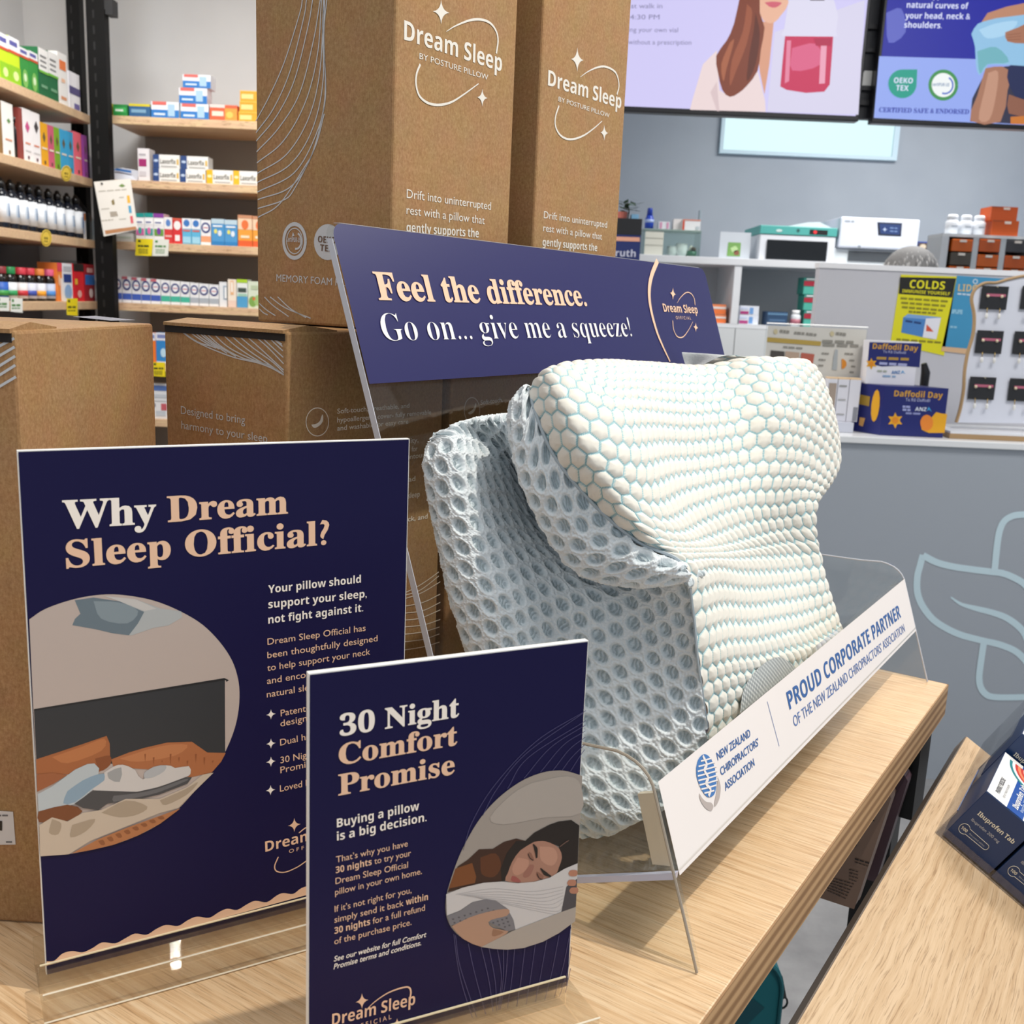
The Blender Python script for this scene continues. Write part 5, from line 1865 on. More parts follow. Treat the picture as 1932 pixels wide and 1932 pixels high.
# dropper bottles with white labels
bx0 = [3, 21, 39, 56, 74, 92, 109, 127, 143]
proto = None
for i, px in enumerate(bx0):
    c = onX(px, 400, XL - 0.045)
    if proto is None:
        proto = thing('dropper_bottle', 'dark dropper bottle with white label in the row on the third left shelf', 'bottle', (c.x, c.y, z + 0.0004), 0, 'dark dropper bottles with white labels')
        MB().lathe((c.x, c.y, z + 0.0004), [(0.0, 0), (0.026, 0.001), (0.027, 0.006), (0.027, 0.118), (0.022, 0.130), (0.012, 0.138), (0.012, 0.145)], M('#0f1622', 0.2), 18).build('glass_body', proto, smooth=True)
        MB().lathe((c.x, c.y, z + 0.0004), [(0.0275, 0.022), (0.0275, 0.112)], M('#e9edf2', 0.5), 18).build('label', proto, smooth=True)
        m = MB()
        m.lathe((c.x, c.y, z + 0.0004), [(0.015, 0.145), (0.015, 0.166), (0.010, 0.168), (0.008, 0.176), (0.004, 0.180)], M('#0c0c0e', 0.3), 14)
        m.build('dropper_cap', proto, smooth=True)
        m = MB()
        for a in (-0.35, 0.0, 0.3):
            m.poly([(c.x + 0.0279 * math.cos(a + d), c.y + 0.0279 * math.sin(a + d), z + h) for d, h in ((-0.08, 0.045), (0.12, 0.045), (0.12, 0.09), (-0.08, 0.09))], M('#3f7fb8' if a == 0.0 else '#b9c9da'))
        m.build('label_print', proto)
    else:
        copy_of(proto, (c.x, c.y, z + 0.0004))
lpack('white and blue pack at the end of the dropper bottle row', 154, 162, 400, z, '#e8ecf2', ((.1, .2, .5, .95, '#3f6fb0'), (.5, .7, .9, .95, '#d8863a')), None, X=XL - 0.03)

z = SHB[3]


def jar(lab, px, cap, labc, r=0.026, h=0.125, stripe=None):
    c = onX(px, 540, XL - 0.05)
    o = (c.x, c.y, z + 0.0004)
    t = thing('vitamin_jar', lab, 'jar', o, 0, 'dark jars with coloured caps')
    MB().lathe(o, [(0.0, 0), (r, 0.001), (r, h * .66), (r * .9, h * .73), (r * .72, h * .77), (r * .72, h * .79)], M('#14100e', 0.2), 18).build('glass_body', t, smooth=True)
    MB().lathe(o, [(r * 1.02, h * .08), (r * 1.02, h * .55)], M(labc, 0.5), 18).build('label', t, smooth=True)
    if stripe:
        MB().lathe(o, [(r * 1.035, h * .16), (r * 1.035, h * .32)], M(stripe, 0.5), 18).build('label_band', t, smooth=True)
    MB().lathe(o, [(r * .84, h * .79), (r * .86, h * .81), (r * .86, h * .99), (r * .78, h)], M(cap, 0.45), 18).build('cap', t, smooth=True)


jar('dark jar with maroon cap at the left frame edge', 1, '#8a2a30', '#2a5fb8', stripe='#3f9a4a')
jar('dark jar with green cap', 18, '#1f8a4a', '#e4e8ec', stripe='#2f9a5a')
jar('dark jar with red cap, left of its pair', 38, '#d83a4a', '#e9e2e2', stripe='#c8303a')
jar('dark jar with red cap, right of its pair', 55, '#d83a4a', '#d9dcec', stripe='#3a4fa8')
jar('dark jar with orange cap', 73, '#ee8a3a', '#e4e6f0', stripe='#f0a52c')
jar('dark jar with pink cap', 91, '#e8608a', '#c9d3ea', stripe='#4f8fd8')
g = 'packs on the fourth left shelf'
lpack('orange and white pack with pink top', 108, 117, 496, z, '#f08a3c', ((0, .78, 1, 1, '#e0485a'), (.55, 0, 1, .6, '#f3e3da'), (.1, .4, .5, .7, '#f6c9a0', 'o')), g)
lpack('white and navy pack with silver lid', 117.5, 136, 497, z, '#e9ebf0', ((.1, .5, .9, .72, '#1f3a80'), (.15, .05, .9, .45, '#8fb0da', 'o'), (.1, .8, .9, .92, '#b9bcc4')), g)
lpack('bright red pack with black lid', 138.5, 158, 498, z, '#e0202c', ((0, .8, 1, 1, '#26221f'), (.1, .45, .35, .6, '#f2c23a'), (.3, .1, .7, .3, '#f3b9b0', 'o')), g)
lpack('dark red pack with blue band at the end of the fourth left shelf', 160, 178, 499, z, '#a81c2a', ((0, .45, 1, .72, '#2f6fc0'), (.2, .78, .8, .9, '#e8b0ac'), (.35, .1, .75, .35, '#f0dcd8', 'o')), g)


def ltag(lab, pts, col, head, kind='rect'):
    X = XL + 0.003
    f = Face((X + 0.0012, 0, 0), (1, 0, 0))
    m = MB()
    if kind == 'round':
        cx, cy, r = pts
        P = [onX(cx + r * .62 * math.cos(2 * math.pi * i / 24), cy + r * math.sin(2 * math.pi * i / 24), X) for i in range(24)]
        m.prism(P, (0.0012, 0, 0), M(col))
        f.ring(m, cx, cy, r * .5, r * .82, 0.003, M(head), 0.0005)
        f.bars(m, (cx - r * .25, cy), (cx + r * .25, cy + 1), 0.008, M(head), 2)
        f.bars(m, (cx - r * .25, cy + 6), (cx + r * .25, cy + 7), 0.005, M(head), 2)
    else:
        P = [onX(a, c, X) for a, c in pts]
        m.prism(P, (0.0012, 0, 0), M(col))
        (ax, ay), (bx, by) = pts[0], pts[2]
        f.line(m, [(ax + 2, ay + 5), (ax + 6, ay + 5)], 0.010, M(head), 0.0005, 0)
        f.bars(m, (ax + 2, ay + (by - ay) * .5), (bx - 2, ay + (by - ay) * .5), 0.008, M(head), 2)
        f.bars(m, (ax + 2, ay + (by - ay) * .7), (bx - 3, ay + (by - ay) * .7), 0.004, M(head), 3)
    c = sum(P, Vector()) / len(P)
    tag(m.build('shelf_tag', origin=c), lab, 'price tag', 'shelf tags')


ltag('round yellow shelf tag under the coloured slim packs', (125, 327, 15), '#e8c84a', '#8a7420', 'round')
ltag('round yellow shelf tag under the dropper bottle row', (87, 449, 16), '#e8c84a', '#8a7420', 'round')
ltag('white shelf tag at the left frame edge under the capped jars', [(-6, 560), (17, 561), (17, 587), (-6, 586)], '#eef0ea', '#4f8a4a')
ltag('white shelf tag, second from the left under the capped jars', [(20, 562), (42, 563), (42, 590), (20, 588)], '#eef0ea', '#4f8a4a')
ltag('yellow shelf tag under the red packs', [(126, 563), (146, 563), (146, 596), (126, 594)], '#f2dc1c', '#4a4a1a')
# hanging leaflet on the corner post
f = Face((0, 4.395, 0), (0, -1, 0))
pts = [(177, 343), (246, 337), (260, 433), (196, 446)]
P = [onY(a, c, 4.395) for a, c in pts]
t = thing('hanging_leaflet', 'white product leaflet hanging askew from the black corner post', 'leaflet', P[3])
MB().prism(P, (0, 0.0015, 0), M('#e6e3dc')).build('sheet', t)
m = MB()
k = lambda q: Q(q, 0, 0, 3.864)
f.poly(m, k([(765, 1680), (990, 1650), (998, 1672), (770, 1708)]), M('#b8835a'), 0.001)
f.poly(m, k([(865, 1355), (890, 1340), (915, 1355), (890, 1365)]), M('#6f8f4a'), 0.001)
f.poly(m, k([(925, 1425), (945, 1425), (952, 1480), (930, 1480)]), M('#e8b43a'), 0.001)
f.poly(m, k([(935, 1500), (955, 1500), (962, 1552), (942, 1552)]), M('#4f9fc8'), 0.001)
f.poly(m, k([(948, 1575), (968, 1575), (974, 1628), (955, 1628)]), M('#d85f6a'), 0.001)
for a, b_ in (((720, 1395), (930, 1380)), ((740, 1525), (800, 1520)), ((870, 1440), (905, 1438)), ((740, 1610), (830, 1600)), ((870, 1600), (920, 1595))):
    f.bars(m, *k([a, b_]), 0.004, M('#b9b4a8'), 4, 0.001)
f.poly(m, k([(812, 1465), (830, 1450), (838, 1490), (820, 1495)]), M('#8a7a50'), 0.001)
f.poly(m, k([(800, 1545), (850, 1540), (862, 1575), (808, 1580)]), M('#a89f92'), 0.001)
m.build('leaflet_print', t)
# clear dividers at the shelf ends
for lab, zz, h in (('clear shelf divider at the end of the second left shelf', SHB[1], 0.17), ('clear shelf divider at the end of the third left shelf', SHB[2], 0.17), ('clear shelf divider at the end of the fourth left shelf', SHB[3], 0.17)):
    m = MB()
    m.prism([(XL - 0.2, YE - 0.012, zz + 0.0003), (XL - 0.004, YE - 0.012, zz + 0.0003), (XL - 0.004, YE - 0.012, zz + h * .5), (XL - 0.06, YE - 0.012, zz + h), (XL - 0.2, YE - 0.012, zz + h)], (0, 0.003, 0), GLASSY)
    tag(m.build('shelf_divider', origin=(XL - 0.1, YE - 0.012, zz)), lab, 'divider', 'clear shelf dividers')
# ================================================================== wall screens
YT = 4.0


def screen(lab, px, frame_px):
    P = [onY(a, c, YT) for a, c in frame_px]
    x0, x1 = min(p.x for p in P), max(p.x for p in P)
    z0, z1 = min(p.z for p in P), max(p.z for p in P)
    t = thing('wall_screen', lab, 'screen', ((x0 + x1) / 2, YT + 0.03, z0))
    MB().abox((x0, YT + 0.003, z0), (x1, YT + 0.045, z1), M('#121218', 0.35)).build('bezel', t, bevel=0.003)
    return t, x0, x1, z0, z1


k = lambda q: Q(q, 1150, 0, 2.4706)
f = Face((0, YT, 0), (0, -1, 0))
EM = lambda c, s=1.0: M(c, 0.4, 0.0, s)
a, b_ = onY(1180, 214, YT), onY(1622, 225, YT)
zb_ = (a.z + b_.z) / 2
t = thing('wall_screen', 'left wall screen showing a long-haired woman and a red vial, right of the tall carton', 'screen', (0.66, YT + 0.03, zb_))
MB().abox((0.12, YT + 0.0025, zb_), (1.214, YT + 0.05, zb_ + 0.64), M('#121218', 0.35)).build('bezel', t, bevel=0.003)
m = MB()
m.poly([(0.13, YT + 0.001, zb_ + 0.018), (1.201, YT + 0.001, zb_ + 0.018), (1.201, YT + 0.001, zb_ + 0.63), (0.13, YT + 0.001, zb_ + 0.63)], EM('#cfc9f4'))
m.build('display', t)
m = MB()
lay = [0.0]


def glow(col, pts, sm=3):
    lay[0] += 0.0003
    f.poly(m, k(pts), EM(col), lay[0], sm)


glow('#d6d2ea', [(770, 150), (1190, 0), (1160, 535), (735, 520)], 0)
glow('#ead6d6', [(500, 235), (435, 300), (385, 470), (375, 512), (728, 522), (725, 470), (690, 330), (640, 400), (560, 450), (512, 420)], 0)
glow('#d9c2c4', [(500, 380), (470, 430), (500, 518), (512, 518), (505, 440)], 0)
glow('#d89c80', [(700, 100), (765, 105), (745, 300), (722, 440), (700, 335), (690, 220)], 0)
glow('#e8b498', [(690, -60), (790, -70), (835, 10), (800, 70), (770, 103), (735, 106), (702, 70)], 2)
glow('#cf5f70', [(722, 12), (755, 8), (790, 10), (802, 16), (775, 36), (745, 32)], 2)
glow('#7c3a24', [(612, -40), (692, -60), (700, 60), (722, 130), (705, 230), (690, 330), (640, 400), (600, 435), (560, 452), (525, 420), (505, 340), (497, 260), (545, 190), (580, 110)], 2)
glow('#9a5236', [(640, 20), (665, 60), (640, 200), (590, 330), (560, 400), (570, 280), (620, 150)], 3)
glow('#5c2617', [(680, 60), (700, 160), (680, 300), (640, 380), (650, 260), (670, 150)], 3)
glow('#a65f40', [(560, 200), (580, 190), (545, 320), (530, 380), (520, 300)], 3)
glow('#dcd9ee', [(835, 0), (1045, 0), (1055, 150), (1040, 172), (815, 172), (812, 140)], 2)
glow('#5a4a58', [(925, -10), (1005, -10), (1000, 4), (935, 4)], 0)
glow('#c62a56', [(817, 170), (1041, 172), (1035, 260), (1025, 395), (1000, 428), (915, 434), (825, 420), (795, 404), (805, 290)], 0)
glow('#d95f86', [(850, 225), (960, 205), (985, 300), (850, 330)], 3)
glow('#e9a0b8', [(985, 190), (1012, 190), (1002, 390), (975, 392)], 0)
glow('#e2829f', [(825, 190), (845, 190), (835, 380), (815, 390)], 0)
glow('#b01a48', [(950, 180), (1035, 178), (1030, 215), (960, 215)], 0)
lay[0] += 0.0003
GT = EM('#77739a')
for s, p, q_ in (('just walk in', (70, 40), (245, 40)), ('9-4:30 PM', (60, 92), (232, 92)), ('bring your own vial', (58, 150), (318, 152)), ('without a prescription', (86, 208), (380, 210))):
    f.text(m, s, k([p])[0], k([q_])[0], 'sans', GT, 9, lay[0])
m.build('screen_picture', t)

a = onY(1645, 228, YT)
t = thing('wall_screen', 'right wall screen with navy advert and two certification seals, cut by the frame edge', 'screen', (1.8, YT + 0.03, zb_ - 0.003))
MB().abox((a.x, YT + 0.0025, zb_ - 0.003), (a.x + 1.09, YT + 0.05, zb_ + 0.637), M('#121218', 0.35)).build('bezel', t, bevel=0.003)
m = MB()
m.poly([(a.x + 0.01, YT + 0.001, zb_ + 0.015), (a.x + 1.08, YT + 0.001, zb_ + 0.015), (a.x + 1.08, YT + 0.001, zb_ + 0.627), (a.x + 0.01, YT + 0.001, zb_ + 0.627)], EM('#10189a'))
m.build('display', t)
m = MB()
lay[0] = 0.0
glow('#93a8ee', [(1257, 262), (1700, 275), (2300, 300), (2300, 600), (1232, 550)], 0)
glow('#5b63c0', [(1290, 60), (1360, 40), (1380, 150), (1300, 200)], 3)
glow('#2c2c44', [(1690, 460), (1760, 320), (1932, 300), (2300, 320), (2300, 600), (1680, 566)], 0)
glow('#a6745c', [(1752, 318), (1830, 310), (1872, 350), (1855, 420), (1822, 568), (1680, 563), (1712, 450)], 2)
glow('#c09078', [(1765, 340), (1810, 335), (1800, 450), (1770, 558), (1720, 555), (1745, 430)], 3)
glow('#16214f', [(1865, 305), (2200, 300), (2200, 480), (1932, 462), (1880, 432), (1852, 360)], 2)
glow('#8b5a46', [(1860, 440), (1930, 465), (2000, 480), (1990, 540), (1860, 530)], 2)
glow('#c8762c', [(1868, 545), (2200, 525), (2200, 590), (1868, 578)], 0)
glow('#8fbfe2', [(1685, 160), (1715, 112), (1800, 86), (1930, 68), (2200, 90), (2200, 300), (1800, 300), (1760, 310), (1722, 352), (1706, 300), (1702, 220)], 2)
glow('#a9d2ee', [(1720, 140), (1800, 110), (1900, 100), (1850, 160), (1760, 180)], 3)
glow('#6fb0bc', [(1712, 240), (1800, 220), (1860, 290), (1760, 300), (1724, 345)], 3)
glow('#ba8468', [(1732, 104), (1760, 62), (1850, 32), (1940, 14), (2200, 0), (2200, 70), (1930, 70), (1800, 86)], 0)
glow('#a56f56', [(1842, 152), (1900, 130), (1960, 112), (2000, 190), (1930, 204), (1852, 194)], 2)
for i in range(3):
    glow('#8a5742', [(1850, 163 + i * 12), (1915, 155 + i * 14), (1915, 158 + i * 14), (1850, 166 + i * 12)], 0)
lay[0] += 0.0003
n = 22
drop = [(1363 + 66 * math.cos(a_), 392 + 67 * math.sin(a_)) for a_ in [math.radians(0 + 270 * i / n) for i in range(n + 1)]]
f.poly(m, k(drop + [(1432, 325)]), EM('#149a86'), lay[0])
c = k([(1553, 398)])[0]
f.disc(m, c[0], c[1], 28, 29, EM('#f0f4f4'), lay[0])
f.ring(m, c[0], c[1], 25, 26, 0.012, EM('#3d8f4f'), lay[0] + 0.0004)
f.ring(m, c[0] + 3, c[1], 15, 16, 0.006, EM('#4f6fc8'), lay[0] + 0.0004, 20, -60, 110)
WT = EM('#dfe4ff')
for s, p, q_, st, mt, cp in (('natural curves of', (1382, 38), (1668, 44), 'bold', WT, 11), ('your head, neck &', (1375, 88), (1677, 92), 'bold', WT, 11), ('shoulders.', (1370, 131), (1545, 134), 'bold', WT, 11), ('that supports the', (1390, -8), (1670, -4), 'bold', WT, 11),
                             ('OEKO', (1322, 388), (1410, 390), 'bold', WT, 10), ('TEX', (1332, 423), (1390, 425), 'bold', WT, 10), ('certiPUR-US', (1502, 402), (1580, 404), 'bold', EM('#5a7fa8'), 6),
                             ('CERTIFIED SAFE & ENDORSED', (1253, 523), (1672, 533), 'serif', EM('#2c3aa0'), 9)):
    f.text(m, s, k([p])[0], k([q_])[0], st, mt, cp, lay[0] + 0.0008)
m.build('screen_picture', t)
# ceiling mount between and behind the screens
t = thing('screen_mount', 'black ceiling mount with crossbars between the two wall screens', 'mount', (1.24, YT + 0.1, 2.0))
MB().abox((1.208, YT + 0.07, 2.02), (1.278, YT + 0.10, 3.0), M('#2a2c33', 0.5)).build('pole', t)
m = MB()
for y in (52, 96, 168, 196):
    zz = onY(1640, y, YT + 0.07).z
    m.abox((1.19, YT + 0.052, zz - 0.008), (1.30, YT + 0.07, zz + 0.008), M('#1b1c22', 0.5))
m.build('crossbar', t)
m = MB()
z0 = onY(1640, 165, YT + 0.05).z
z1 = onY(1640, 132, YT + 0.05).z
m.poly([(1.222, YT + 0.062, z0), (1.264, YT + 0.062, z0), (1.264, YT + 0.062, z1), (1.236, YT + 0.062, z1), (1.222, YT + 0.062, z1 - 0.02)], M('#f4f4f0', 0.4))
m.build('light_patch', t)  # white patch painted in for the light showing behind the mount

# ================================================================== dispensary storage unit
YU = 5.3
xa, xb = 0.30, 3.2
ztop = onY(1385, 487, YU).z
zsh = onY(1387, 611, YU).z
GW_ = M('#dfe2e6', 0.45)
t = thing('storage_unit', 'white storage unit with open niches along the dispensary wall', 'cabinet', (1.6, 5.6, 0))
MB().abox((xa, YU, ztop - 0.035), (xb, 6.19, ztop), GW_).build('top_board', t, bevel=0.002)
MB().abox((xa, YU + 0.005, zsh - 0.02), (xb, 5.75, zsh), GW_).build('shelf', t)
MB().abox((xa, 5.75, 0), (xb, 5.77, ztop - 0.035), M('#c3c8cc', 0.5)).build('back_panel', t)
for px in (1010, 1389, 1800):
    x = onY(px, 560, YU).x
    MB().abox((x - 0.018, YU + 0.004, zsh), (x + 0.018, 5.75, ztop - 0.035), GW_).build('divider', t)
for i in range(6):
    x = onY(1385, 650, YU).x - 0.86 + i * 0.43
    d = MB().abox((x + 0.002, YU, 0.02), (x + 0.428, YU + 0.02, zsh - 0.022), M('#d4d8da', 0.45)).build('door', t)
MB().abox((xa, YU + 0.022, 0), (xb, 5.75, zsh - 0.021), M('#c8ccd0', 0.5)).build('carcass', t)


def upack(lab, x0, x1, yt, z, col, prints=(), group=None, depth=0.12, Y=YU + 0.03, name='medicine_box', cat='medicine box'):
    return pack(lab, x0, x1, yt, z, col, prints, group, Y, depth, name, cat)


g = 'packs in the dispensary niches'
OR = ((0, .55, 1, .75, '#e8e4e0'), (0, 0, 1, .4, '#ef7a3c'))
z2 = onY(1360, 593, YU + 0.03).z
upack('orange pack behind the header board, lower of two', 1332, 1369, 593, zsh, '#ee8a58', OR, g)
upack('orange pack behind the header board, upper of two', 1330, 1369, 574, z2 + 0.0004, '#ee8a58', OR, g)
WB = ((0, .05, .45, .4, '#a83a78'), (.5, .1, .7, .8, '#6f9fd8'), (0, .6, .4, .8, '#c9d3ea'))
z2 = onY(1410, 594, YU + 0.03).z
upack('white and blue pack right of the niche divider, lower of two', 1394, 1430, 594, zsh, '#dfe4ee', WB, g)
upack('white and blue pack right of the niche divider, upper of two', 1396, 1431, 577, z2 + 0.0004, '#dfe4ee', WB, g)
upack('navy pack in the dispensary niche', 1447, 1485, 588, zsh, '#2c4a6c', ((0, .75, 1, .9, '#5f86a8'), (.1, .3, .9, .45, '#4f6f92')), g)
c = onY(1501, 600, YU + 0.06)
o = (c.x, YU + 0.06, zsh + 0.0004)
t = thing('pill_bottle', 'small white capped bottle in the dispensary niche', 'bottle', o)
MB().lathe(o, [(0.0, 0), (0.026, 0), (0.027, 0.05), (0.022, 0.058)], M('#d9dde2', 0.4), 14).build('body', t, smooth=True)
MB().lathe(o, [(0.0272, 0.01), (0.0272, 0.036)], M('#b06a78', 0.5), 14).build('label', t, smooth=True)
MB().lathe(o, [(0.020, 0.058), (0.021, 0.08)], M('#f2f3f4', 0.4), 14).build('cap', t, smooth=True)
TR = ((0, .5, 1, .8, '#a8283c'), (0, 0, 1, .45, '#4fb09f'), (.1, .86, .7, .95, '#d9dfe2'))
zz = zsh
for i, (yt, w_) in enumerate(((586, 'lowest'), (556, 'middle'), (524, 'topmost'))):
    upack('teal and crimson carton, %s in the niche stack' % w_, 1516, 1556, yt, zz + 0.0004, '#2f8f82', TR, 'teal and crimson cartons in the niche')
    zz = onY(1536, yt, YU + 0.03).z
# things on top of the unit
bk = lambda lab, x0, x1, yt, yb, col, pr, nm_='medicine_box', ct='box', d=0.12, Y=YU + 0.05: pack(lab, x0, x1, yt, ztop + 0.0004 if yb is None else onY((x0 + x1) / 2, yb, Y).z, col, pr, None, Y, d, nm_, ct)
YS = 3.9
zs0 = onY(1185, 490, YS).z
xa_, xb_ = onY(1150, 450, YS).x, onY(1209, 450, YS).x
t = thing('display_box', 'navy display box with peach stripe and black upper half, beside the tall carton', 'box', ((xa_ + xb_) / 2, YS + 0.06, 0.0))
zt_ = onY(1185, 412, YS).z
zm = onY(1185, 443, YS).z
MB().abox((xa_, YS, 0.0), (xb_, YS + 0.12, zm), M('#1a2a68', 0.5)).build('box_body', t)
MB().abox((xa_ - 0.001, YS - 0.001, zm + 0.0002), (xb_ + 0.001, YS + 0.121, zt_), M('#14151a', 0.5)).build('planter_tray', t)
m = MB()
f = Face((0, YS, 0), (0, -1, 0))
f.poly(m, [(1150, 446), (1207, 448), (1207, 456), (1150, 454)], M('#e8a88c'), 0.001)
f.text(m, 'truth', (1152, 483), (1199, 485), 'bold', M('#c9cce0'), 13, 0.002)
m.build('box_print', t)
c = Vector(((xa_ + xb_) / 2 + 0.01, YS + 0.06, zt_))
t = thing('potted_plant', 'small green leafy plant on top of the black and navy display box', 'plant', c)
m = MB()
rnd = random.Random(3)
for i in range(34):
    a_ = rnd.uniform(0, 6.28)
    e_ = rnd.uniform(0.2, 1.3)
    r_ = rnd.uniform(0.02, 0.058)
    d = Vector((math.cos(a_) * math.cos(e_), math.sin(a_) * math.cos(e_) * 0.8, math.sin(e_)))
    p = c + Vector((0, 0, 0.02)) + d * r_
    s = d.cross(Vector((0, 0, 1))).normalized() * 0.010
    u_ = Vector((d.x, d.y, 0.2 * math.sin(i))).normalized() * 0.020
    m.mesh([p - u_, p + s, p + u_, p - s], [(0, 1, 2, 3)], M(['#2f5a38', '#3f6f45', '#24452c'][i % 3], 0.5))
m.build('leaves', t)
m = MB()
m.tube([c, c + Vector((0.004, 0, 0.03)), c + Vector((-0.004, 0, 0.06))], 0.003, M('#5a4a34'), 6)
m.build('stem', t)
m = MB()
m.lathe(c + Vector((-0.022, 0, 0.0005)), [(0.0, 0), (0.018, 0), (0.022, 0.026), (0.019, 0.026)], M('#b8675a', 0.6), 14)
m.build('pot', t)
tag(MB().abox((c.x + 0.012, YS + 0.03, zt_ + 0.0005), (c.x + 0.038, YS + 0.09, zt_ + 0.018), M('#7fb4d8')).build('tissue_pack', origin=(c.x + 0.025, YS + 0.06, zt_)), 'pale blue pack beside the small plant', 'pack')

# clear organiser with little boxes on its lid
xa_, xb_ = onY(1214, 460, YU + 0.05).x, onY(1322, 460, YU + 0.05).x
zl = onY(1265, 435, YU + 0.05).z
t = thing('clear_organiser', 'clear glass-green organiser box on the white unit, holding cups', 'organiser', ((xa_ + xb_) / 2, YU + 0.14, ztop))
m = MB()
GG = clear('green_glass', (0.90, 0.95, 0.93, 1), 0.6, 0.1, 0.03)
for b0, b1 in (((xa_, YU + 0.05, ztop + 0.0005), (xb_, YU + 0.054, zl)), ((xa_, YU + 0.23, ztop + 0.0005), (xb_, YU + 0.234, zl)), ((xa_, YU + 0.055, ztop + 0.0005), (xa_ + 0.004, YU + 0.229, zl)), ((xb_ - 0.004, YU + 0.055, ztop + 0.0005), (xb_, YU + 0.229, zl))):
    m.abox(b0, b1, GG)
m.build('glass_sides', t)
m = MB()
m.abox((xa_, YU + 0.05, zl), (xb_, YU + 0.234, zl + 0.006), M('#8fa39c', 0.3))
m.build('lid', t)
m = MB()
xm = onY(1251, 460, YU + 0.05).x
m.abox((xa_ + 0.006, YU + 0.046, ztop + 0.001), (xm, YU + 0.0495, zl - 0.01), M('#d8d8cc', 0.5))
for i in range(3):
    zz = ztop + 0.02 + i * 0.034
    m.abox((xa_ + 0.008, YU + 0.0445, zz + 0.028), (xm - 0.002, YU + 0.0458, zz + 0.030), M('#9a9a90', 0.5))
m.build('drawer_front', t)
for lab, px, r_, h_, col in (('white cup inside the clear organiser, smaller', 1268, 0.026, 0.05, '#e8e8ea'), ('white cup inside the clear organiser, larger', 1286, 0.030, 0.065, '#f0f0f2')):
    cc = onY(px, 470, YU + 0.12)
    tag(MB().lathe((cc.x, YU + 0.12, ztop + 0.0008), [(r_ * .7, 0), (r_, h_ * .3), (r_, h_), (r_ * .92, h_)], M(col, 0.4), 16).build('cup', smooth=True, origin=(cc.x, YU + 0.12, ztop)), lab, 'cup', 'white cups in the organiser')
cc = onY(1305, 465, YU + 0.12)
m = MB()
m.lathe((cc.x, YU + 0.12, ztop + 0.0008), [(0.026, 0), (0.028, 0.03)], M('#2f6a50', 0.4), 16)
for i in range(10):
    m.ball((cc.x + 0.017 * math.cos(i * 2.4) * (i % 3) / 2, YU + 0.12 + 0.012 * math.sin(i * 2.4), ztop + 0.038 + 0.004 * (i % 4)), 0.009, M(['#3a2c24', '#e8e4dc', '#5a4a3c'][i % 3]), 8, 6)
tag(m.build('bead_dish', smooth=True, origin=(cc.x, YU + 0.12, ztop)), 'green dish of dark and white beads inside the clear organiser', 'dish')
zl2 = zl + 0.0065
cc = onY(1225, 420, YU + 0.12)
o = (cc.x, YU + 0.12, zl2)
t = thing('spray_bottle', 'royal blue bottle standing on the clear organiser', 'bottle', o)
MB().lathe(o, [(0.0, 0), (0.022, 0.001), (0.023, 0.05), (0.017, 0.06), (0.017, 0.068)], M('#2347b8', 0.3), 16).build('body', t, smooth=True)
MB().lathe(o, [(0.0232, 0.032), (0.0232, 0.048)], M('#a9bce8', 0.4), 16).build('label', t, smooth=True)
MB().lathe(o, [(0.015, 0.068), (0.013, 0.10), (0.011, 0.104)], M('#1c3a9e', 0.3), 16).build('cap', t, smooth=True)
pack('white pack with two pink marks on the clear organiser', 1242, 1263, 418, zl2, '#d9dce2', ((.1, .1, .3, .9, '#cf8fb0'), (.7, .1, .9, .9, '#cf8fb0')), None, YU + 0.08, 0.06)
pack('pale pack between the pink-marked and red-edged packs', 1270, 1286, 413, zl2, '#d8d3d2', (), None, YU + 0.10, 0.06)
pack('white pack with red edge on the clear organiser', 1287, 1321, 414, zl2, '#dfe0e2', ((0, 0, .12, 1, '#c8523c'), (0, .88, 1, 1, '#d08a78'), (.75, .1, .95, .4, '#b9c3c8')), None, YU + 0.08, 0.07)
m = MB()
cc = onY(1321, 400, YU + 0.20)
m.tube([(cc.x, YU + 0.20, zl2), (cc.x, YU + 0.20, zl2 + 0.11)], 0.008, M('#8d9aa3', 0.4), 8)
tag(m.build('thermometer_tube', origin=(cc.x, YU + 0.20, zl2)), 'slim grey tube standing on the clear organiser against the wall', 'tube')
# card holder
xa_, xb_ = onY(1357, 470, YU + 0.06).x, onY(1415, 470, YU + 0.06).x
t = thing('card_holder', 'clear card holder with a green picture card on the white unit', 'card holder', ((xa_ + xb_) / 2, YU + 0.08, ztop))
MB().abox((xa_, YU + 0.06, ztop + 0.0005), (xb_, YU + 0.064, onY(1385, 438, YU + 0.06).z), M('#c9d0d8', 0.25)).build('sheet', t)
MB().abox((xa_, YU + 0.055, ztop + 0.0005), (xb_, YU + 0.11, ztop + 0.004), M('#c9d0d8', 0.25)).build('foot', t)
m = MB()
f = Face((0, YU + 0.06, 0), (0, -1, 0))
f.poly(m, [(1374, 457), (1398, 458), (1396, 484), (1371, 483)], M('#79a85c'), 0.001)
f.poly(m, [(1378, 468), (1388, 464), (1392, 472), (1382, 476)], M('#b9d89a'), 0.0015, 3)
f.poly(m, [(1384, 474), (1392, 472), (1394, 480), (1386, 481)], M('#8a5a48'), 0.0015, 3)
m.build('card', t)
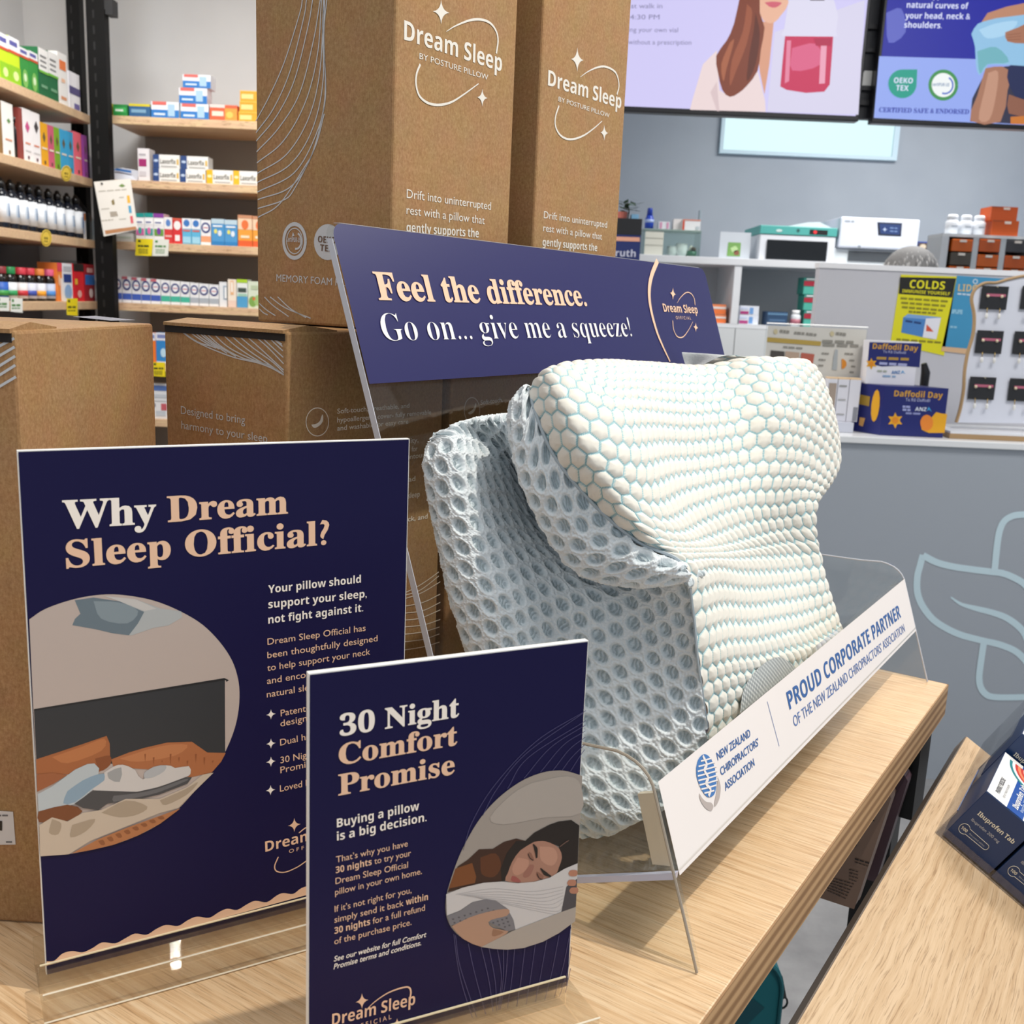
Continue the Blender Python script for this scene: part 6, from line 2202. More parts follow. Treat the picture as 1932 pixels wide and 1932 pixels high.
# teal-topped incubator
xa_, xb_ = onY(1432, 470, YU + 0.03).x, onY(1575, 470, YU + 0.03).x
zt_ = onY(1500, 427, YU + 0.03).z
zm = onY(1500, 444, YU + 0.03).z
t = thing('incubator', 'white incubator with dark glass door and teal control top on the white unit', 'appliance', ((xa_ + xb_) / 2, YU + 0.2, ztop))
MB().abox((xa_, YU + 0.03, ztop + 0.0005), (xb_, YU + 0.40, zm), M('#e3e7ee', 0.35)).build('housing', t, bevel=0.004)
d = MB().abox((onY(1446, 470, YU + 0.03).x, YU + 0.024, ztop + 0.004), (onY(1560, 470, YU + 0.03).x, YU + 0.0295, onY(1500, 454, YU + 0.03).z), M('#15181c', 0.12)).build('glass_door', t)
MB().abox((xa_ - 0.003, YU + 0.026, zm + 0.0003), (xb_ + 0.003, YU + 0.40, zt_), M('#55aca6', 0.4)).build('control_top', t, bevel=0.003)
f = Face((0, YU + 0.026, 0), (0, -1, 0))
m = MB()
f.poly(m, [(1528, 433), (1562, 435), (1561, 444), (1527, 442)], M('#16181a'), 0.0008)
f.disc(m, 1538, 438, 3.4, 3.2, M('#ff3038', emit=1.2), 0.0014)
f.disc(m, 1506, 435, 3, 3, M('#2c5a58'), 0.0014)
f.disc(m, 1470, 435, 6, 2.6, M('#c9e0de'), 0.0014)
m.build('display', t)
m = MB()
x0_ = onY(1480, 425, YU + 0.1).x
m.prism([(x0_, YU + 0.08, zt_ + 0.0006), (x0_ + 0.24, YU + 0.08, zt_ + 0.0006), (x0_ + 0.23, YU + 0.08, zt_ + 0.006), (x0_ + 0.17, YU + 0.08, zt_ + 0.030), (x0_ + 0.11, YU + 0.08, zt_ + 0.026)], (0, 0.2, 0), M('#d9dde4', 0.3))
tag(m.build('paper_stack', origin=(x0_ + 0.1, YU + 0.18, zt_)), 'curled papers lying on the teal incubator top', 'papers')
# white steriliser
xa_, xb_ = onY(1583, 450, YU + 0.03).x, onY(1733, 450, YU + 0.03).x
zt_ = onY(1650, 411, YU + 0.03).z
zlow = onY(1650, 470, YU + 0.03).z
t = thing('steriliser', 'white bench steriliser with small blue screen on the white unit', 'appliance', ((xa_ + xb_) / 2, YU + 0.2, ztop))
MB().abox((xa_, YU + 0.03, zlow), (xb_, YU + 0.42, zt_), M('#dfe6f4', 0.3)).build('housing', t, bevel=0.008)
MB().abox((xa_ - 0.012, YU + 0.05, ztop + 0.0005), (xb_ + 0.005, YU + 0.42, zlow - 0.003), M('#cfd6da', 0.35)).build('lower_housing', t, bevel=0.004)
MB().abox((xa_ + 0.06, YU + 0.044, ztop + 0.012), (xb_ - 0.08, YU + 0.049, zlow - 0.012), M('#4a4f54', 0.3)).build('tray_door', t)
f = Face((0, YU + 0.03, 0), (0, -1, 0))
m = MB()
f.poly(m, [(1655, 419), (1702, 421), (1700, 446), (1657, 444)], M('#2a3040'), 0.001)
f.poly(m, [(1659, 422), (1699, 424), (1697, 443), (1661, 441)], M('#2c4f98', emit=0.7), 0.0016)
f.star(m, 1669, 433, 5, 5, M('#cfe0ff', emit=1.0), 0.0022)
f.bars(m, (1679, 430), (1694, 431), 0.006, M('#8fb0e8', emit=0.8), 2, 0.0022)
f.bars(m, (1679, 436), (1694, 437), 0.006, M('#8fb0e8', emit=0.8), 2, 0.0022)
m.build('screen', t)
m = MB()
f.bars(m, (1594, 417), (1613, 418), 0.008, M('#9aa3ad'), 2, 0.001)
f.disc(m, 1621, 466, 3, 3, M('#8a929c'), 0.001)
m.build('badge', t)
pack('royal blue pack with brown picture beside the steriliser', 1731, 1761, 456, ztop + 0.0004, '#2449a0', ((0, .5, .75, .95, '#5a4a40'), (.1, .7, .5, .9, '#d8c8b0', 'o'), (.1, .2, .6, .4, '#c9d0e8')), None, YU + 0.06, 0.06)

# drawer organiser with orange bins
YO = 4.5
xa_, xb_ = onY(1775, 470, YO).x, onY(2010, 470, YO).x
zt_ = onY(1850, 443, YO).z
t = thing('bin_organiser', 'white bin organiser with clear orange drawers, right of the steriliser', 'organiser', ((xa_ + xb_) / 2, YO + 0.1, 0.0))
m = MB()
m.abox((xa_, YO + 0.15, 0), (xb_, YO + 0.16, zt_), M('#b9bec4', 0.5))
m.abox((xa_, YO, zt_ - 0.012), (xb_, YO + 0.15, zt_), M('#d4d8dc', 0.5))
m.abox((xa_, YO, 0), (xa_ + 0.03, YO + 0.15, zt_ - 0.012), M('#c9ced4', 0.5))
m.abox((xb_ - 0.02, YO, 0), (xb_, YO + 0.15, zt_ - 0.012), M('#c9ced4', 0.5))
m.abox((xa_ + 0.03, YO, 0), (xb_ - 0.02, YO + 0.148, 1.33), M('#c9ced4', 0.5))
m.build('case', t)
m = MB()
for i in (1, 2, 3):
    x = xa_ + 0.03 + i * 0.116
    m.abox((x - 0.012, YO + 0.002, 1.33), (x + 0.012, YO + 0.148, zt_ - 0.012), M('#c3ccd2', 0.5))
m.build('partition', t)
ORG = clear('orange_plastic', (0.85, 0.22, 0.03, 1), 0.5, 0.15, 0.03)
bins = [(0, 451, 474, '#c25a14'), (0, 476, 500, '#4a443c'), (0, 502, 525, '#c25a14'), (1, 451, 475, '#b8521a'), (1, 480, 503, '#c25a14'), (1, 505, 530, '#c8601a'), (2, 453, 476, '#3c3c40'), (2, 482, 506, '#b8521a'), (2, 508, 532, '#c25a14')]
for i, y0, y1, c in bins:
    x0_ = xa_ + 0.043 + i * 0.116
    px = 1800 + i * 50
    za, zb2 = onY(px, y1, YO).z, onY(px, y0, YO).z
    za = max(za, 1.332)
    if zb2 - za < 0.01:
        continue
    d = MB().abox((x0_, YO - 0.006, za), (x0_ + 0.088, YO + 0.13, zb2), M(c, 0.25)).build('drawer', t, bevel=0.003)
    MB().abox((x0_ + 0.03, YO - 0.012, zb2 - 0.012), (x0_ + 0.058, YO - 0.0065, zb2 - 0.002), M('#e4ddd4', 0.4)).build('drawer_pull', d)
    d['label'] = 'translucent orange drawer' if c[1] in 'bc' else 'dark smoked drawer'
proto = None
for i, px in enumerate((1796, 1822, 1847)):
    cc = onY(px, 425, YO + 0.06)
    o = (cc.x, YO + 0.06, zt_ + 0.0004)
    lab = 'white pill bottle in the row on top of the bin organiser'
    if proto is None:
        proto = thing('pill_bottle', lab, 'bottle', o, 0, 'white bottles on the bin organiser')
        MB().lathe(o, [(0.0, 0), (0.026, 0.001), (0.027, 0.052), (0.020, 0.060)], M('#e4e8ee', 0.4), 16).build('body', proto, smooth=True)
        MB().lathe(o, [(0.021, 0.060), (0.022, 0.076), (0.017, 0.082)], M('#f0f3f8', 0.4), 16).build('cap', proto, smooth=True)
        MB().abox((cc.x - 0.012, YO + 0.0325, zt_ + 0.030), (cc.x + 0.014, YO + 0.0335, zt_ + 0.036), M('#aab3bd')).build('label_print', proto)
    else:
        copy_of(proto, o)
z2 = onY(1895, 417, YO + 0.03).z
OB = ((.45, .78, .7, .95, '#ead9cc'), (0, .9, .4, 1, '#a8481c'))
pack('translucent orange bin on the organiser top, lower of two', 1871, 1921, 416, zt_ + 0.0004, '#c85414', OB, 'orange bins on the organiser top', YO + 0.02, 0.11, 'storage_bin', 'bin')
pack('translucent orange bin on the organiser top, upper of two', 1869, 1919, 390, z2 + 0.0004, '#d0561a', OB, 'orange bins on the organiser top', YO + 0.02, 0.11, 'storage_bin', 'bin')

# ================================================================== person behind the partition
PX, PY = onY(1711, 505, 3.95).x, 3.95
zh = onY(1711, 472, 3.95).z
t = thing('person', 'grey-haired person seated low behind the counter partition, only the hair showing', 'person', (PX, PY, 0))
m = MB()
rings = [(0.17, 0.13, 0.50, 0), (0.18, 0.14, 0.62, 0), (0.165, 0.12, 0.78, 0.0), (0.19, 0.12, 0.95, -0.01), (0.20, 0.11, 1.07, -0.015), (0.17, 0.09, 1.14, -0.015), (0.08, 0.065, 1.18, -0.02), (0.058, 0.058, 1.21, -0.03), (0.055, 0.057, zh - 0.23, -0.035),
         (0.060, 0.072, zh - 0.205, -0.05), (0.072, 0.090, zh - 0.16, -0.05), (0.078, 0.097, zh - 0.11, -0.045), (0.077, 0.095, zh - 0.06, -0.04), (0.055, 0.07, zh - 0.02, -0.035), (0.012, 0.015, zh - 0.004, -0.03)]
vs, fs = [], []
for rx, ry, z, oy in rings:
    for i in range(20):
        a_ = 2 * math.pi * i / 20
        vs.append((PX + rx * math.cos(a_), PY + oy + ry * math.sin(a_), z))
for i in range(len(rings) - 1):
    for j in range(20):
        fs.append((i * 20 + j, i * 20 + (j + 1) % 20, (i + 1) * 20 + (j + 1) % 20, (i + 1) * 20 + j))
SKIN = M('#c89a80', 0.5)
m.mesh(vs, fs, SKIN)
m.ball((PX, PY - 0.150, zh - 0.125), (0.012, 0.016, 0.018), SKIN)
for s in (-1, 1):
    m.ball((PX + s * 0.079, PY - 0.04, zh - 0.12), (0.010, 0.020, 0.030), SKIN)
    m.tube([(PX + s * 0.19, PY - 0.01, 1.09), (PX + s * 0.23, PY - 0.05, 0.86), (PX + s * 0.16, PY - 0.26, 0.80), (PX + s * 0.12, PY - 0.34, 0.80)], [0.05, 0.042, 0.034, 0.028], SKIN, 10)
    m.tube([(PX + s * 0.09, PY, 0.54), (PX + s * 0.11, PY - 0.40, 0.52), (PX + s * 0.11, PY - 0.40, 0.08), (PX + s * 0.11, PY - 0.48, 0.04)], [0.085, 0.065, 0.045, 0.04], SKIN, 10)
m.build('body', t, smooth=True)
m = MB()
for s in (-1, 1):
    m.ball((PX + s * 0.030, PY - 0.137, zh - 0.105), (0.012, 0.006, 0.006), M('#f0ece8', 0.3), 8, 6)
    m.ball((PX + s * 0.030, PY - 0.142, zh - 0.105), (0.005, 0.004, 0.005), M('#2a2420', 0.3), 8, 6)
m.build('eyes', t, smooth=True)
MB().ball((PX, PY - 0.139, zh - 0.165), (0.022, 0.006, 0.005), M('#a8605a', 0.5), 10, 6).build('mouth', t, smooth=True)
m = MB()
HR, HR2 = M('#8b8a89', 0.7), M('#c4c3c1', 0.7)
m.ball((PX, PY - 0.036, zh - 0.080), (0.094, 0.122, 0.094), HR, 24, 16)
rnd = random.Random(9)
for i in range(260):
    a_ = rnd.uniform(0, 6.283)
    e_ = rnd.uniform(0.15, 1.5)
    p = lambda ee, rr: Vector((PX + 0.093 * rr * math.cos(a_) * math.cos(ee), PY - 0.036 + 0.123 * rr * math.sin(a_) * math.cos(ee), zh - 0.085 + 0.093 * rr * math.sin(ee)))
    m.tube([p(e_, 0.99), p(e_ - 0.12, 1.02), p(e_ - 0.25, 1.0)], [0.0034, 0.0030, 0.0010], HR2 if i % 2 else HR, 4)
m.build('hair', t, smooth=True)
m = MB()
vs = [(PX + (x - PX) * 1.06, PY + (y - PY) * 1.07, z) for x, y, z in vs[:20 * 7]]
m.mesh(vs, fs[:20 * 6], M('#3f5878', 0.8))
for s in (-1, 1):
    m.tube([(PX + s * 0.185, PY - 0.01, 1.10), (PX + s * 0.23, PY - 0.05, 0.88), (PX + s * 0.20, PY - 0.16, 0.83)], [0.06, 0.052, 0.046], M('#3f5878', 0.8), 10)
m.build('shirt', t, smooth=True)
t = thing('work_stool', 'stool under the person behind the counter partition', 'stool', (PX, PY, 0))
MB().lathe((PX, PY + 0.02, 0.40), [(0.0, 0), (0.17, 0), (0.18, 0.03), (0.17, 0.055)], M('#2a2c30', 0.6), 20).build('seat', t, smooth=True)
MB().lathe((PX, PY + 0.02, 0.0), [(0.22, 0), (0.22, 0.02), (0.03, 0.05), (0.025, 0.40)], M('#5a5c60', 0.4), 20).build('pedestal', t, smooth=True)

# ================================================================== service counter
YC, ZC = 2.75, 0.981
xl = onY(1405, 820, YC).x
t = thing('service_counter', 'grey-fronted white-topped service counter with pale blue leaf emblem', 'counter', (1.6, 3.0, 0))
MB().abox((xl, YC - 0.01, ZC - 0.018), (3.2, 3.42, ZC), M('#eceef0', 0.25)).build('worktop', t, bevel=0.002)
MB().abox((xl + 0.01, YC, 0.0), (3.19, 3.40, ZC - 0.0185), M('#a8afb8', 0.5)).build('front_panel', t)
f = Face((0, YC, 0), (0, -1, 0))
m = MB()
LG = M('#cfe6ef', 0.5)
k = lambda q: Q(q, 1580, 900, 3.864)
wl = 0.0185
f.line(m, k([(622, 566), (603, 640), (583, 720), (580, 820), (600, 900), (640, 970), (700, 1040), (790, 1100), (900, 1150), (1050, 1190), (1180, 1220), (1290, 1265), (1360, 1325), (1420, 1410)]), wl, LG, 0.0008)
f.line(m, k([(622, 570), (720, 620), (830, 650), (960, 670), (1120, 690), (1200, 700), (1280, 730), (1360, 778), (1430, 860), (1470, 980), (1480, 1100), (1440, 1230), (1420, 1410)]), wl, LG, 0.0011)
f.line(m, k([(825, 875), (900, 925), (1000, 955), (1120, 985), (1220, 1020), (1300, 1072), (1360, 1135), (1400, 1230)]), [0.004, 0.016, wl, wl], LG, 0.0008)
f.line(m, k([(1143, 690), (1165, 480), (1183, 385), (1212, 325), (1260, 290), (1330, 274), (1500, 276), (1600, 300)]), wl, LG, 0.0014)
f.line(m, k([(1065, 1205), (1040, 1380), (1032, 1470), (1047, 1540), (1090, 1588), (1150, 1603), (1250, 1605), (1360, 1603), (1500, 1600)]), wl, LG, 0.0014)
m.build('leaf_emblem', t)
# partition screen on the counter
YP = 3.2
xl2, zt_ = onY(1541, 560, YP).x, onY(1700, 512, YP).z
t = thing('counter_partition', 'plain white partition panel standing on the counter behind the leaflets', 'partition', (1.9, YP, ZC))
MB().abox((xl2, YP, ZC + 0.0004), (3.18, YP + 0.04, zt_), M('#c6c6cc', 0.5)).build('panel', t)
MB().abox((xl2 - 0.003, YP - 0.004, zt_ + 0.0003), (3.183, YP + 0.044, zt_ + 0.016), M('#f0f0f2', 0.4)).build('cap_rail', t)
f = Face((0, YP - 0.002, 0), (0, -1, 0))


def poster(lab, pts, col, draw):
    P = [onY(a, c, YP - 0.002) for a, c in pts]
    t = thing('wall_poster', lab, 'poster', sum(P, Vector()) / 4)
    MB().prism(P, (0, 0.0015, 0), M(col)).build('sheet', t)
    m = MB()
    draw(m)
    m.build('poster_print', t)


k = lambda q: Q(q, 1532, 340, 3.864)


def d1(m):
    BK = M('#15150f')
    YL = M('#e8e01c')
    f.poly(m, k([(642, 706), (1050, 715), (1022, 856), (632, 828)]), BK, 0.0006)
    f.text(m, 'COLDS', k([(708, 785)])[0], k([(965, 798)])[0], 'bold', YL, 15, 0.0012)
    f.text(m, 'IMMUNISE YOURSELF', k([(655, 818)])[0], k([(1003, 840)])[0], 'bold', YL, 6, 0.0012)
    TX = M('#8a8418')
    for i, (a, b_) in enumerate((((645, 860), (1000, 885)), ((650, 893), (980, 918)), ((655, 925), (960, 950)), ((705, 958), (910, 972)))):
        f.bars(m, *k([a, b_]), 0.006, TX, 6, 0.0008)
    f.poly(m, k([(665, 1000), (700, 975), (940, 1000), (880, 1160), (650, 1110)]), M('#4a84c4'), 0.0008)
    f.poly(m, k([(665, 1000), (700, 975), (940, 1000), (835, 1015)]), M('#7fa9dc'), 0.0010)
    f.poly(m, k([(830, 1008), (940, 1003), (905, 1160), (805, 1145)]), M('#e9e9f0'), 0.0012)
    f.poly(m, k([(835, 1050), (860, 1075), (885, 1105), (830, 1100)]), M('#d8583c'), 0.0016)
    f.bars(m, *k([(680, 1025), (805, 1045)]), 0.006, M('#1f3f78'), 2, 0.0014)
    f.bars(m, *k([(615, 1160), (950, 1185)]), 0.006, TX, 6, 0.0008)


poster('yellow cold-season poster with black heading on the partition', [(1700, 518), (1805, 522), (1781, 671), (1680, 648)], '#e3dc1a', d1)


def d2(m):
    f.text(m, 'LIDOCAINE', k([(1062, 808)])[0], k([(1400, 822)])[0], 'bold', M('#d8c08a'), 13, 0.0008)
    f.bars(m, *k([(1060, 828), (1160, 836)]), 0.005, M('#c9dcea'), 3, 0.0008)
    f.bars(m, *k([(1020, 950), (1105, 955)]), 0.008, M('#8fc3dc'), 2, 0.0008)
    f.bars(m, *k([(1015, 965), (1100, 972)]), 0.005, M('#8fc3dc'), 3, 0.0008)
    f.bars(m, *k([(1005, 1068), (1060, 1072)]), 0.006, M('#8fc3dc'), 2, 0.0008)
    c = k([(1190, 738)])[0]
    f.ring(m, c[0], c[1], 4, 4, 0.003, M('#c9dcea'), 0.0008, 16)
    f.poly(m, k([(950, 1212), (1130, 1228), (1125, 1268), (940, 1245)]), M('#d9b48c'), 0.0008)


poster('blue product poster with wooden footer, half behind the earring stand', [(1806, 520), (1900, 526), (1872, 672), (1776, 660)], '#3f93be', d2)

# ------------------------------------------------------------------ earring stand
YE2 = 2.86
f = Face((0, YE2, 0), (0, -1, 0.0))
edge = [(1804, 797), (1812, 770), (1818, 735), (1820, 700), (1826, 665), (1836, 630), (1838, 595), (1833, 565), (1840, 545), (1858, 534), (1880, 533), (1905, 526), (1940, 520), (1980, 526), (2010, 545), (2012, 600), (2000, 660), (2004, 720), (1996, 800)]
P = [onY(a, c, YE2) for a, c in [tuple(q) for q in spline(edge, 4)]]
t = thing('earring_stand', 'wavy-edged white and plywood earring stand on the counter at the right', 'display stand', (onY(1900, 800, YE2).x, YE2, ZC))
zb_ = ZC + 0.020
P = [Vector((p.x, p.y, max(p.z, zb_))) for p in P]
MB().prism(P, (0, 0.012, 0), M('#dcdfea', 0.5), M('#a98a64', 0.6)).build('board', t)
m = MB()
m.tube([p + Vector((0, -0.0008, 0)) for p in P], 0.0042, M('#b3936a', 0.6), 6)
m.build('plywood_rim', t)
xa_, xb_ = onY(1788, 806, YE2 - 0.05).x, 1.62
MB().abox((xa_, YE2 - 0.07, ZC + 0.0005), (xb_, YE2 + 0.08, ZC + 0.0135), M('#a98a64', 0.6)).build('plywood_base', t)
MB().abox((xa_ + 0.002, YE2 - 0.068, ZC + 0.0136), (xb_ - 0.002, YE2 + 0.078, zb_ - 0.0003), M('#e6e8ee', 0.4)).build('base_top', t)
k = lambda q: Q(q, 1780, 520, 6.44)
cards = [('top row, left card', [(465, 122), (798, 128), (772, 415), (438, 412)]), ('middle row, left card', [(428, 660), (722, 668), (702, 955), (382, 948)]), ('bottom row, left card', [(330, 1225), (636, 1235), (606, 1512), (306, 1505)]),
         ('top row, right card', [(962, 122), (1290, 130), (1262, 420), (920, 415)]), ('middle row, right card', [(872, 672), (1180, 680), (1160, 970), (838, 962)]), ('bottom row, right card', [(808, 1248), (1115, 1256), (1090, 1530), (795, 1522)])]
proto = None
f = Face((0, YE2 - 0.006, 0), (0, -1, 0))
c0 = None
for lab, pts in cards:
    q_ = [onY(a, c, YE2 - 0.006) for a, c in k(pts)]
    c = sum(q_, Vector()) / 4
    full = 'black earring card with pink strip and drop earrings, %s' % lab
    if proto is None:
        proto = thing('earring_card', full, 'earring card', c, 0, 'earring cards on the wavy stand')
        w_, h_ = 0.036, 0.031
        MB().abox((c.x - w_, c.y, c.z - h_), (c.x + w_, c.y + 0.0012, c.z + h_), M('#232326', 0.35)).build('card', proto)
        m = MB()
        m.abox((c.x - 0.022, c.y - 0.0008, c.z + 0.0035), (c.x + 0.030, c.y - 0.0001, c.z + 0.0105), M('#b8627a', 0.5))
        m.build('name_strip', proto)
        for s in (-0.018, 0.020):
            e_ = MB()
            e_.ball((c.x + s - 0.001, c.y - 0.003, c.z + 0.004), 0.0042, M('#e6d5b8', 0.25), 10, 8)
            e_.tube([(c.x + s * 0.9, c.y - 0.002, c.z - h_ + 0.004), (c.x + s * 0.9, c.y - 0.004, c.z - h_ - 0.010)], 0.0012, M('#c8a968', 0.3, 0.8), 6)
            e_.ball((c.x + s * 0.9, c.y - 0.004, c.z - h_ - 0.018), (0.0045, 0.003, 0.008), M('#ecebe6', 0.15), 10, 8)
            e_.build('earring', proto, smooth=True)
        m = MB()
        m.tube([(c.x + 0.003, c.y + 0.006, c.z + h_ - 0.002), (c.x + 0.003, c.y - 0.006, c.z + h_ - 0.002)], 0.0016, M('#cfc2a0', 0.3, 0.7), 6)
        m.build('hanging_peg', proto)
    else:
        copy_of(proto, c, full)

# ------------------------------------------------------------------ charity boxes
YD = YC + 0.045
fa = Vector((1, 0, 0))
NV = '#17206a'
k = lambda q: Q(q, 1532, 340, 3.864)
p = [onY(a, c, YD) for a, c in ((1653, 812), (1782, 818), (1793, 734), (1672, 728))]
t = thing('donation_box', 'wide navy charity box with yellow flowers standing on the counter front', 'box', (p[0] + p[1]) / 2)
base = ZC + 0.0006
zt_ = p[3].z
x0_, x1_ = p[0].x + 0.01, p[1].x - 0.004
dv = Vector((-0.055, 0.09, 0))
m = MB()
m.hexa([(x0_, YD, base), (x1_, YD, base), (x1_ + dv.x, YD + dv.y, base), (x0_ + dv.x, YD + dv.y, base)], [(x0_, YD, zt_), (x1_, YD, zt_), (x1_ + dv.x, YD + dv.y, zt_), (x0_ + dv.x, YD + dv.y, zt_)], M(NV, 0.4))
m.build('carton', t)
f = Face((0, YD, 0), (0, -1, 0))
YW = M('#e9a91c', 0.5)
m = MB()
f.text(m, 'Daffodil Day', k([(597, 1575)])[0], k([(950, 1590)])[0], 'bold', M('#d8a23a'), 11, 0.0008)
f.text(m, 'Te Rā Daffodil', k([(680, 1610)])[0], k([(858, 1617)])[0], 'sans', M('#b9bde0'), 6, 0.0008)
f.text(m, 'ANZ', k([(750, 1680)])[0], k([(832, 1684)])[0], 'bold', M('#dfe6f2'), 7, 0.0008)
f.poly(m, k([(836, 1684), (850, 1650), (872, 1688), (852, 1672)]), M('#3fa0d8'), 0.0008)
f.bars(m, *k([(660, 1650), (722, 1654)]), 0.006, M('#9fa6d8'), 2, 0.0008)
f.bars(m, *k([(660, 1672), (722, 1676)]), 0.006, M('#9fa6d8'), 2, 0.0008)
f.bars(m, *k([(682, 1698), (800, 1703)]), 0.005, M('#8f96c8'), 2, 0.0008)


def daff(m, f, cx, cy, r, core=True):
    pts = []
    for i in range(12):
        a_ = math.radians(i * 30 - 90)
        rr = r if i % 2 == 0 else r * 0.55
        pts.append((cx + rr * math.cos(a_), cy + rr * math.sin(a_)))
    f.poly(m, pts, YW, 0.0008, 3)
    if core:
        f.disc(m, cx, cy, r * .42, r * .42, M('#e08a1c'), 0.0014, 16)


c = k([(606, 1750)])[0]
daff(m, f, c[0], c[1], 15)
c = k([(905, 1762)])[0]
f.poly(m, k([(985, 1705), (940, 1700), (905, 1690), (870, 1730), (830, 1720), (790, 1780), (800, 1820), (850, 1842), (965, 1842)]), YW, 0.0008, 0)
f.disc(m, 1532 + 835 / 3.864, 340 + 1768 / 3.864, 12, 15, M('#e8862c'), 0.0014)
m.build('front_print', t)
fl = Face((x0_, YD, 0), (dv.y, -dv.x, 0))
m = MB()
sd = lambda a, h: Vector((x0_, YD, base)) + dv * a + Vector((0, 0, (zt_ - base) * h)) + Vector((-0.0008 * 1.2, -0.0008, 0))
m.poly([sd(0.22 + 0.13 * math.cos(i * .52), .58 + .33 * math.sin(i * .52)) for i in range(12)], YW)
m.poly([sd(0.42, .55), sd(0.42, .75), sd(0.95, .78), sd(0.95, .58)], M('#a8862c'))
m.poly([sd(0.55, .12), sd(0.5, .3), sd(0.68, .3), sd(0.68, .14)], M('#d8a25a'))
m.build('side_print', t)
YD2 = YD + 0.052
z0 = zt_ + 0.0006
k2_ = [(1629, 728), (1731, 731), (1740, 645), (1637, 643)]
p = [onY(a, c, YD2) for a, c in k2_]
t = thing('donation_box', 'navy and white charity box with one flower, on top of the wide navy box', 'box', ((p[0] + p[1]) / 2).to_3d() * 1.0)
x0_, x1_ = p[3].x + 0.006, p[2].x - 0.008
zt2 = (p[2].z + p[3].z) / 2
MB().abox((x0_ , YD2, z0), (x1_, YD2 + 0.05, zt2), M('#e9e8ee', 0.4)).build('carton', t)
f = Face((0, YD2, 0), (0, -1, 0))
m = MB()
f.poly(m, k([(418, 1180), (800, 1190), (783, 1365), (640, 1352), (510, 1358), (404, 1335)]), M(NV, 0.4), 0.0006)
f.text(m, 'Daffodil Day', k([(440, 1228)])[0], k([(770, 1245)])[0], 'bold', M('#d8a23a'), 10, 0.0012)
f.text(m, 'Te Rā Daffodil', k([(515, 1258)])[0], k([(682, 1266)])[0], 'sans', M('#b9bde0'), 5, 0.0012)
f.bars(m, *k([(470, 1296), (718, 1306)]), 0.007, M('#b8923a'), 3, 0.0012)
f.bars(m, *k([(490, 1334), (705, 1348)]), 0.007, M('#a9aed8'), 3, 0.0012)
f.text(m, 'ANZ', k([(578, 1412)])[0], k([(640, 1412)])[0], 'bold', M('#2f78b8'), 6, 0.0012)
f.poly(m, k([(645, 1412), (660, 1385), (680, 1414), (662, 1400)]), M('#3fa0d8'), 0.0012)
f.bars(m, *k([(475, 1390), (550, 1394)]), 0.005, M('#a8b0a0'), 2, 0.0012)
f.bars(m, *k([(515, 1426), (615, 1432)]), 0.005, M('#8fb0d0'), 2, 0.0012)
c = k([(432, 1338)])[0]
daff(m, f, c[0], c[1], 11)
m.build('front_print', t)
cc = onY(1744, 722, YD + 0.2)
m = MB()
m.tube([(cc.x, YD + 0.2, ZC + 0.0006), (cc.x, YD + 0.2, cc.z + 0.03), (cc.x - 0.008, YD + 0.2, cc.z + 0.055)], [0.010, 0.013, 0.008], M('#1a1a1c', 0.3), 10)
tag(m.build('pen_pot', origin=(cc.x, YD + 0.2, ZC)), 'black rounded pen pot behind the charity boxes', 'pot')

# ------------------------------------------------------------------ skincare display
YK = YC + 0.16
f = Face((0, YK, 0), (0, -1, 0))
p = [onY(a, c, YK) for a, c in ((1432, 790), (1617, 790), (1636, 622), (1450, 613))]
t = thing('skincare_display', 'clear skincare display with cream printed card on the counter beside the pillow', 'display stand', (p[0] + p[1]) / 2)
zt_ = p[2].z
x0_, x1_ = p[3].x, p[2].x
MB().abox((x0_, YK + 0.001, ZC + 0.0006), (x1_, YK + 0.004, zt_), M('#d3d0c8', 0.4)).build('printed_card', t)
m = MB()
m.abox((x0_ - 0.004, YK + 0.0045, ZC + 0.0006), (x1_ + 0.004, YK + 0.009, zt_ + 0.006), ACRYL)
m.build('clear_back', t)
m = MB()
m.tube([(x0_ - 0.004, YK + 0.006, zt_ + 0.006), (x1_ + 0.004, YK + 0.006, zt_ + 0.006)], 0.0022, M('#f2f2f0', 0.1), 6)
m.build('polished_edge', t)
k = lambda q: Q(q, 1440, 600, 8.782)
m = MB()
GD, TX = M('#b59a4a', 0.4), M('#8f8c84')
f.poly(m, k([(65, 318), (960, 388), (950, 462), (60, 395)]), GD, 0.0002 - 0.0005 + 0.0008)
for a, b_, w_ in (((275, 215), (440, 235), .008), ((515, 245), (690, 260), .007), ((710, 262), (890, 282), .007), ((1205, 255), (1380, 275), .008), ((980, 385), (1520, 405), .008), ((985, 445), (1610, 465), .008), ((330, 480), (670, 505), .005),
                  ((970, 585), (1090, 595), .005), ((920, 690), (1035, 698), .005), ((910, 785), (1000, 790), .005), ((1350, 590), (1500, 600), .005), ((1430, 700), (1510, 705), .005), ((1455, 800), (1525, 806), .005), ((1430, 895), (1500, 902), .005)):
    f.bars(m, *k([a, b_]), w_, TX, 3, 0.0006)
for a in ((205, 225), (1140, 260)):
    c = k([a])[0]
    f.disc(m, c[0], c[1], 4, 5, M('#c9bd98'), 0.0006, 14)
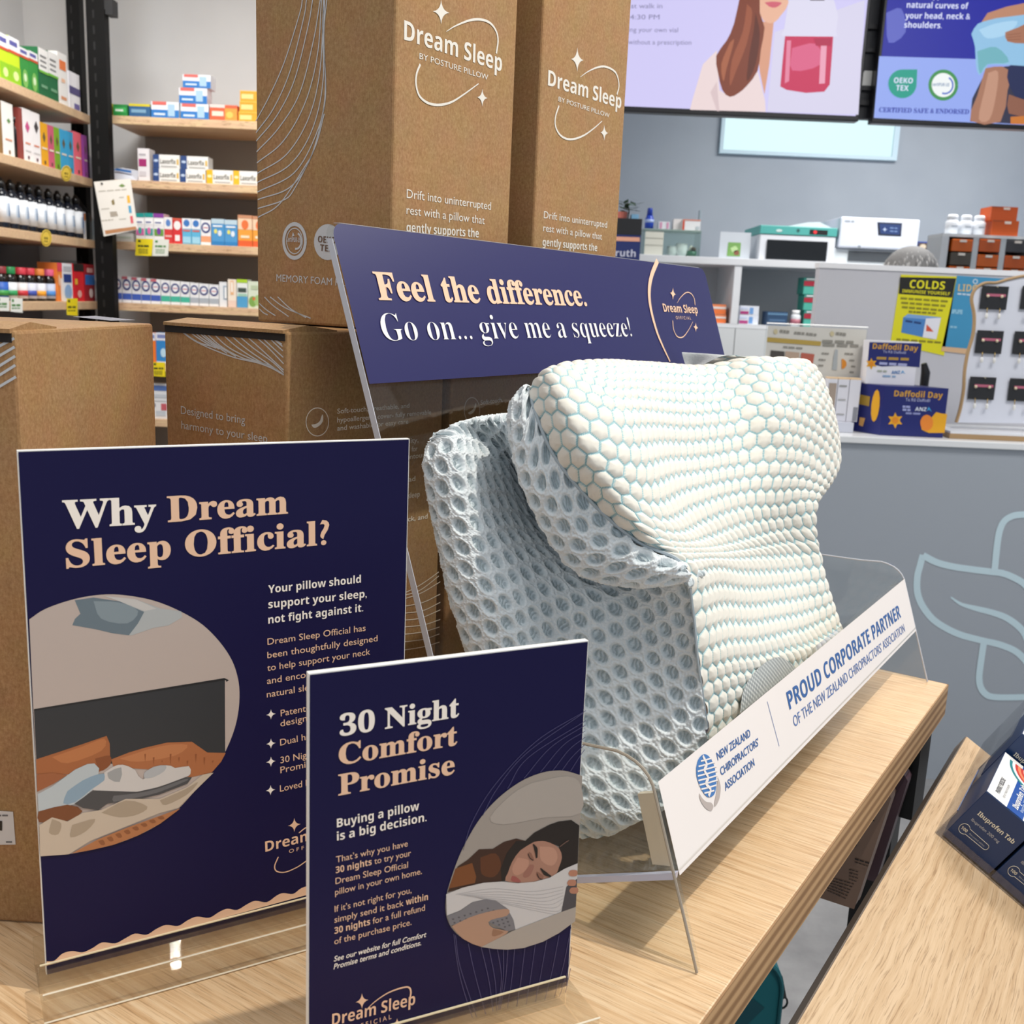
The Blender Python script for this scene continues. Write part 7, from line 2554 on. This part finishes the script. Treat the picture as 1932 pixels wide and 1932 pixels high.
f.poly(m, k([(125, 535), (350, 555), (350, 700), (110, 700)]), M('#4a4440'), 0.0006)
f.poly(m, k([(370, 550), (600, 575), (590, 700), (360, 700)]), M('#b9a08c'), 0.0006)
f.poly(m, k([(630, 575), (850, 600), (815, 800), (610, 760)]), M('#b8604f'), 0.0006)
f.poly(m, k([(1195, 520), (1235, 530), (1222, 860), (1140, 860), (1165, 640)]), M('#a9b0b4'), 0.0006)
c = k([(1300, 760)])[0]
f.poly(m, [(c[0] + 9 * math.cos(math.radians(a_)), c[1] + 9.5 * math.sin(math.radians(a_))) for a_ in range(-90, 91, 12)], M('#dd8d2a'), 0.0006)
m.build('card_print', t)
zb2 = onY(1530, 783, YK - 0.09).z
MB().abox((onY(1560, 790, YK - 0.09).x - 0.14, YK - 0.09, ZC + 0.0006), (onY(1612, 790, YK - 0.09).x, YK, ZC + 0.028), M('#cdd0dc', 0.4)).build('base_step', t)
zs = ZC + 0.0285
a0 = onY(1620, 760, YK - 0.06).x
for i, (dx, w_, pr) in enumerate(((0.0, 0.030, ((.55, .02, .95, .35, '#8d8f98'),)), (0.032, 0.030, ((.1, .82, .8, .86, '#9a9a98'), (.1, .5, .8, .53, '#a9a9a8'), (.1, .15, .8, .18, '#a9a9a8'))), (0.064, 0.026, ((.1, .3, .9, .9, '#a8988a'),)))):
    m = MB()
    x1b = a0 - dx
    x0b = x1b - w_
    zt3 = onY(1600, 716, YK - 0.06).z
    m.abox((x0b, YK - 0.062, zs), (x1b, YK - 0.03, zt3), M('#e2e2ea', 0.4))
    m.abox((x0b, YK - 0.062, zt3), (x1b, YK - 0.03, zt3 + 0.004), M('#e8c9a0', 0.5))
    front_prints(m, lambda u_, v_, kk: (x0b + (x1b - x0b) * u_, YK - 0.062 - kk, zs + (zt3 - zs) * v_), pr)
    tag(m.build('skincare_box', origin=((x0b + x1b) / 2, YK - 0.046, zs)), 'slim white skincare box on the display step, %s' % ['nearest the charity boxes', 'middle one', 'nearest the pillow'][i], 'box', 'slim skincare boxes')
